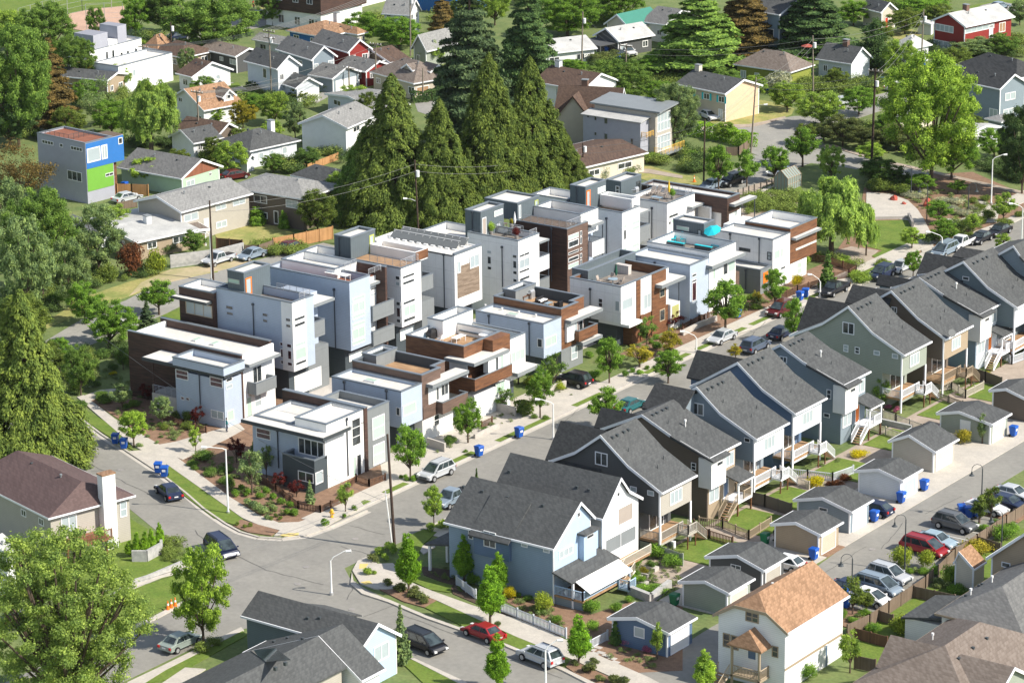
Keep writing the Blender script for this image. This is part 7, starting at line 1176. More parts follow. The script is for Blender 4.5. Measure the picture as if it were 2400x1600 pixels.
def shrubs(reg,pts,kind,tint,label,group,w=22,h=14,name='shrub'):
 for q_ in pts:
  x,y=Q(reg,q_[0],q_[1]);ww=q_[2]if len(q_)>2 else w;plant(kind,(x,y),y-(q_[3]if len(q_)>3 else h*ww/w),ww,tint,label,name,'shrub',group)
shrubs('y1',[(1020,590),(1175,580),(1205,605),(1255,630),(1290,650),(1285,690),(1330,690),(1075,590),(1130,605),(1040,560)],'ball','street','small clipped green ball shrub on the mulch corner','ball shrubs on the corner bed',23,17)
shrubs('y1',[(1080,640,28),(1120,650,30),(1160,690,34),(1210,665,24),(1140,670,30),(1175,710,20)],'ball','grey','low grey-green mounded shrub in the middle of the corner bed','grey mounded shrubs',22,14)
shrubs('y1',[(1205,715),(1250,715),(1225,700),(1025,745),(1060,755),(1090,750)],'ball','olive','small dark olive shrub near the kerb of the corner bed','olive shrubs by the kerb',14,10)
shrubs('y1',[(790,430,30),(800,450,24),(880,480,40),(850,400,56,22),(960,470,34),(980,540,34,30),(950,520,30),(330,100,44,24),(310,75,34),(440,130,26),(620,225,22),(480,120,30),(210,120,30)],'bush','mid','loose green shrub in the planted bank along the side street','shrubs on the side street bank',30,16)
shrubs('y1',[(550,280),(620,285),(600,315),(690,265),(685,298),(560,235),(640,240),(510,330,18),(770,430,18)],'ball','grey','tiny grey-green tuft in the mulch beside the sidewalk','tufts in the mulch',13,8)
shrubs('y1',[(860,170,34),(770,190,40,22),(760,240,34),(680,150,30),(640,240,26),(700,180,24,20),(820,240,24)],'bush','olive','olive shrub by the picket along the pale blue wall','shrubs along the pale blue wall',30,18)
shrubs('D',[(770,1100,24,8)],'ball','yellow','small bright yellow shrub on the mulch bank',None);shrubs('D',[(700,980,50,22),(660,1180,22),(770,1070,26),(520,1320,40,16),(980,1040,40,14)],'bush','dark','dark shrub at the edge of the mulch bank','dark shrubs on the bank',26,16)
shrubs('K',[(2210,500,22,20)],'ball','street','round green shrub beside the yellow hydrant',None);shrubs('L',[(95,395,16),(15,445,14),(440,190,16),(490,200,16)],'ball','street','small round shrub on the verge by the corner sidewalk','verge shrubs',14,12)
shrubs('L',[(272,690,34,14),(300,735,22,16),(315,655,22),(165,835,28),(220,830,16),(620,535,28),(350,690,26,24),(690,520,40,24)],'ball','warm','rounded light green shrub at the kerb of the corner by the power pole','corner shrubs by the pole',22,15)
shrubs('L',[(215,745,34),(315,905,28),(405,945,34),(365,940,22),(490,985,36),(545,1010,38),(560,1035,26),(500,950,26),(1070,1190,24),(1590,1450,26),(1690,1500,44),(1850,1560,36),(1900,1590,40),(1720,1440,28),(1760,1560,30)],'ball','rhodo','dusky green mounded shrub on the verge bed beside the lower street','dusky shrubs on the verge',30,16)
shrubs('L',[(1145,995,34,30)],'bush','yellow','bright yellow-green shrub behind the picket fence',None);shrubs('L',[(1380,1085,50,46)],'bush','lime','large yellow-green shrub at the corner of the back deck',None)
shrubs('L',[(1465,1160,28,18),(1710,1215,34,26),(1360,1100,30,12),(2150,720,50,34),(2250,780,50,30),(2000,790,34,34),(1915,850,28,20),(2050,950,60,20),(2150,960,60,22),(1870,1085,34),(1705,1090,44,30),(2000,900,22,24),(1960,1020,24),(1270,1010,26,14),(1200,985,20),(900,900,40,28)],'bush','street','leafy garden shrub in the back garden of the blue corner house','garden shrubs of the corner house',30,18)
shrubs('L',[(1960,1310,40,18),(2050,1320,40,18),(2090,1360,30,16)],'bush','pink','lilac flowering shrub in front of the blue garage','lilac shrubs');shrubs('J',[(1455,1355,20),(1395,1335,18),(1765,1475,20),(1820,1500,24)],'ball','pink','pink flowering shrub by the fence of the sage house','pink shrubs',18,12)
shrubs('J',[(1910,1568,40,34),(2060,1130,28,20),(2100,1140,24,12)],'bush','gold','golden green shrub beside the garages','golden shrubs');shrubs('N',[(905,240,44,28)],'bush','yellow','bright golden shrub inside the white picket corner',None);shrubs('N',[(1200,30,44,16)],'bush','yellow','yellow shrub behind the pale blue garage fence',None);shrubs('N',[(1050,235,34,16),(1000,225,24,10),(1110,195,34,16)],'bush','red','purplish low shrub by the white picket corner','purplish shrubs')
shrubs('N',[(1490,780,54,48),(1655,790,42,44)],'bush','lime','big light green shrub on the island beside the red minivan','island shrubs');shrubs('N',[(1500,1230,70,46)],'bush','lime','wide yellow-green shrub behind the brown alley fence',None);shrubs('N',[(1830,900,48,50)],'bush','bright','bright shrub beside the beige shed',None);shrubs('N',[(1990,690,80,28)],'bush','gold','wide olive-gold shrub over the brown fence',None)
shrubs('N',[(2050,535,30,16),(1990,520,26,14),(2130,490,24),(1720,830,40),(1640,830,30),(1550,820,24,12),(1240,1110,34),(1160,1160,26),(1870,960,60,24),(2190,590,60,34),(2240,540,40,26),(850,1540,60,36),(1300,1220,40,20),(1090,1140,20,28)],'bush','street','green shrub in the beds beside the parking bays','parking bed shrubs',26,14)
shrubs('y2',[(540,480,34,22),(1000,290,40,26),(635,530,14),(275,705,16),(320,700,20),(1130,325,18),(1060,320,18),(755,400,20),(240,690,14)],'bush','mid','shrub in the planters of the modern front courts','court shrubs',18,12);shrubs('y2',[(1215,140,34,22),(1040,110,44,22),(1100,110,30,16)],'bush','lime','yellow-green shrub in the planter beside the black car','yellow court shrubs')
shrubs('E',[(1930,1110,20,16),(1980,1085,18),(2030,1095,20),(2080,1065,16),(2110,890,16),(2140,860,20),(1710,1130,44,18),(1740,1115,30,16),(2150,930,30),(1700,980,24),(2250,960,40,14)],'ball','street','clipped shrub in the front beds by the curved kerb','front bed shrubs',20,12)
shrubs('J',[(780,500,28,30)],'bush','yellow','bright yellow shrub in front of the last modern house',None);shrubs('J',[(500,650,34,12),(470,590,26),(840,345,24,22),(690,540,34,14),(1080,345,44,14),(1130,370,34),(1340,360,26),(1215,470,60,28),(1180,440,44,20),(1100,330,30)],'bush','warm','fresh green shrub in the gardens beside the park','park side shrubs',26,14)
shrubs('y3',[(600,210,40,14),(660,225,44,14),(820,250,44,14),(900,260,46,14),(860,300,40,14),(940,330,44,14),(1010,300,30,12),(700,200,34,14)],'bush','white','low white blossoming shrub in the park bed','white blossom in the park')
shrubs('y3',[(1105,355,38,22),(1040,295,40,14),(1080,240,30),(1200,395,40,18),(1290,340,30),(480,180,50,20),(560,200,50),(420,180,60,30),(1000,250,30),(980,470,30),(330,480,20),(440,640,30,16),(900,440,60,20),(960,400,50,20),(1040,380,44),(840,540,50,16),(740,480,34)],'bush','olive','olive green shrub in the park beds','park shrubs',30,14)
GV='garden bushes among the older houses'
rg=random.Random(11)
LOW=[];DEN=4
LOWN=[0]
def scat(reg,quad,n,kind,tints,w,h,label,group):
 (x0,y0),(x1,y1),(x2,y2),(x3,y3)=quad
 for i in range(n*(1 if reg in('J','K')else DEN)):
  a,b=rg.random(),rg.random();x=(x0*(1-a)+x1*a)*(1-b)+(x3*(1-a)+x2*a)*b;y=(y0*(1-a)+y1*a)*(1-b)+(y3*(1-a)+y2*a)*b;x,y=Q(reg,x,y);k=rg.uniform(.7,1.3)
  LOWN[0]+=1;tn=rg.choice(tints)
  if LOWN[0]%60==0 and y>300:plant(kind,(x,y),y-h*k,w*k,tn,label,'shrub','shrub',group)
  else:g=G(x,y);kk=dot(vadd(g,CAM,-1),FWD)/F;LOW.append((g,hgt(x,y,y-h*k),w*k*kk,tn))
for reg,q_,n_,t_ in[('A',[(0,700),(800,700),(820,960),(0,960)],14,('mid','dark','grey')),('A',[(900,230),(1400,330),(1360,380),(900,300)],8,('street','mid')),('A',[(2100,820),(2323,700),(2323,900),(2100,980)],0,('mid',)),('B',[(100,120),(520,150),(500,330),(150,260)],10,('street','warm')),('B',[(600,0),(1400,0),(1400,60),(600,80)],8,('dark','mid')),('B',[(2100,560),(2323,600),(2323,900),(2200,900)],8,('grey','street')),('C',[(0,560),(0,660),(140,800),(120,560)],8,('mid','street')),('C',[(1650,330),(2323,350),(2323,400),(1650,420)],10,('street','mid')),('C',[(1200,100),(1500,0),(2000,0),(1500,110)],10,('street','mid')),('D',[(0,550),(500,500),(560,640),(0,760)],14,('mid','grey')),('D',[(880,380),(1150,380),(1000,440),(800,480)],3,('gold','mid')),('A',[(1240,1000),(1480,1010),(1500,1120),(1380,1100)],9,('street','warm')),('A',[(1360,740),(1640,700),(1700,800),(1350,830)],12,('bright','warm','gold')),('A',[(1700,650),(2150,690),(2100,740),(1650,720)],9,('mid','street')),('A',[(1830,1110),(2060,1100),(2100,1180),(1850,1190)],9,('street','dark')),('A',[(2100,1000),(2323,900),(2323,1060),(2150,1080)],10,('street','mid')),('A',[(640,560),(820,520),(860,700),(700,900)],14,('street','mid','olive')),('A',[(850,980),(1230,960),(1250,1010),(900,1010)],8,('mid',)),('A',[(120,520),(480,470),(500,600),(200,700)],10,('mid','dark')),('A',[(2150,560),(2323,570),(2323,620),(2150,620)],6,('gold','warm')),('B',[(0,530),(170,520),(180,570),(0,580)],6,('gold','warm')),('B',[(0,860),(60,860),(90,1100),(0,1120)],6,('mid',)),('B',[(780,280),(1300,420),(1250,600),(800,500)],12,('deep','dark','mid')),('B',[(1350,520),(1450,640),(1480,740),(1400,720)],5,('street','dark')),('B',[(1850,960),(2200,1020),(2200,1130),(1900,1110)],16,('warm','olive','street')),('B',[(1700,1080),(2000,1120),(2000,1200),(1640,1210)],12,('street','grey','mid')),('B',[(1800,420),(2250,440),(2300,600),(2000,560)],16,('street','mid')),('B',[(1420,0),(1800,20),(1830,180),(1500,200)],14,('street','mid','dark')),('B',[(600,130),(800,100),(780,240),(640,240)],8,('brown','mid','dark')),('C',[(560,560),(1000,600),(1200,620),(800,650)],16,('olive','warm','grey')),('C',[(900,560),(1350,580),(1380,640),(950,650)],16,('grey','olive','warm','mid')),('C',[(300,640),(600,600),(640,690),(560,700)],0,('street',)),('C',[(880,880),(1300,880),(1500,960),(1300,1020)],22,('rhodo','mid','olive')),('C',[(1400,900),(1700,1000),(1900,1120),(1600,1100)],18,('mid','olive','dark')),('C',[(1900,1100),(2323,1130),(2323,1260),(2200,1220)],12,('dark','mid')),('C',[(0,1020),(220,1090),(220,1200),(0,1180)],14,('street','mid','rhodo')),('C',[(1400,120),(1680,60),(1680,170),(1420,180)],10,('mid','street')),('C',[(1950,270),(2323,280),(2323,330),(1900,320)],12,('street','grey')),('C',[(400,0),(620,0),(600,270),(480,260)],10,('street','mid','gold')),('C',[(1230,1170),(1500,1230),(1600,1260),(1280,1320)],12,('dark','mid','grey')),('C',[(420,1350),(780,1350),(760,1480),(430,1480)],14,('warm','olive')),('D',[(0,150),(700,60),(820,180),(300,450)],26,('grey','mid','street')),('D',[(380,430),(600,380),(760,450),(600,560)],9,('olive','mid','gold')),('D',[(420,1000),(620,900),(640,1180),(480,1250)],12,('mid','street')),('D',[(880,100),(1150,90),(1150,280),(980,250)],8,('mid','red','street')),('D',[(1680,250),(2100,180),(2050,300),(1750,290)],12,('bright','street')),('D',[(740,880),(880,900),(960,1080),(800,1000)],6,('mid','dark')),('K',[(1110,600),(1280,650),(1260,740),(1120,760)],10,('olive','warm','grey')),('K',[(1350,1330),(1520,1280),(1460,1360),(1260,1420)],9,('street','bright')),('K',[(0,780),(120,760),(200,900),(60,1000)],8,('street','mid')),('J',[(850,270),(1180,340),(1200,400),(900,330)],9,('street','mid')),('J',[(200,640),(480,560),(520,640),(280,700)],5,('olive','mid')),('J',[(1640,200),(1900,60),(1950,130),(1700,230)],12,('olive','mid')),('B',[(1650,400),(1850,420),(1860,450),(1680,470)],7,('brown','rhodo'))]:
 scat(reg,q_,n_,'bush',t_,36,21,'leafy garden bush among the houses and gardens',GV)
mm={}
for g,h_,w_,tn in LOW:
 me=TPL['bush'][FRQ.randrange(3)][2];V=np.empty(len(me.vertices)*3,dtype=np.float32);me.vertices.foreach_get('co',V);V=V.reshape(-1,3)[:2600]*np.array([w_/2.2,w_/2.2,h_/1.6])+np.array(g);mm.setdefault('dark' if tn in('dark','deep','mid','rhodo')else 'light',[]).append(V)
VV=np.concatenate(mm['dark']+mm['light']);nd=sum(len(v)for v in mm['dark'])//4;mat('under_dark',(.09,.15,.035),.9,'mottle',(.05,.09,.02),1.1);mat('under_light',(.20,.26,.045),.9,'mottle',(.13,.19,.035),1.1)
me=mesh_np('undergrowth',VV,'under_dark');me.materials.append(MAT['under_light']);me.polygons.foreach_set('material_index',np.array([0]*nd+[1]*(len(VV)//4-nd),dtype=np.int32));tag((lambda o:(S.collection.objects.link(o),o)[1])(bpy.data.objects.new('undergrowth',me)),'mixed low bushes filling the gardens among the older houses','bushes',None,'stuff')
def hedge(label,reg,pts,h,w_=1.2,tint='hedge',n=900):
 P=[G(*Q(reg,*q_),0)for q_ in pts];rng=np.random.default_rng(len(label));Vs=[]
 for a,b in zip(P,P[1:]):
  L_=hypot(b[0]-a[0],b[1]-a[1]);m_=int(n*L_/3);t=rng.uniform(0,1,m_);u=rng.uniform(-1,1,m_);v=rng.uniform(0,1,m_);nx,ny=-(b[1]-a[1])/L_,(b[0]-a[0])/L_;f=rng.uniform(0,1,m_)<.45
  u=np.where(f,u,np.sign(u));v=np.where(f,1.,v);hh=h*(1+.06*np.sin(t*L_*2.3));Pp=np.stack([a[0]+(b[0]-a[0])*t+nx*u*w_/2,a[1]+(b[1]-a[1])*t+ny*u*w_/2,hh*v],1);D=np.stack([nx*np.sign(u)*np.where(f,.2,1),ny*np.sign(u)*np.where(f,.2,1),np.where(f,1.,.3)],1)
  Vs.append(leaves(Pp,D,.22,rng))
 V=np.concatenate(Vs);c=P[0];V=V-np.array([c[0],c[1],0]);o=bpy.data.objects.new('hedge',mesh_np('hedge',V,'leaf'));S.collection.objects.link(o);o.location=(c[0],c[1],0);o.color=(*TINT[tint],1);return tag(o,label,'hedge')
hedge('bright clipped hedge along the corner garden of the shingled house','C',[(0,920),(120,925),(300,960),(480,1010)],2.2,2.0);hedge('dark clipped hedge in front of the wide taupe-roofed house','B',[(480,700),(600,690),(715,650)],1.8,1.4,'deep');hedge('row of brownish clipped shrubs before the white bungalow','B',[(1695,455),(1780,440),(1870,420)],2.0,1.6,'rhodo');hedge('green hedge before the white bungalow with the pale roof','B',[(1410,440),(1520,470),(1640,470)],1.5,1.6,'street')
hedge('low hedge under the tall pale blue house','A',[(1620,660),(1780,700),(1990,700)],1.2,1.5,'mid');hedge('ivy-clad hedge above the garages of the slate house','A',[(2190,600),(2323,600)],1.6,1.6,'gold');hedge('dark hedge beside the drive of the third modern house','y2',[(960,300),(1030,280)],1.5,1.6,'olive')
plant('bush',(888,770),730,42,'bamboo','straw yellow bamboo on the grey balcony of a tall modern house','bamboo','plant',None,h=1.9,wm=2.0,z=5.6)if 0 else None
GCV=[]
def cover(reg,quad,n,w,h):
 (x0,y0),(x1,y1),(x2,y2),(x3,y3)=quad
 for i in range(n):a,b=rg.random(),rg.random();x=(x0*(1-a)+x1*a)*(1-b)+(x3*(1-a)+x2*a)*b;y=(y0*(1-a)+y1*a)*(1-b)+(y3*(1-a)+y2*a)*b;g=G(*Q(reg,x,y));k=rg.uniform(.5,1.4);me=TPL['ball'][i%2][2];V=np.empty(len(me.vertices)*3,dtype=np.float32);me.vertices.foreach_get('co',V);GCV.append(V.reshape(-1,3)[::1][:800]*np.array([w*k,w*k,h*k])+np.array(g))
cover('y1',[(250,80),(880,230),(860,200),(400,30)],40,.8,.5);cover('y1',[(300,110),(900,250),(640,300),(450,200)],46,.8,.5);cover('y1',[(760,400),(1080,320),(1200,600),(1000,580)],60,.9,.7);cover('y1',[(1080,560),(1344,640),(1344,700),(1160,690)],26,.6,.5)
cover('D',[(640,980),(900,960),(960,1150),(640,1220)],34,.9,.6);cover('L',[(1150,1000),(1500,1080),(1500,1220),(1200,1080)],40,.7,.5);cover('L',[(1900,760),(2300,760),(2300,960),(1950,950)],60,.7,.6);cover('L',[(1850,1300),(2150,1420),(2100,1480),(1800,1400)],24,.7,.5);cover('L',[(560,790),(740,800),(960,970),(800,950)],30,.6,.4)
cover('N',[(1430,770),(1700,830),(1680,860),(1400,800)],24,.8,.6);cover('N',[(1100,1150),(1260,1090),(1250,1130),(1120,1170)],12,.6,.5);cover('N',[(1700,880),(1950,900),(1900,960),(1720,930)],26,1.,.8);cover('J',[(250,690),(620,560),(620,600),(280,720)],40,.8,.6);cover('N',[(250,260),(1000,20),(1100,60),(400,330)],40,.6,.35);cover('J',[(1250,1330),(2000,1060),(2050,1150),(1350,1450)],50,.6,.35);cover('L',[(2100,620),(2323,650),(2323,760),(2100,720)],24,.7,.6);cover('y2',[(400,480),(1250,120),(1290,180),(450,540)],50,.6,.4);cover('E',[(1700,980),(2300,800),(2323,900),(1750,1100)],60,.7,.5);cover('K',[(1100,560),(1280,640),(1270,760),(1110,760)],30,.8,.5);cover('y3',[(400,120),(1100,230),(1150,370),(700,320)],110,1.0,.6);cover('y3',[(760,440),(1050,360),(1080,400),(800,520)],40,.9,.6);cover('C',[(420,1350),(780,1340),(760,1480),(430,1480)],60,.8,.5)
V_=np.concatenate(GCV);mat('cover_green',(.19,.24,.07),.9,'mottle',(.12,.17,.05),1.3);me=mesh_np('ground_cover',V_,'cover_green');o=bpy.data.objects.new('ground_cover',me);S.collection.objects.link(o);tag(o,'low leafy ground cover in the bark beds and gardens','ground cover',None,'stuff')
def carmat(n_,c):mat('car_'+n_,c,.3,'plain',spec=.6,metal=.15)
for n_,c in dict(black=(.015,.016,.02),navy=(.02,.03,.07),silver=(.50,.52,.54),white=(.75,.75,.75),red=(.30,.015,.02),maroon=(.10,.012,.015),grey=(.12,.125,.13),lightblue=(.32,.42,.48),steel=(.24,.30,.36),green=(.28,.33,.30),teal=(.02,.13,.14),bluegrey=(.10,.13,.19)).items():carmat(n_,c)
mat('tyre',(.015,.015,.016),.8);mat('rim',(.45,.46,.47),.35,metal=.5);mat('lamp_red',(.5,.02,.02),.3);mat('lamp_clear',(.7,.7,.68),.2);mat('plate',(.7,.72,.75),.5)
CT={'sedan':(4.7,1.82,1.45,.92,[(-2.33,.55),(-2.3,.90),(-1.55,1.0),(1.05,.95),(2.0,.78),(2.33,.62),(2.35,.35),(-2.35,.35)],-1.75,1.15,-1.05,.35),'suv':(4.75,1.9,1.78,1.05,[(-2.35,.6),(-2.32,1.05),(1.15,1.06),(2.1,.95),(2.35,.8),(2.37,.4),(-2.37,.4)],-2.28,1.35,-1.8,.3),'van':(5.0,1.95,1.75,1.0,[(-2.47,.55),(-2.45,1.0),(1.5,1.02),(2.3,.82),(2.48,.6),(2.5,.35),(-2.5,.35)],-2.42,1.9,-2.0,.6),'hatch':(4.4,1.76,1.5,.95,[(-2.15,.6),(-2.12,1.0),(1.2,.98),(1.95,.78),(2.18,.55),(2.2,.32),(-2.2,.32)],-2.0,1.45,-1.2,.35),'pickup':(5.3,1.9,1.75,1.02,[(-2.63,.6),(-2.6,1.05),(1.3,1.06),(2.4,.95),(2.63,.8),(2.65,.45),(-2.65,.45)],-.75,1.3,-.45,.7),'convertible':(4.6,1.82,1.15,.88,[(-2.28,.55),(-2.25,.88),(1.05,.88),(1.95,.75),(2.28,.6),(2.3,.33),(-2.3,.33)],-.9,1.0,-.5,.45)}
CARP={}
def car_build(kind,col):
 L_,W_,H_,bz,prof,b0,b1,r0,r1=CT[kind];r=thing('parked_car','','',(0,0,0));m_='car_'+col;hw=W_/2
 n=len(prof);b=MB();cx=lambda y,k:[(x*k[0],y,z if z>.5 or True else z)for x,z in prof]
 layers=[(-hw+.0,.955,.0),(-hw+.0,1,.0)];rows=[]
 for y,sx,dz in((-hw*.90,.985,0),(-hw,.97,-.07),(hw,.97,-.07),(hw*.90,.985,0)):rows.append([(x*sx,y,z+(dz if z>.5 else(.04 if dz else 0)))for x,z in prof])
 vs=[v for rw in rows for v in rw];fs=[tuple(range(n)),tuple(range(4*n-1,3*n-1,-1))]
 for k in range(3):fs+=[(k*n+i,(k+1)*n+i,(k+1)*n+(i+1)%n,k*n+(i+1)%n)for i in range(n)]
 b.add(vs,fs);b.build('body',m_,r,world=False,fix=True)
 ti=.17;z0,z1=bz-.02,H_
 if kind=='convertible':
  MB().add([(.45,-.6,H_),(1.0,-.75,z0),(1.0,.75,z0),(.45,.6,H_),(.42,-.6,H_),(.95,-.75,z0),(.95,.75,z0),(.42,.6,H_)],[(0,1,2,3),(7,6,5,4),(0,4,5,1),(3,2,6,7),(0,3,7,4)]).build('windshield','car_glass',r,world=False,fix=True);MB().box(-1.0,-.65,z0-.1,.5,.65,z0+.04).build('interior','black_cover',r,world=False)
  for sy in(-.35,.35):MB().box(-.5,sy-.22,z0,-.3,sy+.22,z0+.35).build('seat','black_cover',r,world=False)
 else:
  q=lambda x,y,z:(x,y,z);B0=[(b0,-hw*.93,z0),(b1,-hw*.93,z0),(b1,hw*.93,z0),(b0,hw*.93,z0)];T0=[(r0,-hw+ti+.08,z1-.04),(r1,-hw+ti+.08,z1-.04),(r1,hw-ti-.08,z1-.04),(r0,hw-ti-.08,z1-.04)]
  MB().add(B0+T0,[(0,3,2,1),(4,5,6,7),(0,1,5,4),(1,2,6,5),(2,3,7,6),(3,0,4,7)]).build('cabin',m_,r,world=False,fix=True)
  MB().add([(x*1.0,y,z1-.041)for x,y,_ in T0]+[(x*.96+.01,y*.9,z1)for x,y,_ in T0],[(0,3,2,1),(4,5,6,7),(0,1,5,4),(1,2,6,5),(2,3,7,6),(3,0,4,7)]).build('roof',m_,r,world=False,fix=True)
  def pane(a,b_,c,d,name,off,u0=.06,u1=.94,v0=.12,v1=.9):
   A,B_,C,D=map(Vector,(a,b_,c,d));f=lambda u,v:(A*(1-u)+B_*u)*(1-v)+(D*(1-u)+C*u)*v;o=Vector(off);pts=[f(u0,v0)+o,f(u1,v0)+o,f(u1,v1)+o,f(u0,v1)+o];i=[p-o*1.5 for p in pts]
   MB().add([tuple(p)for p in pts+i],[(0,1,2,3),(7,6,5,4),(0,4,5,1),(1,5,6,2),(2,6,7,3),(3,7,4,0)]).build(name,'car_glass',r,world=False,fix=True)
  pane(B0[1],B0[2],T0[2],T0[1],'windshield',(.025,0,.012),.07,.93,.05,.95);pane(B0[3],B0[0],T0[0],T0[3],'rear_window',(-.025,0,.012),.1,.9,.15,.92)
  for sg,(a,b_,c,d)in((-1,(B0[0],B0[1],T0[1],T0[0])),(1,(B0[3],B0[2],T0[2],T0[3]))):
   for u0,u1 in(((.07,.47),(.51,.93))if kind in('sedan','hatch','pickup')else((.05,.31),(.34,.63),(.66,.94))):pane(a,b_,c,d,'side_window',(0,sg*.022,.008),u0,u1,.14,.88)
 if kind=='pickup':MB().box(-2.5,-hw*.8,1.0,-.85,hw*.8,1.062).build('truck_bed','black_cover',r,world=False)
 if kind in('suv','van'):
  for sy in(-hw*.62,hw*.62):MB().cyl((r0+.1,sy,H_+.05),(r1-.1,sy,H_+.05),.03,n=4).build('roof_rail','fascia',r,world=False)
 wr=.34 if kind!='suv' else .37
 for sx in(-L_*.30,L_*.31):
  for sy in(-1,1):
   w=MB().cyl((sx,sy*(hw-.2),wr),(sx,sy*(hw+.015),wr),wr,n=14).build('wheel','tyre',r,world=False);MB().cyl((sx,sy*(hw+.012),wr),(sx,sy*(hw+.03),wr),wr*.62,n=10).build('rim','rim',w,world=False)
 fx=prof[-2][0]*.985 if kind else 0;zf=prof[-3][1];zr=prof[1][1]
 for sy in(-1,1):
  MB().box(L_/2-.28,sy*(hw-.42),zf-.12,L_/2-.0,sy*(hw-.1),zf+.04).build('headlight','lamp_clear',r,world=False);MB().box(-L_/2-.0,sy*(hw-.3),zr-.3,-L_/2+.12,sy*(hw-.06),zr-.08).build('tail_light','lamp_red',r,world=False)
  MB().box(b1-.35,sy*(hw+.01),bz,b1-.2,sy*(hw+.16),bz+.12).build('wing_mirror',m_,r,world=False)
 MB().box(L_/2-.02,-.55,.5,L_/2+.012,.55,zf-.1).build('grille','fascia',r,world=False);MB().box(-L_/2-.02,-.22,.62,-L_/2+.0,.22,.74).build('number_plate','plate',r,world=False)
 return r
def car(kind,col,x,y,ang,label,group='cars parked in the streets and bays',reg='p',k=1.04):
 key=(kind,col)
 if key in CARP:o=copy_tree(CARP[key])
 else:o=car_build(kind,col);CARP[key]=o
 g=G(*Q(reg,x,y),0);o.location=(g[0],g[1],.02);o.rotation_euler=(0,0,radians(ang));o.scale=(k,k,k);tag(o,label,'pickup' if kind=='pickup' else 'car',group);return o
for a in[('sedan','navy',396,1163,152,'dark blue sedan parked below the two lower blue bins'),('van','navy',520,1296,-24,'dark blue minivan driving round the corner'),('sedan','green',425,1516,88,'pale green sedan parked under the bright green tree'),('hatch','grey',48,1462,80,'grey car half hidden by the very large tree'),('suv','silver',1023,1118,-92,'silver SUV parked at the kerb of the main street near the corner'),('pickup','steel',1060,1180,-90,'blue-grey truck half hidden behind the blue corner house roof'),('sedan','red',1133,1494,170,'bright red sedan parked beside the picket fence'),('suv','silver',1266,1552,170,'silver SUV parked on the lower street behind the red sedan'),('van','black',993,1520,-10,'black minivan parked next to the loose evergreen'),('suv','black',1343,903,180,'black SUV on a front court drive'),('sedan','teal',1478,960,90,'teal car peeking over the grey roofs'),('sedan','silver',1692,800,-91,'silver sedan parked by the grass strip'),('sedan','navy',1832,790,90,'dark blue car behind the street tree of the sage house'),('suv','bluegrey',1770,822,90,'blue-grey SUV on the far kerb by the golden tree'),('suv','maroon',1829,737,-90,'maroon SUV facing down the street'),('pickup','black',1955,688,-90,'black pickup beside the dark dense evergreen'),('suv','navy',2066,652,-90,'blue SUV parked by the park behind the grey roofs'),('sedan','silver',2111,635,-90,'pale sedan parked in front of the blue SUV'),('van','steel',2215,596,-90,'blue-grey wagon parked behind the white pickup'),('pickup','white',2252,580,-90,'white pickup at the park kerb'),('sedan','black',2298,567,-90,'black sedan between white pickup and last black car'),('sedan','black',2342,550,-90,'farthest black car at the park kerb'),('sedan','maroon',2392,588,90,'maroon car at the right edge across from the black cars'),('suv','grey',2238,1240,-4,'dark grey SUV alone in a parking bay'),('sedan','lightblue',2193,1278,-4,'light blue sedan beside the red minivan'),('van','red',2166,1296,-4,'red minivan in a parking bay'),('suv','silver',2083,1362,-6,'silver SUV, uppermost of the three bays near the white house'),('van','steel',2058,1386,-6,'blue-silver minivan in the middle bay'),('hatch','white',2040,1414,-6,'white hatchback in the nearest bay'),('sedan','white',2312,1200,-4,'white sports car in the bays on the right'),('sedan','navy',2360,1190,-4,'dark sedan between white and silver cars in the right bays'),('sedan','silver',2374,1168,-4,'silver sedan at the right edge in the bays'),('sedan','navy',1992,1392,-6,'dark car just showing above the tan roof'),('hatch','navy',2046,1205,180,'dark blue hatchback between two garages'),('hatch','white',1838,1332,180,'white car hidden beside the charcoal garage'),('sedan','silver',298,472,80,'silver sedan parked beside the cube house'),('hatch','maroon',552,420,70,'maroon old car behind the beige split-level'),('pickup','silver',512,618,-92,'silver pickup beside the white board wall'),('sedan','steel',590,606,-92,'blue car behind the silver pickup'),('hatch','maroon',682,588,90,'dark red car by the orange board fence'),('van','white',258,775,90,'white van under the spreading tree'),('convertible','white',1825,408,-94,'white convertible parked by the community garden'),('suv','black',1714,434,-94,'black SUV parked by the community garden'),('sedan','steel',1667,443,-94,'blue car hidden behind the brown framed house'),('sedan','white',1662,279,-30,'white car on the drive of the peach house'),('sedan','silver',1976,246,70,'silver car in the shade of the upper street'),('sedan','white',2103,212,70,'white car on the upper street bend'),('suv','white',1470,130,-30,'white SUV by the blue bins of the dark gabled house'),('sedan','black',1449,136,-30,'black car left of the white SUV'),('sedan','navy',612,42,75,'dark car at the top by the apartment block'),('sedan','navy',418,94,75,'dark car under the very broad tree'),('sedan','steel',2342,22,75,'blue car on the top right street')]:car(*a)
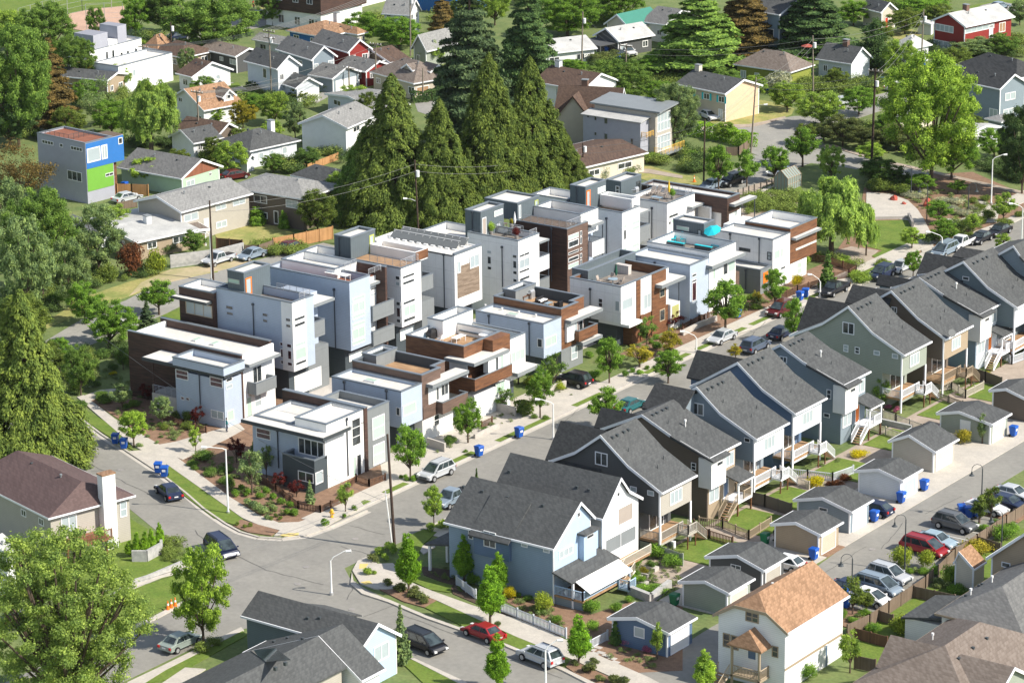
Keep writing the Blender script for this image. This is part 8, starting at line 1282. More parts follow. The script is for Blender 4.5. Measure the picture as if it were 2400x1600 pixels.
def binn(col):
 b=thing('wheelie_bin','','',(0,0,0));m_='bin_'+col
 MB().add([(-.28,-.27,.1),(.26,-.27,.1),(.26,.27,.1),(-.28,.27,.1),(-.36,-.36,1.02),(.36,-.36,1.02),(.36,.36,1.02),(-.36,.36,1.02)],[(0,3,2,1),(4,5,6,7),(0,1,5,4),(1,2,6,5),(2,3,7,6),(3,0,4,7)]).build('body',m_,b,world=False)
 MB().add([(-.42,-.39,1.02),(.40,-.39,1.02),(.40,.39,1.02),(-.42,.39,1.02),(-.36,-.33,1.12),(.30,-.33,1.15),(.30,.33,1.15),(-.36,.33,1.12)],[(0,3,2,1),(4,5,6,7),(0,1,5,4),(1,2,6,5),(2,3,7,6),(3,0,4,7)]).build('lid',m_,b,world=False)
 for sy in(-.3,.3):MB().cyl((-.28,sy-.04,.14),(-.28,sy+.04,.14),.14,n=10).build('wheel','tyre',b,world=False)
 MB().box(.335,-.17,.62,.362,.17,.84).build('sticker','plate',b,world=False);MB().cyl((-.44,-.28,1.0),(-.44,.28,1.0),.025,n=5).build('handle',m_,b,world=False)
 return b
mat('bin_blue',(.01,.09,.42),.4);mat('bin_green',(.01,.16,.07),.45);mat('bin_black',(.02,.02,.02),.5)
BN={}
def bin_(x,y,label,col='blue',ang=0,k=1.15):
 if col in BN:o=copy_tree(BN[col])
 else:o=binn(col);BN[col]=o
 g=G(x,y);o.location=(g[0],g[1],.12 if col=='blue' else 0);o.rotation_euler=(0,0,radians(ang));o.scale=(k,k,k);tag(o,label,'bin','wheelie bins at the kerbs')
for a in[(371,1110,'blue bin, rear one of the lower pair on the side street','blue',-60),(386,1119,'blue bin, front one of the lower pair beside the dark blue sedan','blue',-60),(271,1042,'blue bin, rear one of the upper pair on the side street','blue',-60),(291,1053,'blue bin, front one of the upper pair','blue',-60),(1123,1071,'blue bin at the kerb beyond the silver SUV','blue',-10),(1217,1027,'blue bin at the kerb near the white lamp post','blue',-10),(1907,1313,'blue bin at the tan garage','blue',0),(2049,1224,'blue bin beside the pale grey garage','blue',0),(2112,1180,'blue bin at the near corner of the pale blue garage','blue',0),(2166,1151,'blue bin past the door of the pale blue garage','blue',0),(2375,1024,'blue bin beside the sage garage','blue',0),(1729,746,'blue bin behind the largest street tree','blue',0),(1875,706,'lower of the two blue bins by the brown front fence','blue',0),(1888,699,'upper of the two blue bins by the brown front fence','blue',20),(2254,1210,'left blue bin on the parking island','blue',40),(2272,1215,'middle blue bin on the parking island','blue',10),(2286,1214,'right blue bin on the parking island','blue',70),(1977,1410,'blue bin behind the corner of the white house, upper one','blue',30),(1983,1426,'blue bin behind the corner of the white house, lower one','blue',0),(1424,128,'left blue bin by the black car','blue',0),(1434,126,'right blue bin by the black car','blue',0),(1455,150,'blue bin below the white SUV','blue',0),(1448,152,'green bin below the white SUV','green',0),(293,447,'blue bin behind the silver sedan','blue',0),(305,451,'green bin behind the silver sedan','green',0),(1793,1275,'green bin in the passage beside the tan garage','green',0),(1824,1268,'black bin in the notch of the tan garage','black',0),(1581,1418,'green bin behind the blue garage','green',0),(668,1010,'blue bin in the court behind the corner house','blue',0),(2066,200,'blue bin near the garden with flower pots','blue',0),(1799,214,'blue bin beside the peach house','blue',0),(2163,158,'blue bin under the power pole by the white bungalow','blue',0),(2215,112,'blue bin beside the barn red house','blue',0)]:bin_(*a)
def lamp(bx,by,ty,ax,ay,label):
 g=G(bx,by);h=hgt(bx,by,ty);t=thing('street_lamp',label,'lamp',g,'white steel street lamps');MB().cyl((0,0,0),(0,0,.3),.2,n=8).build('base','steel',t,world=False);MB().cyl((0,0,.3),(0,0,h),.11,.075,n=8).build('pole','white_flat',t,world=False)
 L_=2.2;k=dot(vadd(g,CAM,-1),FWD);dx=(ax-bx)*k/F;d=cw(dx,0,0);d=(d[0],d[1]);
 e=(d[0],d[1],h+max(.25,(ty-ay)*k/F*.8));MB().path([(0,0,h-.1),(d[0]*.15,d[1]*.15,h+(e[2]-h)*.35),(d[0]*.8,d[1]*.8,e[2]),e],.05,6).build('arm','white_flat',t,world=False)
 u=Vector((d[0],d[1],0)).normalized()*.35;hd=MB().add([],[]);hd.cyl((e[0]-u[0]*.6,e[1]-u[1]*.6,e[2]-.02),(e[0]+u[0],e[1]+u[1],e[2]+.02),.13,.17,n=8).build('lamp_head','white_flat',t,world=False)
for a in[(535,1203,1052,486,1047,'white street lamp on the verge of the side street corner'),(777,1394,1313,818,1284,'white street lamp behind the dark roof at the bottom'),(1297,1030,946,1262,932,'white street lamp standing in front of the third court'),(1279,1620,1523,1312,1492,'white street lamp beside the silver SUV on the lower street'),(1632,828,791,1600,772,'white street lamp behind the dark roof by the kerb bulge'),(1922,697,660,1898,638,'white street lamp left of the black pickup'),(2207,598,556,2175,540,'white street lamp beside the blue-grey wagon'),(2323,479,374,2351,360,'tall white street lamp on the park corner'),(2393,598,488,2366,474,'tall white street lamp at the right edge'),(496,657,548,466,543,'white street lamp with an arm beside the dark pole'),(529,772,722,506,718,'white street lamp in front of the tall pale blue house')]:lamp(*a)
def goose(bx,by,ty,label,sgn=-1):
 g=G(bx,by);h=hgt(bx,by,ty)-.5;t=thing('lamp_post',label,'lamp',g,'black gooseneck lamp posts');MB().cyl((0,0,0),(0,0,h),.09,.06,n=8).build('pole','fascia',t,world=False);d=cw(sgn*1.15,0,0)
 MB().path([(0,0,h)]+[(d[0]*(1-cos(q))/2,d[1]*(1-cos(q))/2,h+.55*sin(q)+.0)for q in(.5,1.,1.6,2.2,2.8,3.14)]+[(d[0],d[1],h-.35)],.035,5).build('arm','fascia',t,world=False);MB().cyl((d[0],d[1],h-.75),(d[0],d[1],h-.6),.32,.16,n=10).cyl((d[0],d[1],h-.6),(d[0],d[1],h-.3),.12,.08,n=8).build('lamp_shade','fascia',t,world=False)
for a in[(1996,1403,1298,'black gooseneck lamp by the white hatchback bay'),(2120,1338,1206,'black gooseneck lamp on the island with two light shrubs'),(2299,1213,1088,'black gooseneck lamp beside the thin parking trees'),(2347,1283,1195,'black lamp post inside the brown fence'),(2135,461,389,'black lamp post at the back of the white blossom bed'),(2172,518,430,'black lamp post by the red rocks'),(2269,495,430,'black lamp post in the park flower bed')]:goose(*a,sgn=1 if a[0]==2269 else-1)
mat('pole_wood',(.085,.055,.04),.9,'mottle',(.05,.035,.028),3);mat('pole_grey',(.26,.22,.17),.9,'mottle',(.18,.15,.12),3)
POLES={}
def upole(key,bx,by,tx,ty,label,m_='pole_grey',cross=0,tr=1,light=None,r=.15):
 g=G(bx,by);h=hgt(bx,by,ty);k=dot(vadd(g,CAM,-1),FWD);vx=pr((g[0],g[1],h))[0];d=cw((tx-vx)*k/F,0,0);t=thing('utility_pole',label,'pole',g,'wooden utility poles');top=(d[0],d[1],h)
 MB().cyl((0,0,0),top,r,r*.7,n=8).build('pole',m_,t,world=False);at=lambda f:(d[0]*f,d[1]*f,h*f)
 for i in range(cross):z=h-.35-i*1.1;c=at(z/h);MB().box(c[0]-1.3,c[1]-.08,z-.08,c[0]+1.3,c[1]+.08,z+.08).build('crossarm','pole_grey',t,world=False);[MB().cyl((c[0]+q,c[1],z+.08),(c[0]+q,c[1],z+.3),.05,n=5).build('insulator','plastic_white',t,world=False)for q in(-1.15,-.5,.5,1.15)]
 if tr:c=at(.86);MB().cyl((c[0]+.4,c[1],c[2]-.5),(c[0]+.4,c[1],c[2]+.4),.26,n=10).build('transformer','plastic_white',t,world=False)
 if light:c=at(light[0]);e=cw(light[1],0,0);MB().path([c,(c[0]+e[0]*.5,c[1]+e[1]*.5,c[2]+.35),(c[0]+e[0],c[1]+e[1],c[2]+.45)],.04,5).build('arm','steel',t,world=False);MB().cyl((c[0]+e[0]*.85,c[1]+e[1]*.85,c[2]+.42),(c[0]+e[0]*1.2,c[1]+e[1]*1.2,c[2]+.45),.12,.16,n=8).build('lamp_head','white_flat',t,world=False)
 POLES[key]=(g[0]+d[0],g[1]+d[1],h);return t
upole('a',925,1287,908,1017,'leaning dark wooden pole at the main street corner','pole_wood',0,0,r=.17);g_=G(921,1290);g2=PY(903,1150,g_[1]);MB().cyl((g_[0],g_[1],0),g2,.07,n=6).build('conduit','white_flat',bpy.data.objects['utility_pole'],world=True);upole('b',500,657,491,470,'dark wooden pole on the back street','pole_wood',0,0);upole('c',2042,398,2052,162,'tall dark pole with a crossarm at the upper street','pole_wood',1,1,r=.22);upole('d',983,590,972,375,'dark pole with a white transformer before the evergreens','pole_wood',0,1,(.55,-1.6));upole('e',1367,424,1366,336,'dark pole behind the stair heads','pole_wood',0,1,(.35,-1.6));upole('f',1649,442,1652,280,'thin dark pole behind the brown framed house','pole_wood',0,0)
upole('g',1760,358,1772,181,'leaning pole pair at the upper junction',cross=0,tr=0,light=(.6,1.8));upole('h',1906,232,1905,84,'grey pole with a transformer before the pale blue cottage');upole('i',2158,174,2165,22,'grey pole beside the white bungalow');upole('j',637,236,630,70,'grey pole with two crossarms at the tall pale blue house',cross=2);upole('k',468,343,461,212,'grey pole with one crossarm right of the willow',cross=1);upole('l',403,153,400,52,'dark pole with a transformer near the ball field','pole_wood');upole('m',229,158,227,90,'short pole in front of the white cubes',tr=0);upole('n',336,170,335,106,'short pole right of the white cubes',cross=1,tr=0)
upole('o',881,209,880,100,'grey pole with crossarm above the taupe roof',cross=1,light=(.55,1.4),tr=0);upole('q',962,132,961,-20,'grey pole crossing the top edge');upole('s',991,240,991,160,'short pole in the dark hedge',tr=0);upole('t',819,214,817,156,'pole with crossarm over the blue-grey roof',cross=1,tr=0);upole('u',1363,170,1366,28,'grey pole left of the brownish clipped shrubs',light=None);upole('v',1466,209,1468,104,'grey pole with crossarm and lamp below the white SUV',cross=1,tr=0,light=(.18,1.6));upole('x',643,60,640,-20,'dark pole beside the top apartment block','pole_wood',0,1)
mat('wire',(.20,.20,.19),.6)
def wire(label,a,b,sag=.8,r=.022,n=12):
 o=MB();pts=[(a[0]+(b[0]-a[0])*t/n,a[1]+(b[1]-a[1])*t/n,a[2]+(b[2]-a[2])*t/n-sag*4*(t/n)*(1-t/n))for t in range(n+1)];o.path(pts,r,4);c=o.build('wire','wire');tag(c,label,'wire','overhead wires')
def off(p,dx=0,dy=0,dz=0):return(p[0]+dx,p[1]+dy,p[2]+dz)
PL=POLES;gl=G(150,1600)
wire('upper overhead wire crossing the intersection to the lower left',(*PL['a'][:2],6.6),(gl[0],gl[1],8.2));wire('lower overhead wire crossing the intersection to the lower left',(*PL['a'][:2],6.2),(gl[0],gl[1],7.7));wire('wire from the corner pole along the planted bank',(*PL['a'][:2],5.2),(*G(250,900)[:2],6.0),1.5)
for i,dx in enumerate((-1.1,-.4,.4,1.1)):wire('bundle of wires from the crossarm pole to the white cubes',off(PL['j'],dx,0,0),off(PL['n'],dx,0,0),.8,.03);wire('bundle of wires from the crossarm pole to the top edge',off(PL['j'],dx,0,0),off((*G(960,60)[:2],9.),dx,0,0),.8,.03);wire('bundle of wires from the willow pole to the right',off(PL['k'],dx,0,-.3),off(PL['t'],dx,0,0),1,.025)
for a,b,s_ in(('b','d',1.2),('d','e',1.5),('e','f',.8),('f','g',.8),('g','c',1),('h','i',1),('v','h',1),('u','v',.6),('c','i',1),('g','h',1),('k','o',1),('o','s',.6)):wire('single overhead wire between two utility poles',off(PL[a],0,0,-.6),off(PL[b],0,0,-.6),s_);wire('single overhead wire between two utility poles',off(PL[a],.15,0,-1.6),off(PL[b],.15,0,-1.6),s_)
def fence(label,reg,pts,h=1.1,m_='w_tan',style='picket',group=None,z=0.,name='fence'):
 P=[G(*Q(reg,*q_),z)[:2]for q_ in pts]if reg else pts;t=thing(name,label,'fence',(*P[0],z),group);b=MB();ps=MB()
 for(x0,y0),(x1,y1)in zip(P,P[1:]):
  L_=hypot(x1-x0,y1-y0)or .01;ux,uy=(x1-x0)/L_,(y1-y0)/L_;n=max(1,int(L_/.2));nx,ny=-uy*.025,ux*.025
  if style=='board':b.prism([(x0+nx,y0+ny),(x1+nx,y1+ny),(x1-nx,y1-ny),(x0-nx,y0-ny)],z+.05,z+h)
  else:
   for i in range(n+1):q=L_*i/n;x,y=x0+ux*q,y0+uy*q;w_=.045;b.prism([(x-ux*w_+nx,y-uy*w_+ny),(x+ux*w_+nx,y+uy*w_+ny),(x+ux*w_-nx,y+uy*w_-ny),(x-ux*w_-nx,y-uy*w_-ny)],z+.08,z+h-.06)
   b.cyl((x0,y0,z+h-.1),(x1,y1,z+h-.1),.05,n=4).cyl((x0,y0,z+.2),(x1,y1,z+.2),.045,n=4)
  m2=max(1,round(L_/2.4))
  for i in range(m2+1):q=L_*i/m2;x,y=x0+ux*q,y0+uy*q;MB().box(x-.07,y-.07,z,x+.07,y+.07,z+h+.08).build('post',m_,t)
 b.build('board_panel' if style=='board' else 'picket_panel',m_,t,fix=True);return t
mat('fence_brown',(.16,.085,.05),.9,'board',(.11,.06,.04));mat('fence_grey',(.20,.15,.11),.9,'board',(.15,.11,.08));mat('fence_orange',(.46,.25,.11),.8,'board',(.36,.19,.08));mat('fence_white',(.55,.58,.62),.7);mat('fence_cream',(.50,.45,.37),.7);mat('fence_dark',(.14,.12,.10),.8)
for a in[('pale blue picket fence beside the covered porch','L',[(785,905),(915,1000)],1.1,'fence_white'),('long pale blue picket fence along the lower sidewalk','L',[(1090,1085),(1530,1265)],1.1,'fence_white'),('white picket gate by the blue garage','L',[(1690,1345),(1812,1280)],1.1,'fence_white'),('white picket fence corner behind the pale blue garage','N',[(690,165),(850,180),(1020,200),(1160,150)],1.1,'fence_white'),('white picket fence stepping down past the golden shrub','N',[(700,190),(860,255)],1.0,'fence_cream'),('cream picket fence along the yard of the sage house','J',[(1275,1370),(1450,1430),(1640,1500),(1860,1568)],1.2,'fence_cream'),('short cream picket fence below the orange-red door','J',[(1275,1475),(1490,1550)],1.1,'fence_cream'),('tan picket fence round the yard of the brown gabled house','J',[(1665,1230),(1830,1200),(1925,1260),(2045,1200)],1.1,'fence_cream'),('dark picket fence below the tan yard fence','J',[(1715,1260),(1905,1330)],1.0,'fence_dark'),('pale picket fence at the right edge behind the blue gabled house','J',[(2170,990),(2240,1030),(2323,1000)],1.2,'fence_white'),('tan picket fence round the bright small lawn','N',[(110,500),(270,520),(450,595),(600,500)],1.1,'w_tan'),('dark brown picket fence beside the tan one','N',[(75,520),(180,590),(340,640)],1.1,'fence_brown'),('dark brown picket fence round the corner bed','K',[(1760,200),(1880,265),(2030,385),(2180,415),(2323,350)],.9,'fence_brown'),('brown picket fence of the corner house entry','L',[(0,300),(100,200),(190,235),(300,195)],.9,'fence_brown'),('short brown picket by the second front court','y2',[(735,380),(800,350)],.9,'fence_brown'),('brown picket fence along the pale blue wall','y1',[(630,185),(740,230),(860,260)],.9,'fence_brown'),('brown front fence before the last modern house','J',[(640,605),(780,545),(930,500)],1.1,'fence_brown'),('brown front fence of the slatted house garden','J',[(0,800),(110,745),(230,700)],1.0,'fence_brown'),('dark railing fence behind the maroon maple','J',[(0,700),(150,745)],1.1,'fence_brown'),('brown fence round the little park side garden','J',[(870,330),(1000,350),(1180,410),(1130,440),(1030,460)],1.2,'fence_brown')]:fence(*a,group='picket fences')
for a in[('brown board fence between charcoal and brown houses','N',[(385,335),(560,375),(740,435)],1.5,'fence_dark'),('sage board fence behind the vegetable garden','L',[(2025,680),(2170,720),(2323,775)],1.4,'w_sage'),('brown board fence below the blue gabled house','J',[(1940,1110),(2060,1150),(2170,1190)],1.4,'fence_dark'),('weathered brown fence along the parking bays','N',[(1120,1260),(1270,1190),(1400,1100),(1650,930),(1700,880)],1.4,'fence_grey'),('weathered brown fence behind the dark grey SUV','N',[(1740,850),(1850,740),(2000,640),(2200,510),(2323,430)],1.4,'fence_grey'),('brown garden fence under the wide yellow-green shrub','N',[(1340,1150),(1430,1180)],1.2,'fence_grey'),('brown garden fence behind the brown alley fence','N',[(1575,990),(1850,1050)],1.3,'fence_grey'),('brown garden fence beside the garden steps','N',[(1170,1270),(1390,1330)],1.2,'fence_brown'),('brown board fence at the foot of the taupe roof','N',[(1170,1470),(1310,1500)],1.4,'fence_grey'),('short fence beside the olive-gold shrub','N',[(2005,640),(2160,690)],1.2,'fence_grey'),('new orange board fence behind the tall modern houses','D',[(1860,255),(2000,230),(2265,175)],1.9,'fence_orange'),('old grey board fence joining the orange one','D',[(1670,290),(1760,290),(1860,256)],1.6,'fence_grey'),('dark board fence beside the old carport','D',[(1475,240),(1650,255)],1.6,'fence_brown'),('orange wood fence behind the silver sedan at the cube house','A',[(800,1330),(900,1330),(1010,1335)],1.8,'fence_orange'),('brown fence below the silver sedan','A',[(800,1430),(930,1410)],1.2,'fence_grey'),('brown board fence at the left edge','K',[(0,680),(50,700),(170,770)],1.5,'fence_brown'),('wire and timber fence behind the pale blue cottage','A',[(1930,1130),(2090,1170),(2300,1090)],1.2,'fence_orange'),('grey board fence on the corner below the bright hedge','C',[(300,1060),(380,1060),(450,1010)],1.4,'fence_grey')]:fence(*a,style='board',group='board fences')
for q_ in((1735,440),(1752,435),(1770,428),(1788,425),(1805,421)):pass
for x,y in((1730,463),(1742,459),(1755,455),(1768,451),(1783,447),(1797,442),(1809,438)):g=G(x,y);tag(MB().box(g[0]-.08,g[1]-.08,0,g[0]+.08,g[1]+.08,1.3).build('fence_post','fence_dark'),'dark garden post in the row by the community garden','post','dark posts by the community garden')
for a,b,h_ in(((130,200),(375,130),4),((360,120),(560,75),7),((560,75),(760,60),7),((590,205),(840,190),5)):
 p0,p1=G(*Q('A',*a)),G(*Q('A',*b));t=thing('ball_field_fence','tall wire ball field fence around the infield','fence',(p0[0],p0[1],0),'ball field fences');m_=MB();L_=hypot(p1[0]-p0[0],p1[1]-p0[1]);n=int(L_/3)
 for i in range(n+1):x,y=p0[0]+(p1[0]-p0[0])*i/n,p0[1]+(p1[1]-p0[1])*i/n;MB().cyl((x,y,0),(x,y,h_),.06,n=5).build('post','steel',t)
 for k in range(int(h_)+1):m_.cyl((p0[0],p0[1],k+.05),(p1[0],p1[1],k+.05),.02,n=4)
 m_.build('wire_mesh','steel',t)
def cone_(x,y,label):
 g=G(x,y);t=thing('traffic_cone',label,'cone',(g[0],g[1],.02),'traffic cones');MB().box(-.2,-.2,0,.2,.2,.05).build('base','orange_paint',t,world=False);MB().cyl((0,0,.05),(0,0,.4),.15,.08,n=8).build('body','orange_paint',t,world=False);MB().cyl((0,0,.4),(0,0,.55),.082,.06,n=8).build('collar','white_flat',t,world=False);MB().cyl((0,0,.55),(0,0,.75),.06,.03,n=8).build('tip','orange_paint',t,world=False);t.scale=(1.4,1.4,1.4)
cone_(394,1430,'left traffic cone by the corner lawn');cone_(402,1426,'middle traffic cone by the corner lawn');cone_(411,1422,'right traffic cone by the corner lawn');cone_(1627,427,'lone traffic cone behind the brown framed house')
g=G(778,1214);t=thing('fire_hydrant','yellow fire hydrant beside the corner sidewalk','hydrant',(g[0],g[1],.1));mat('hyd',(.75,.42,.03),.5);MB().cyl((0,0,0),(0,0,.6),.14,n=10).build('barrel','hyd',t,world=False);MB().sph((0,0,.62),.16).build('bonnet','hyd',t,world=False);MB().cyl((-.25,0,.42),(.25,0,.42),.07,n=8).build('nozzle','hyd',t,world=False);t.scale=(1.3,1.3,1.3)
mat('rock_red',(.42,.09,.06),.9,'mottle',(.3,.07,.05),2)
for x,y,s_,l_ in((2095,470,1.0,'long red rock on the plaza'),(2118,480,.6,'small red rock on the plaza'),(2173,484,1.0,'pointed red rock beside the flower bed'),(1992,550,.9,'red rock under the willow'),(2024,558,1.1,'red rock on the edge of the play area')):
 g=G(x,y);b=MB().sph((0,0,.2*s_),.7*s_,7,5,.8 if 'point' not in l_ else 1.6);rr=random.Random(x);b.v=[(v[0]*rr.uniform(.75,1.2),v[1]*rr.uniform(.7,1.1),v[2]*rr.uniform(.8,1.15))for v in b.v];o=b.build('rock','rock_red');o.location=g;tag(o,l_,'rock')
def at(reg,x,y,z):return G(*Q(reg,x,y),z)
def table(reg,x,y,z,label,m_='white_flat',L_=1.8,w_=.9,h=.74,ang=0,rnd=False):
 t=thing('table',label,'table',at(reg,x,y,z),rz=radians(ang))
 if rnd:MB().cyl((0,0,h-.05),(0,0,h),w_/2,n=16).build('table_top',m_,t,world=False);MB().cyl((0,0,0),(0,0,h-.05),.07,n=6).build('leg',m_,t,world=False);return t
 MB().box(-L_/2,-w_/2,h-.05,L_/2,w_/2,h).build('table_top',m_,t,world=False)
 for a in(-1,1):
  for b in(-1,1):MB().box(a*(L_/2-.1)-.03,b*(w_/2-.08)-.03,0,a*(L_/2-.1)+.03,b*(w_/2-.08)+.03,h-.05).build('leg',m_,t,world=False)
 return t
def chair(reg,x,y,z,label,m_,ang=0,k=1.,recl=0,grp=None):
 t=thing('chair',label,'chair',at(reg,x,y,z),grp,radians(ang));t.scale=(k,k,k);MB().box(-.25,-.27,.40,.27,.27,.45).build('seat',m_,t,world=False)
 MB().add([(-.27,-.26,.43),(-.22,-.26,.43),(-.22,.26,.43),(-.27,.26,.43),(-.45-recl,-.26,1.0),(-.40-recl,-.26,1.0),(-.40-recl,.26,1.0),(-.45-recl,.26,1.0)],[(0,3,2,1),(4,5,6,7),(0,1,5,4),(1,2,6,5),(2,3,7,6),(3,0,4,7)]).build('backrest',m_,t,world=False)
 for a in(-.22,.24):
  for b in(-.24,.24):MB().box(a-.025,b-.025,0,a+.025,b+.025,.40).build('leg',m_,t,world=False)
 for b in(-.29,.29):MB().box(-.25,b-.03,.58,.3,b+.03,.62).build('armrest',m_,t,world=False)
 return t
def grill(reg,x,y,z,label,m_='steel',ang=0,cover=False):
 t=thing('grill',label,'grill',at(reg,x,y,z),rz=radians(ang))
 if cover:MB().add([(-.42,-.7,0),(.42,-.7,0),(.42,.7,0),(-.42,.7,0),(-.4,-.68,.85),(.4,-.68,.85),(.4,.68,.85),(-.4,.68,.85),(-.25,-.42,1.2),(.25,-.42,1.2),(.25,.42,1.2),(-.25,.42,1.2)],[(0,1,5,4),(1,2,6,5),(2,3,7,6),(3,0,4,7),(4,5,9,8),(5,6,10,9),(6,7,11,10),(7,4,8,11),(8,9,10,11),(3,2,1,0)]).build('cover',m_,t,world=False)
 else:MB().box(-.3,-.4,0,.3,.4,.8).build('cabinet',m_,t,world=False);MB().cyl((0,-.4,.85),(0,.4,.85),.3,n=12).build('hood',m_,t,world=False);MB().box(-.25,-.8,.78,.25,-.4,.82).build('side_shelf','steel',t,world=False)
def parasol(reg,x,y,z,label,m_,h=2.6,open_=False,tilt=0):
 t=thing('parasol',label,'parasol',at(reg,x,y,z));MB().cyl((0,0,0),(0,0,.08),.3,n=12).build('base','concrete_dark',t,world=False);MB().cyl((0,0,.08),(0,0,h),.025,n=6).build('pole','steel',t,world=False)
 if open_:c=MB().cyl((0,0,h-.4),(0,0,h),1.2,.04,n=8,caps=False).build('canopy',m_,t,world=False);c.rotation_euler=(radians(tilt),0,0);c.location=(0,.25,.1)
 else:MB().cyl((0,0,h*.42),(0,0,h*.6),.10,.2,n=9).cyl((0,0,h*.6),(0,0,h+.05),.2,.03,n=9).build('canopy',m_,t,world=False)
z=F3D[4];table('f',840,590,z,'white picnic table on the tan deck','plastic_white',2.0,.9,.74,90);table('f',1180,565,z,'round white table on the tan deck','plastic_white',w_=1.2,rnd=True);grill('f',480,540,z,'black covered grill beside the paddling pool','black_cover',0,True);chair('f',590,590,z,'white plastic chair behind the deck wall','plastic_white',180)
t=thing('paddling_pool','round white and blue paddling pool on the tan deck','pool',at('f',355,545,z));MB().cyl((0,0,0),(0,0,.35),.9,.95,n=18,caps=False).cyl((0,0,.35),(0,0,.0),.85,.85,n=18,caps=False).build('rim','plastic_white',t,world=False);MB().cyl((0,0,.02),(0,0,.22),.84,n=18).build('water','pool',t,world=False)
z=F4D[4];grill('g',845,400,z,'steel grill on the barbecue deck','steel',0);table('g',750,420,z,'low wooden table beside the steel grill','wood_slat',1.4,.8,.6,90)
def sofa(reg,x,y,z,label,m_,cu,ang=0,L_=1.7):
 t=thing('sofa',label,'sofa',at(reg,x,y,z),rz=radians(ang));MB().box(-.4,-L_/2,.05,.4,L_/2,.38).build('base',m_,t,world=False);MB().box(-.42,-L_/2,.38,-.25,L_/2,.8).build('backrest',m_,t,world=False)
 for s_ in(-1,1):MB().box(-.4,s_*L_/2-.06,.38,.4,s_*L_/2+.06,.6).build('armrest',m_,t,world=False);MB().box(-.24,s_*L_/4-.35,.385,.38,s_*L_/4+.35,.5).build('cushion',cu,t,world=False)
sofa('g',985,470,z,'grey sofa with pale cushions on the barbecue deck','black_cover','plastic_white',0);table('g',1075,500,z,'low glass table before the grey sofa','car_lightblue',1.2,.6,.4,90);sofa('g',1215,520,z,'black armchair at the end of the barbecue deck','black_cover','black_cover',180,.8)
z=F5D[4];parasol('h',895,430,z,'folded green parasol on the grey deck','umb_green');table('h',850,440,z,'round glass table under the green parasol','car_lightblue',w_=1.3,rnd=True);grill('h',540,395,z,'white covered grill on the grey deck','plastic_white',0,True)
for q_,a_,l_ in(((825,395),-90,'tan chair behind the glass table'),((965,440),180,'tan chair right of the glass table'),((670,430),0,'tan chair left of the glass table')):chair('h',*q_,z,l_,'fabric_tan',a_)
t=thing('storage_box','long grey storage box against the deck wall','box',at('h',950,285,z));MB().box(-1.5,-.35,0,1.5,.35,1.1).build('body','grey_box',t,world=False);MB().box(-1.55,-.4,1.1,1.55,.4,1.2).build('lid','grey_box',t,world=False)
z=F6D[4]-1.3;parasol('d',1020,540,z,'open turquoise parasol, tilted','turq',2.6,True,25);chair('d',450,510,z,'left turquoise chair on the white terrace','turq',-60,1.35,.15);chair('d',590,515,z,'right turquoise chair on the white terrace','turq',-60,1.35,.15);grill('d',505,490,z,'tan covered grill behind the turquoise chairs','fabric_tan',90,True);table('d',1035,590,z,'turquoise table beside the open parasol','turq',1.2,.8,.45,0)
for x,l_ in((490,'longer turquoise planter at the parapet'),(865,'turquoise planter near the turquoise table')):
 t=thing('planter',l_,'planter',at('d',x,560 if x<500 else 610,z));MB().box(-1.3,-.2,0,1.3,.2,.5).build('box','charcoal',t,world=False);MB().box(-1.32,-.22,.5,1.32,.22,.56).build('rim','turq',t,world=False)
sofa('d',1130,560,z,'outdoor sofa with brown cushions on the white terrace','fabric_tan','fabric_tan',-90);t=thing('cooler','blue cooler box on the white terrace','cooler',at('d',705,530,z));mat('cool_blue',(.05,.08,.45),.4);MB().box(-.3,-.22,0,.3,.22,.35).build('body','cool_blue',t,world=False);MB().box(-.31,-.23,.35,.31,.23,.45).build('lid','cool_blue',t,world=False)
z=M1D[4]-.8;parasol('k',1433,590,z,'folded white parasol on the terrace','plastic_white');table('k',1430,620,z,'dark dining table under the white parasol','fascia_grey',1.9,.9,.74,90);table('k',1345,645,z,'dark bench beside the dark dining table','fascia',1.5,.4,.45,90);grill('k',1190,600,z,'steel grill by the grey stair head');table('k',1272,555,z,'brown wooden table by the railing','wood_slat',1.2,.7,.7,90)
plant('bush',pr(at('k',1110,640,z)),0,0,'bright','bright potted shrub on the terrace','potted_plant','plant',None,h=1.4,wm=1.2,z=z)if 0 else None
def pot(reg,x,y,z,tint,label,h=1.2,w_=1.):
 p=at(reg,x,y,z);t=thing('potted_plant',label,'plant',p);MB().cyl((0,0,0),(0,0,.45),.2,.28,n=10).build('pot','concrete_dark',t,world=False);T_=TPL['bush'][0];o=bpy.data.objects.new('foliage',T_[2]);S.collection.objects.link(o);o.parent=t;o.location=(0,0,.35);o.scale=(w_/2.2,w_/2.2,h/1.6);o.color=(*TINT[tint],1)
pot('k',1110,640,z,'bright','bright shrub in a pot by the stair head door',1.4,1.3);pot('k',1455,700,z,'maroon','maroon shrub in a pot at the terrace parapet',1.3,1.2);pot('k',1392,545,z,'gold','slim potted grass by the railing',.9,.5)
z=M3D[4]-.9;table('l',1590,510,z,'grey dining table on the dark deck','fascia_grey',2.0,.9,.74,90)
for q_ in((1380,495),(1425,485),(1470,470),(1585,550)):chair('l',*q_,z,'dark chair at the grey dining table','fascia',0,grp='chairs on the dark deck')
z=M4D[4]-.5;parasol('m',975,470,z,'folded yellow parasol on the roof terrace','umb_yellow',3.0);table('m',810,460,z,'pale blue low table on the roof terrace','car_lightblue',1.6,.9,.5,0);grill('m',525,385,z,'steel grill at the dark stair head','steel');pot('m',1025,450,z,'street','potted shrub right of the yellow parasol',1.2,1.0)
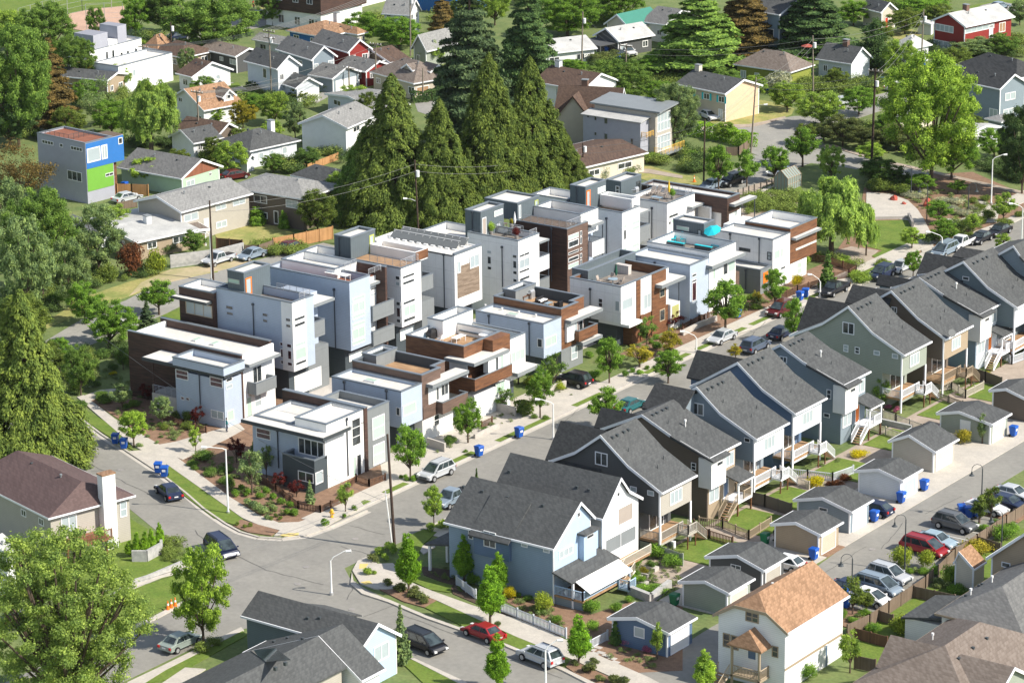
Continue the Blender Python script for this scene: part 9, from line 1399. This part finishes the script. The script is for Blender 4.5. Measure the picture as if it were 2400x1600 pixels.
for q_,l_ in(((735,400),'left grey lounger on the roof terrace'),((815,395),'middle grey lounger on the roof terrace'),((905,430),'right grey lounger by the yellow parasol')):chair('m',*q_,z,l_,'fabric_tan',-90,1.25,.25)
z=L3D[4]-.9;table('i',1170,545,z+.1,'white rectangular table on the red-brown deck','white_flat',3.4,1.1,.74,0)
g_=PY(*Q('j',850,515),L3D[3]+9);chair('j',840,500,9.6+.0,'left turquoise chair by the railing of the lime door deck','turq',-60,1.1);chair('j',885,490,9.6,'right turquoise chair by the railing of the lime door deck','turq',-60,1.1)
parasol('C',845,395,2.0,'open coral red parasol before the pale blue cottage','rock_red',2.4,True,0);parasol('K',625,515,2.2,'folded tan parasol on the wooden balcony','roof_tan',2.4);table('K',600,530,2.2,'round table on the wooden balcony','fabric_tan',w_=1.1,rnd=True)
for i,(x,y)in enumerate(((1930,810),(2000,860),(2060,840),(2110,800),(2040,900))):t=thing('planter','grey raised bed in the vegetable garden','planter',at('L',x,y,0),'raised beds');MB().box(-.7,-.4,0,.7,.4,.45).build('box','concrete',t,world=False);o=bpy.data.objects.new('foliage',TPL['bush'][i%3][2]);S.collection.objects.link(o);o.parent=t;o.location=(0,0,.25);o.scale=(.6,.35,.5);o.color=(*TINT[('yellow','street','gold','mid','street')[i]],1)
for x,y in((1705,1345),(1745,1330),(1765,1365),(1805,1385),(1845,1405),(1865,1430),(1725,1370)):g=at('L',x,y,0);tag(MB().box(g[0]-.4,g[1]-.28,.04,g[0]+.4,g[1]+.28,.1).build('stepping_stone','concrete'),'pale square stepping stone on the bark by the gate','stone','stepping stones by the gate')
g=at('L',2245,660,0);t=thing('air_conditioner','white air conditioner behind the charcoal house','air conditioner',g);MB().box(-.45,-.2,.1,.45,.2,1.0).build('casing','plastic_white',t,world=False);MB().cyl((0,-.2,.55),(0,-.23,.55),.32,n=14).build('fan_grille','fascia_grey',t,world=False)
mat('skin',(.45,.27,.19),.6);mat('hair',(.03,.02,.015),.6);mat('shirt_teal',(.02,.25,.27),.8);mat('shirt_red',(.5,.03,.03),.8);mat('trousers',(.04,.05,.08),.8)
def person(reg,x,y,ang,label,shirt,lean=0.,h=1.7,sit=False,z=.12):
 t=thing('person',label,'person',at(reg,x,y,z),rz=radians(ang));me=bpy.data.meshes.new('body');k=h/1.7
 hip=.93;f=.12 if not sit else .38
 V=[(0,0,hip),(0,.0,1.15),(lean*.5,0,1.38),(lean*.7,0,1.5),(lean*.85,0,1.62)];E_=[(0,1),(1,2),(2,3),(3,4)];R_=[.14,.12,.13,.05,.09]
 for s_ in(-1,1):
  b=len(V);V+=[(lean*.5,s_*.19,1.38),(lean*.5+.05,s_*.25,1.12),(lean*.5+.2,s_*.24,.92),(lean*.5+.26,s_*.23,.86)];E_+=[(2,b),(b,b+1),(b+1,b+2),(b+2,b+3)];R_+=[.055,.045,.035,.03]
  b=len(V);V+=[(0,s_*.09,hip-.06),(f*s_ if not sit else .3,s_*.1,.5),(-.06+f*s_*.6 if not sit else .1,s_*.1,.09),(.12+f*s_*.6 if not sit else .25,s_*.1,.05)];E_+=[(0,b),(b,b+1),(b+1,b+2),(b+2,b+3)];R_+=[.1,.07,.05,.04]
 me.from_pydata([(a*k,b*k,c*k)for a,b,c in V],E_,[]);o=bpy.data.objects.new('body',me);S.collection.objects.link(o);o.modifiers.new('s','SKIN');o.modifiers.new('u','SUBSURF').levels=1
 for i,r in enumerate(R_):me.skin_vertices[0].data[i].radius=(r*k,r*k)
 me.skin_vertices[0].data[0].use_root=True;dg=bpy.context.evaluated_depsgraph_get();m2=bpy.data.meshes.new_from_object(o.evaluated_get(dg));o.modifiers.clear();o.data=m2;o.parent=t
 for n_ in('skin',shirt,'trousers'):m2.materials.append(MAT[n_])
 for p in m2.polygons:c=p.center;p.material_index=0 if c[2]>1.48*k or(abs(c[1])>.2*k and c[2]<1.1*k)else(1 if c[2]>.95*k else 2);p.use_smooth=True
 MB().sph((lean*.85*k-.02,0,1.66*k),.105*k,8,5).build('hair','hair',t,world=False);return t
person('y1',968,250,60,'person in a teal top standing on the path between the houses','shirt_teal')
person('A',1722,60,80,'cyclist in a red top riding along the path at the top','shirt_red',.25,sit=True,z=.35)
g=at('A',1722,60,.05);t=thing('bicycle','bicycle under the cyclist in the red top','bicycle',g,rz=radians(80))
for x_ in(-.5,.55):
 w=MB();pts=[(x_+.33*cos(a*.5236),0,.34+.33*sin(a*.5236))for a in range(13)];w.path(pts,.02,4).build('wheel','tyre',t,world=False)
MB().path([(-.5,0,.34),(-.1,0,.32),(.4,0,.8),(-.2,0,.82),(-.1,0,.32)],.02,5).path([(-.5,0,.34),(-.2,0,.82)],.02,5).path([(.4,0,.8),(.55,0,.34)],.02,5).build('frame','lamp_red',t,world=False);MB().box(-.32,-.07,.9,-.08,.07,.96).build('saddle','tyre',t,world=False);MB().cyl((.38,-.25,1.0),(.38,.25,1.0),.02,n=5).build('handlebar','tyre',t,world=False)
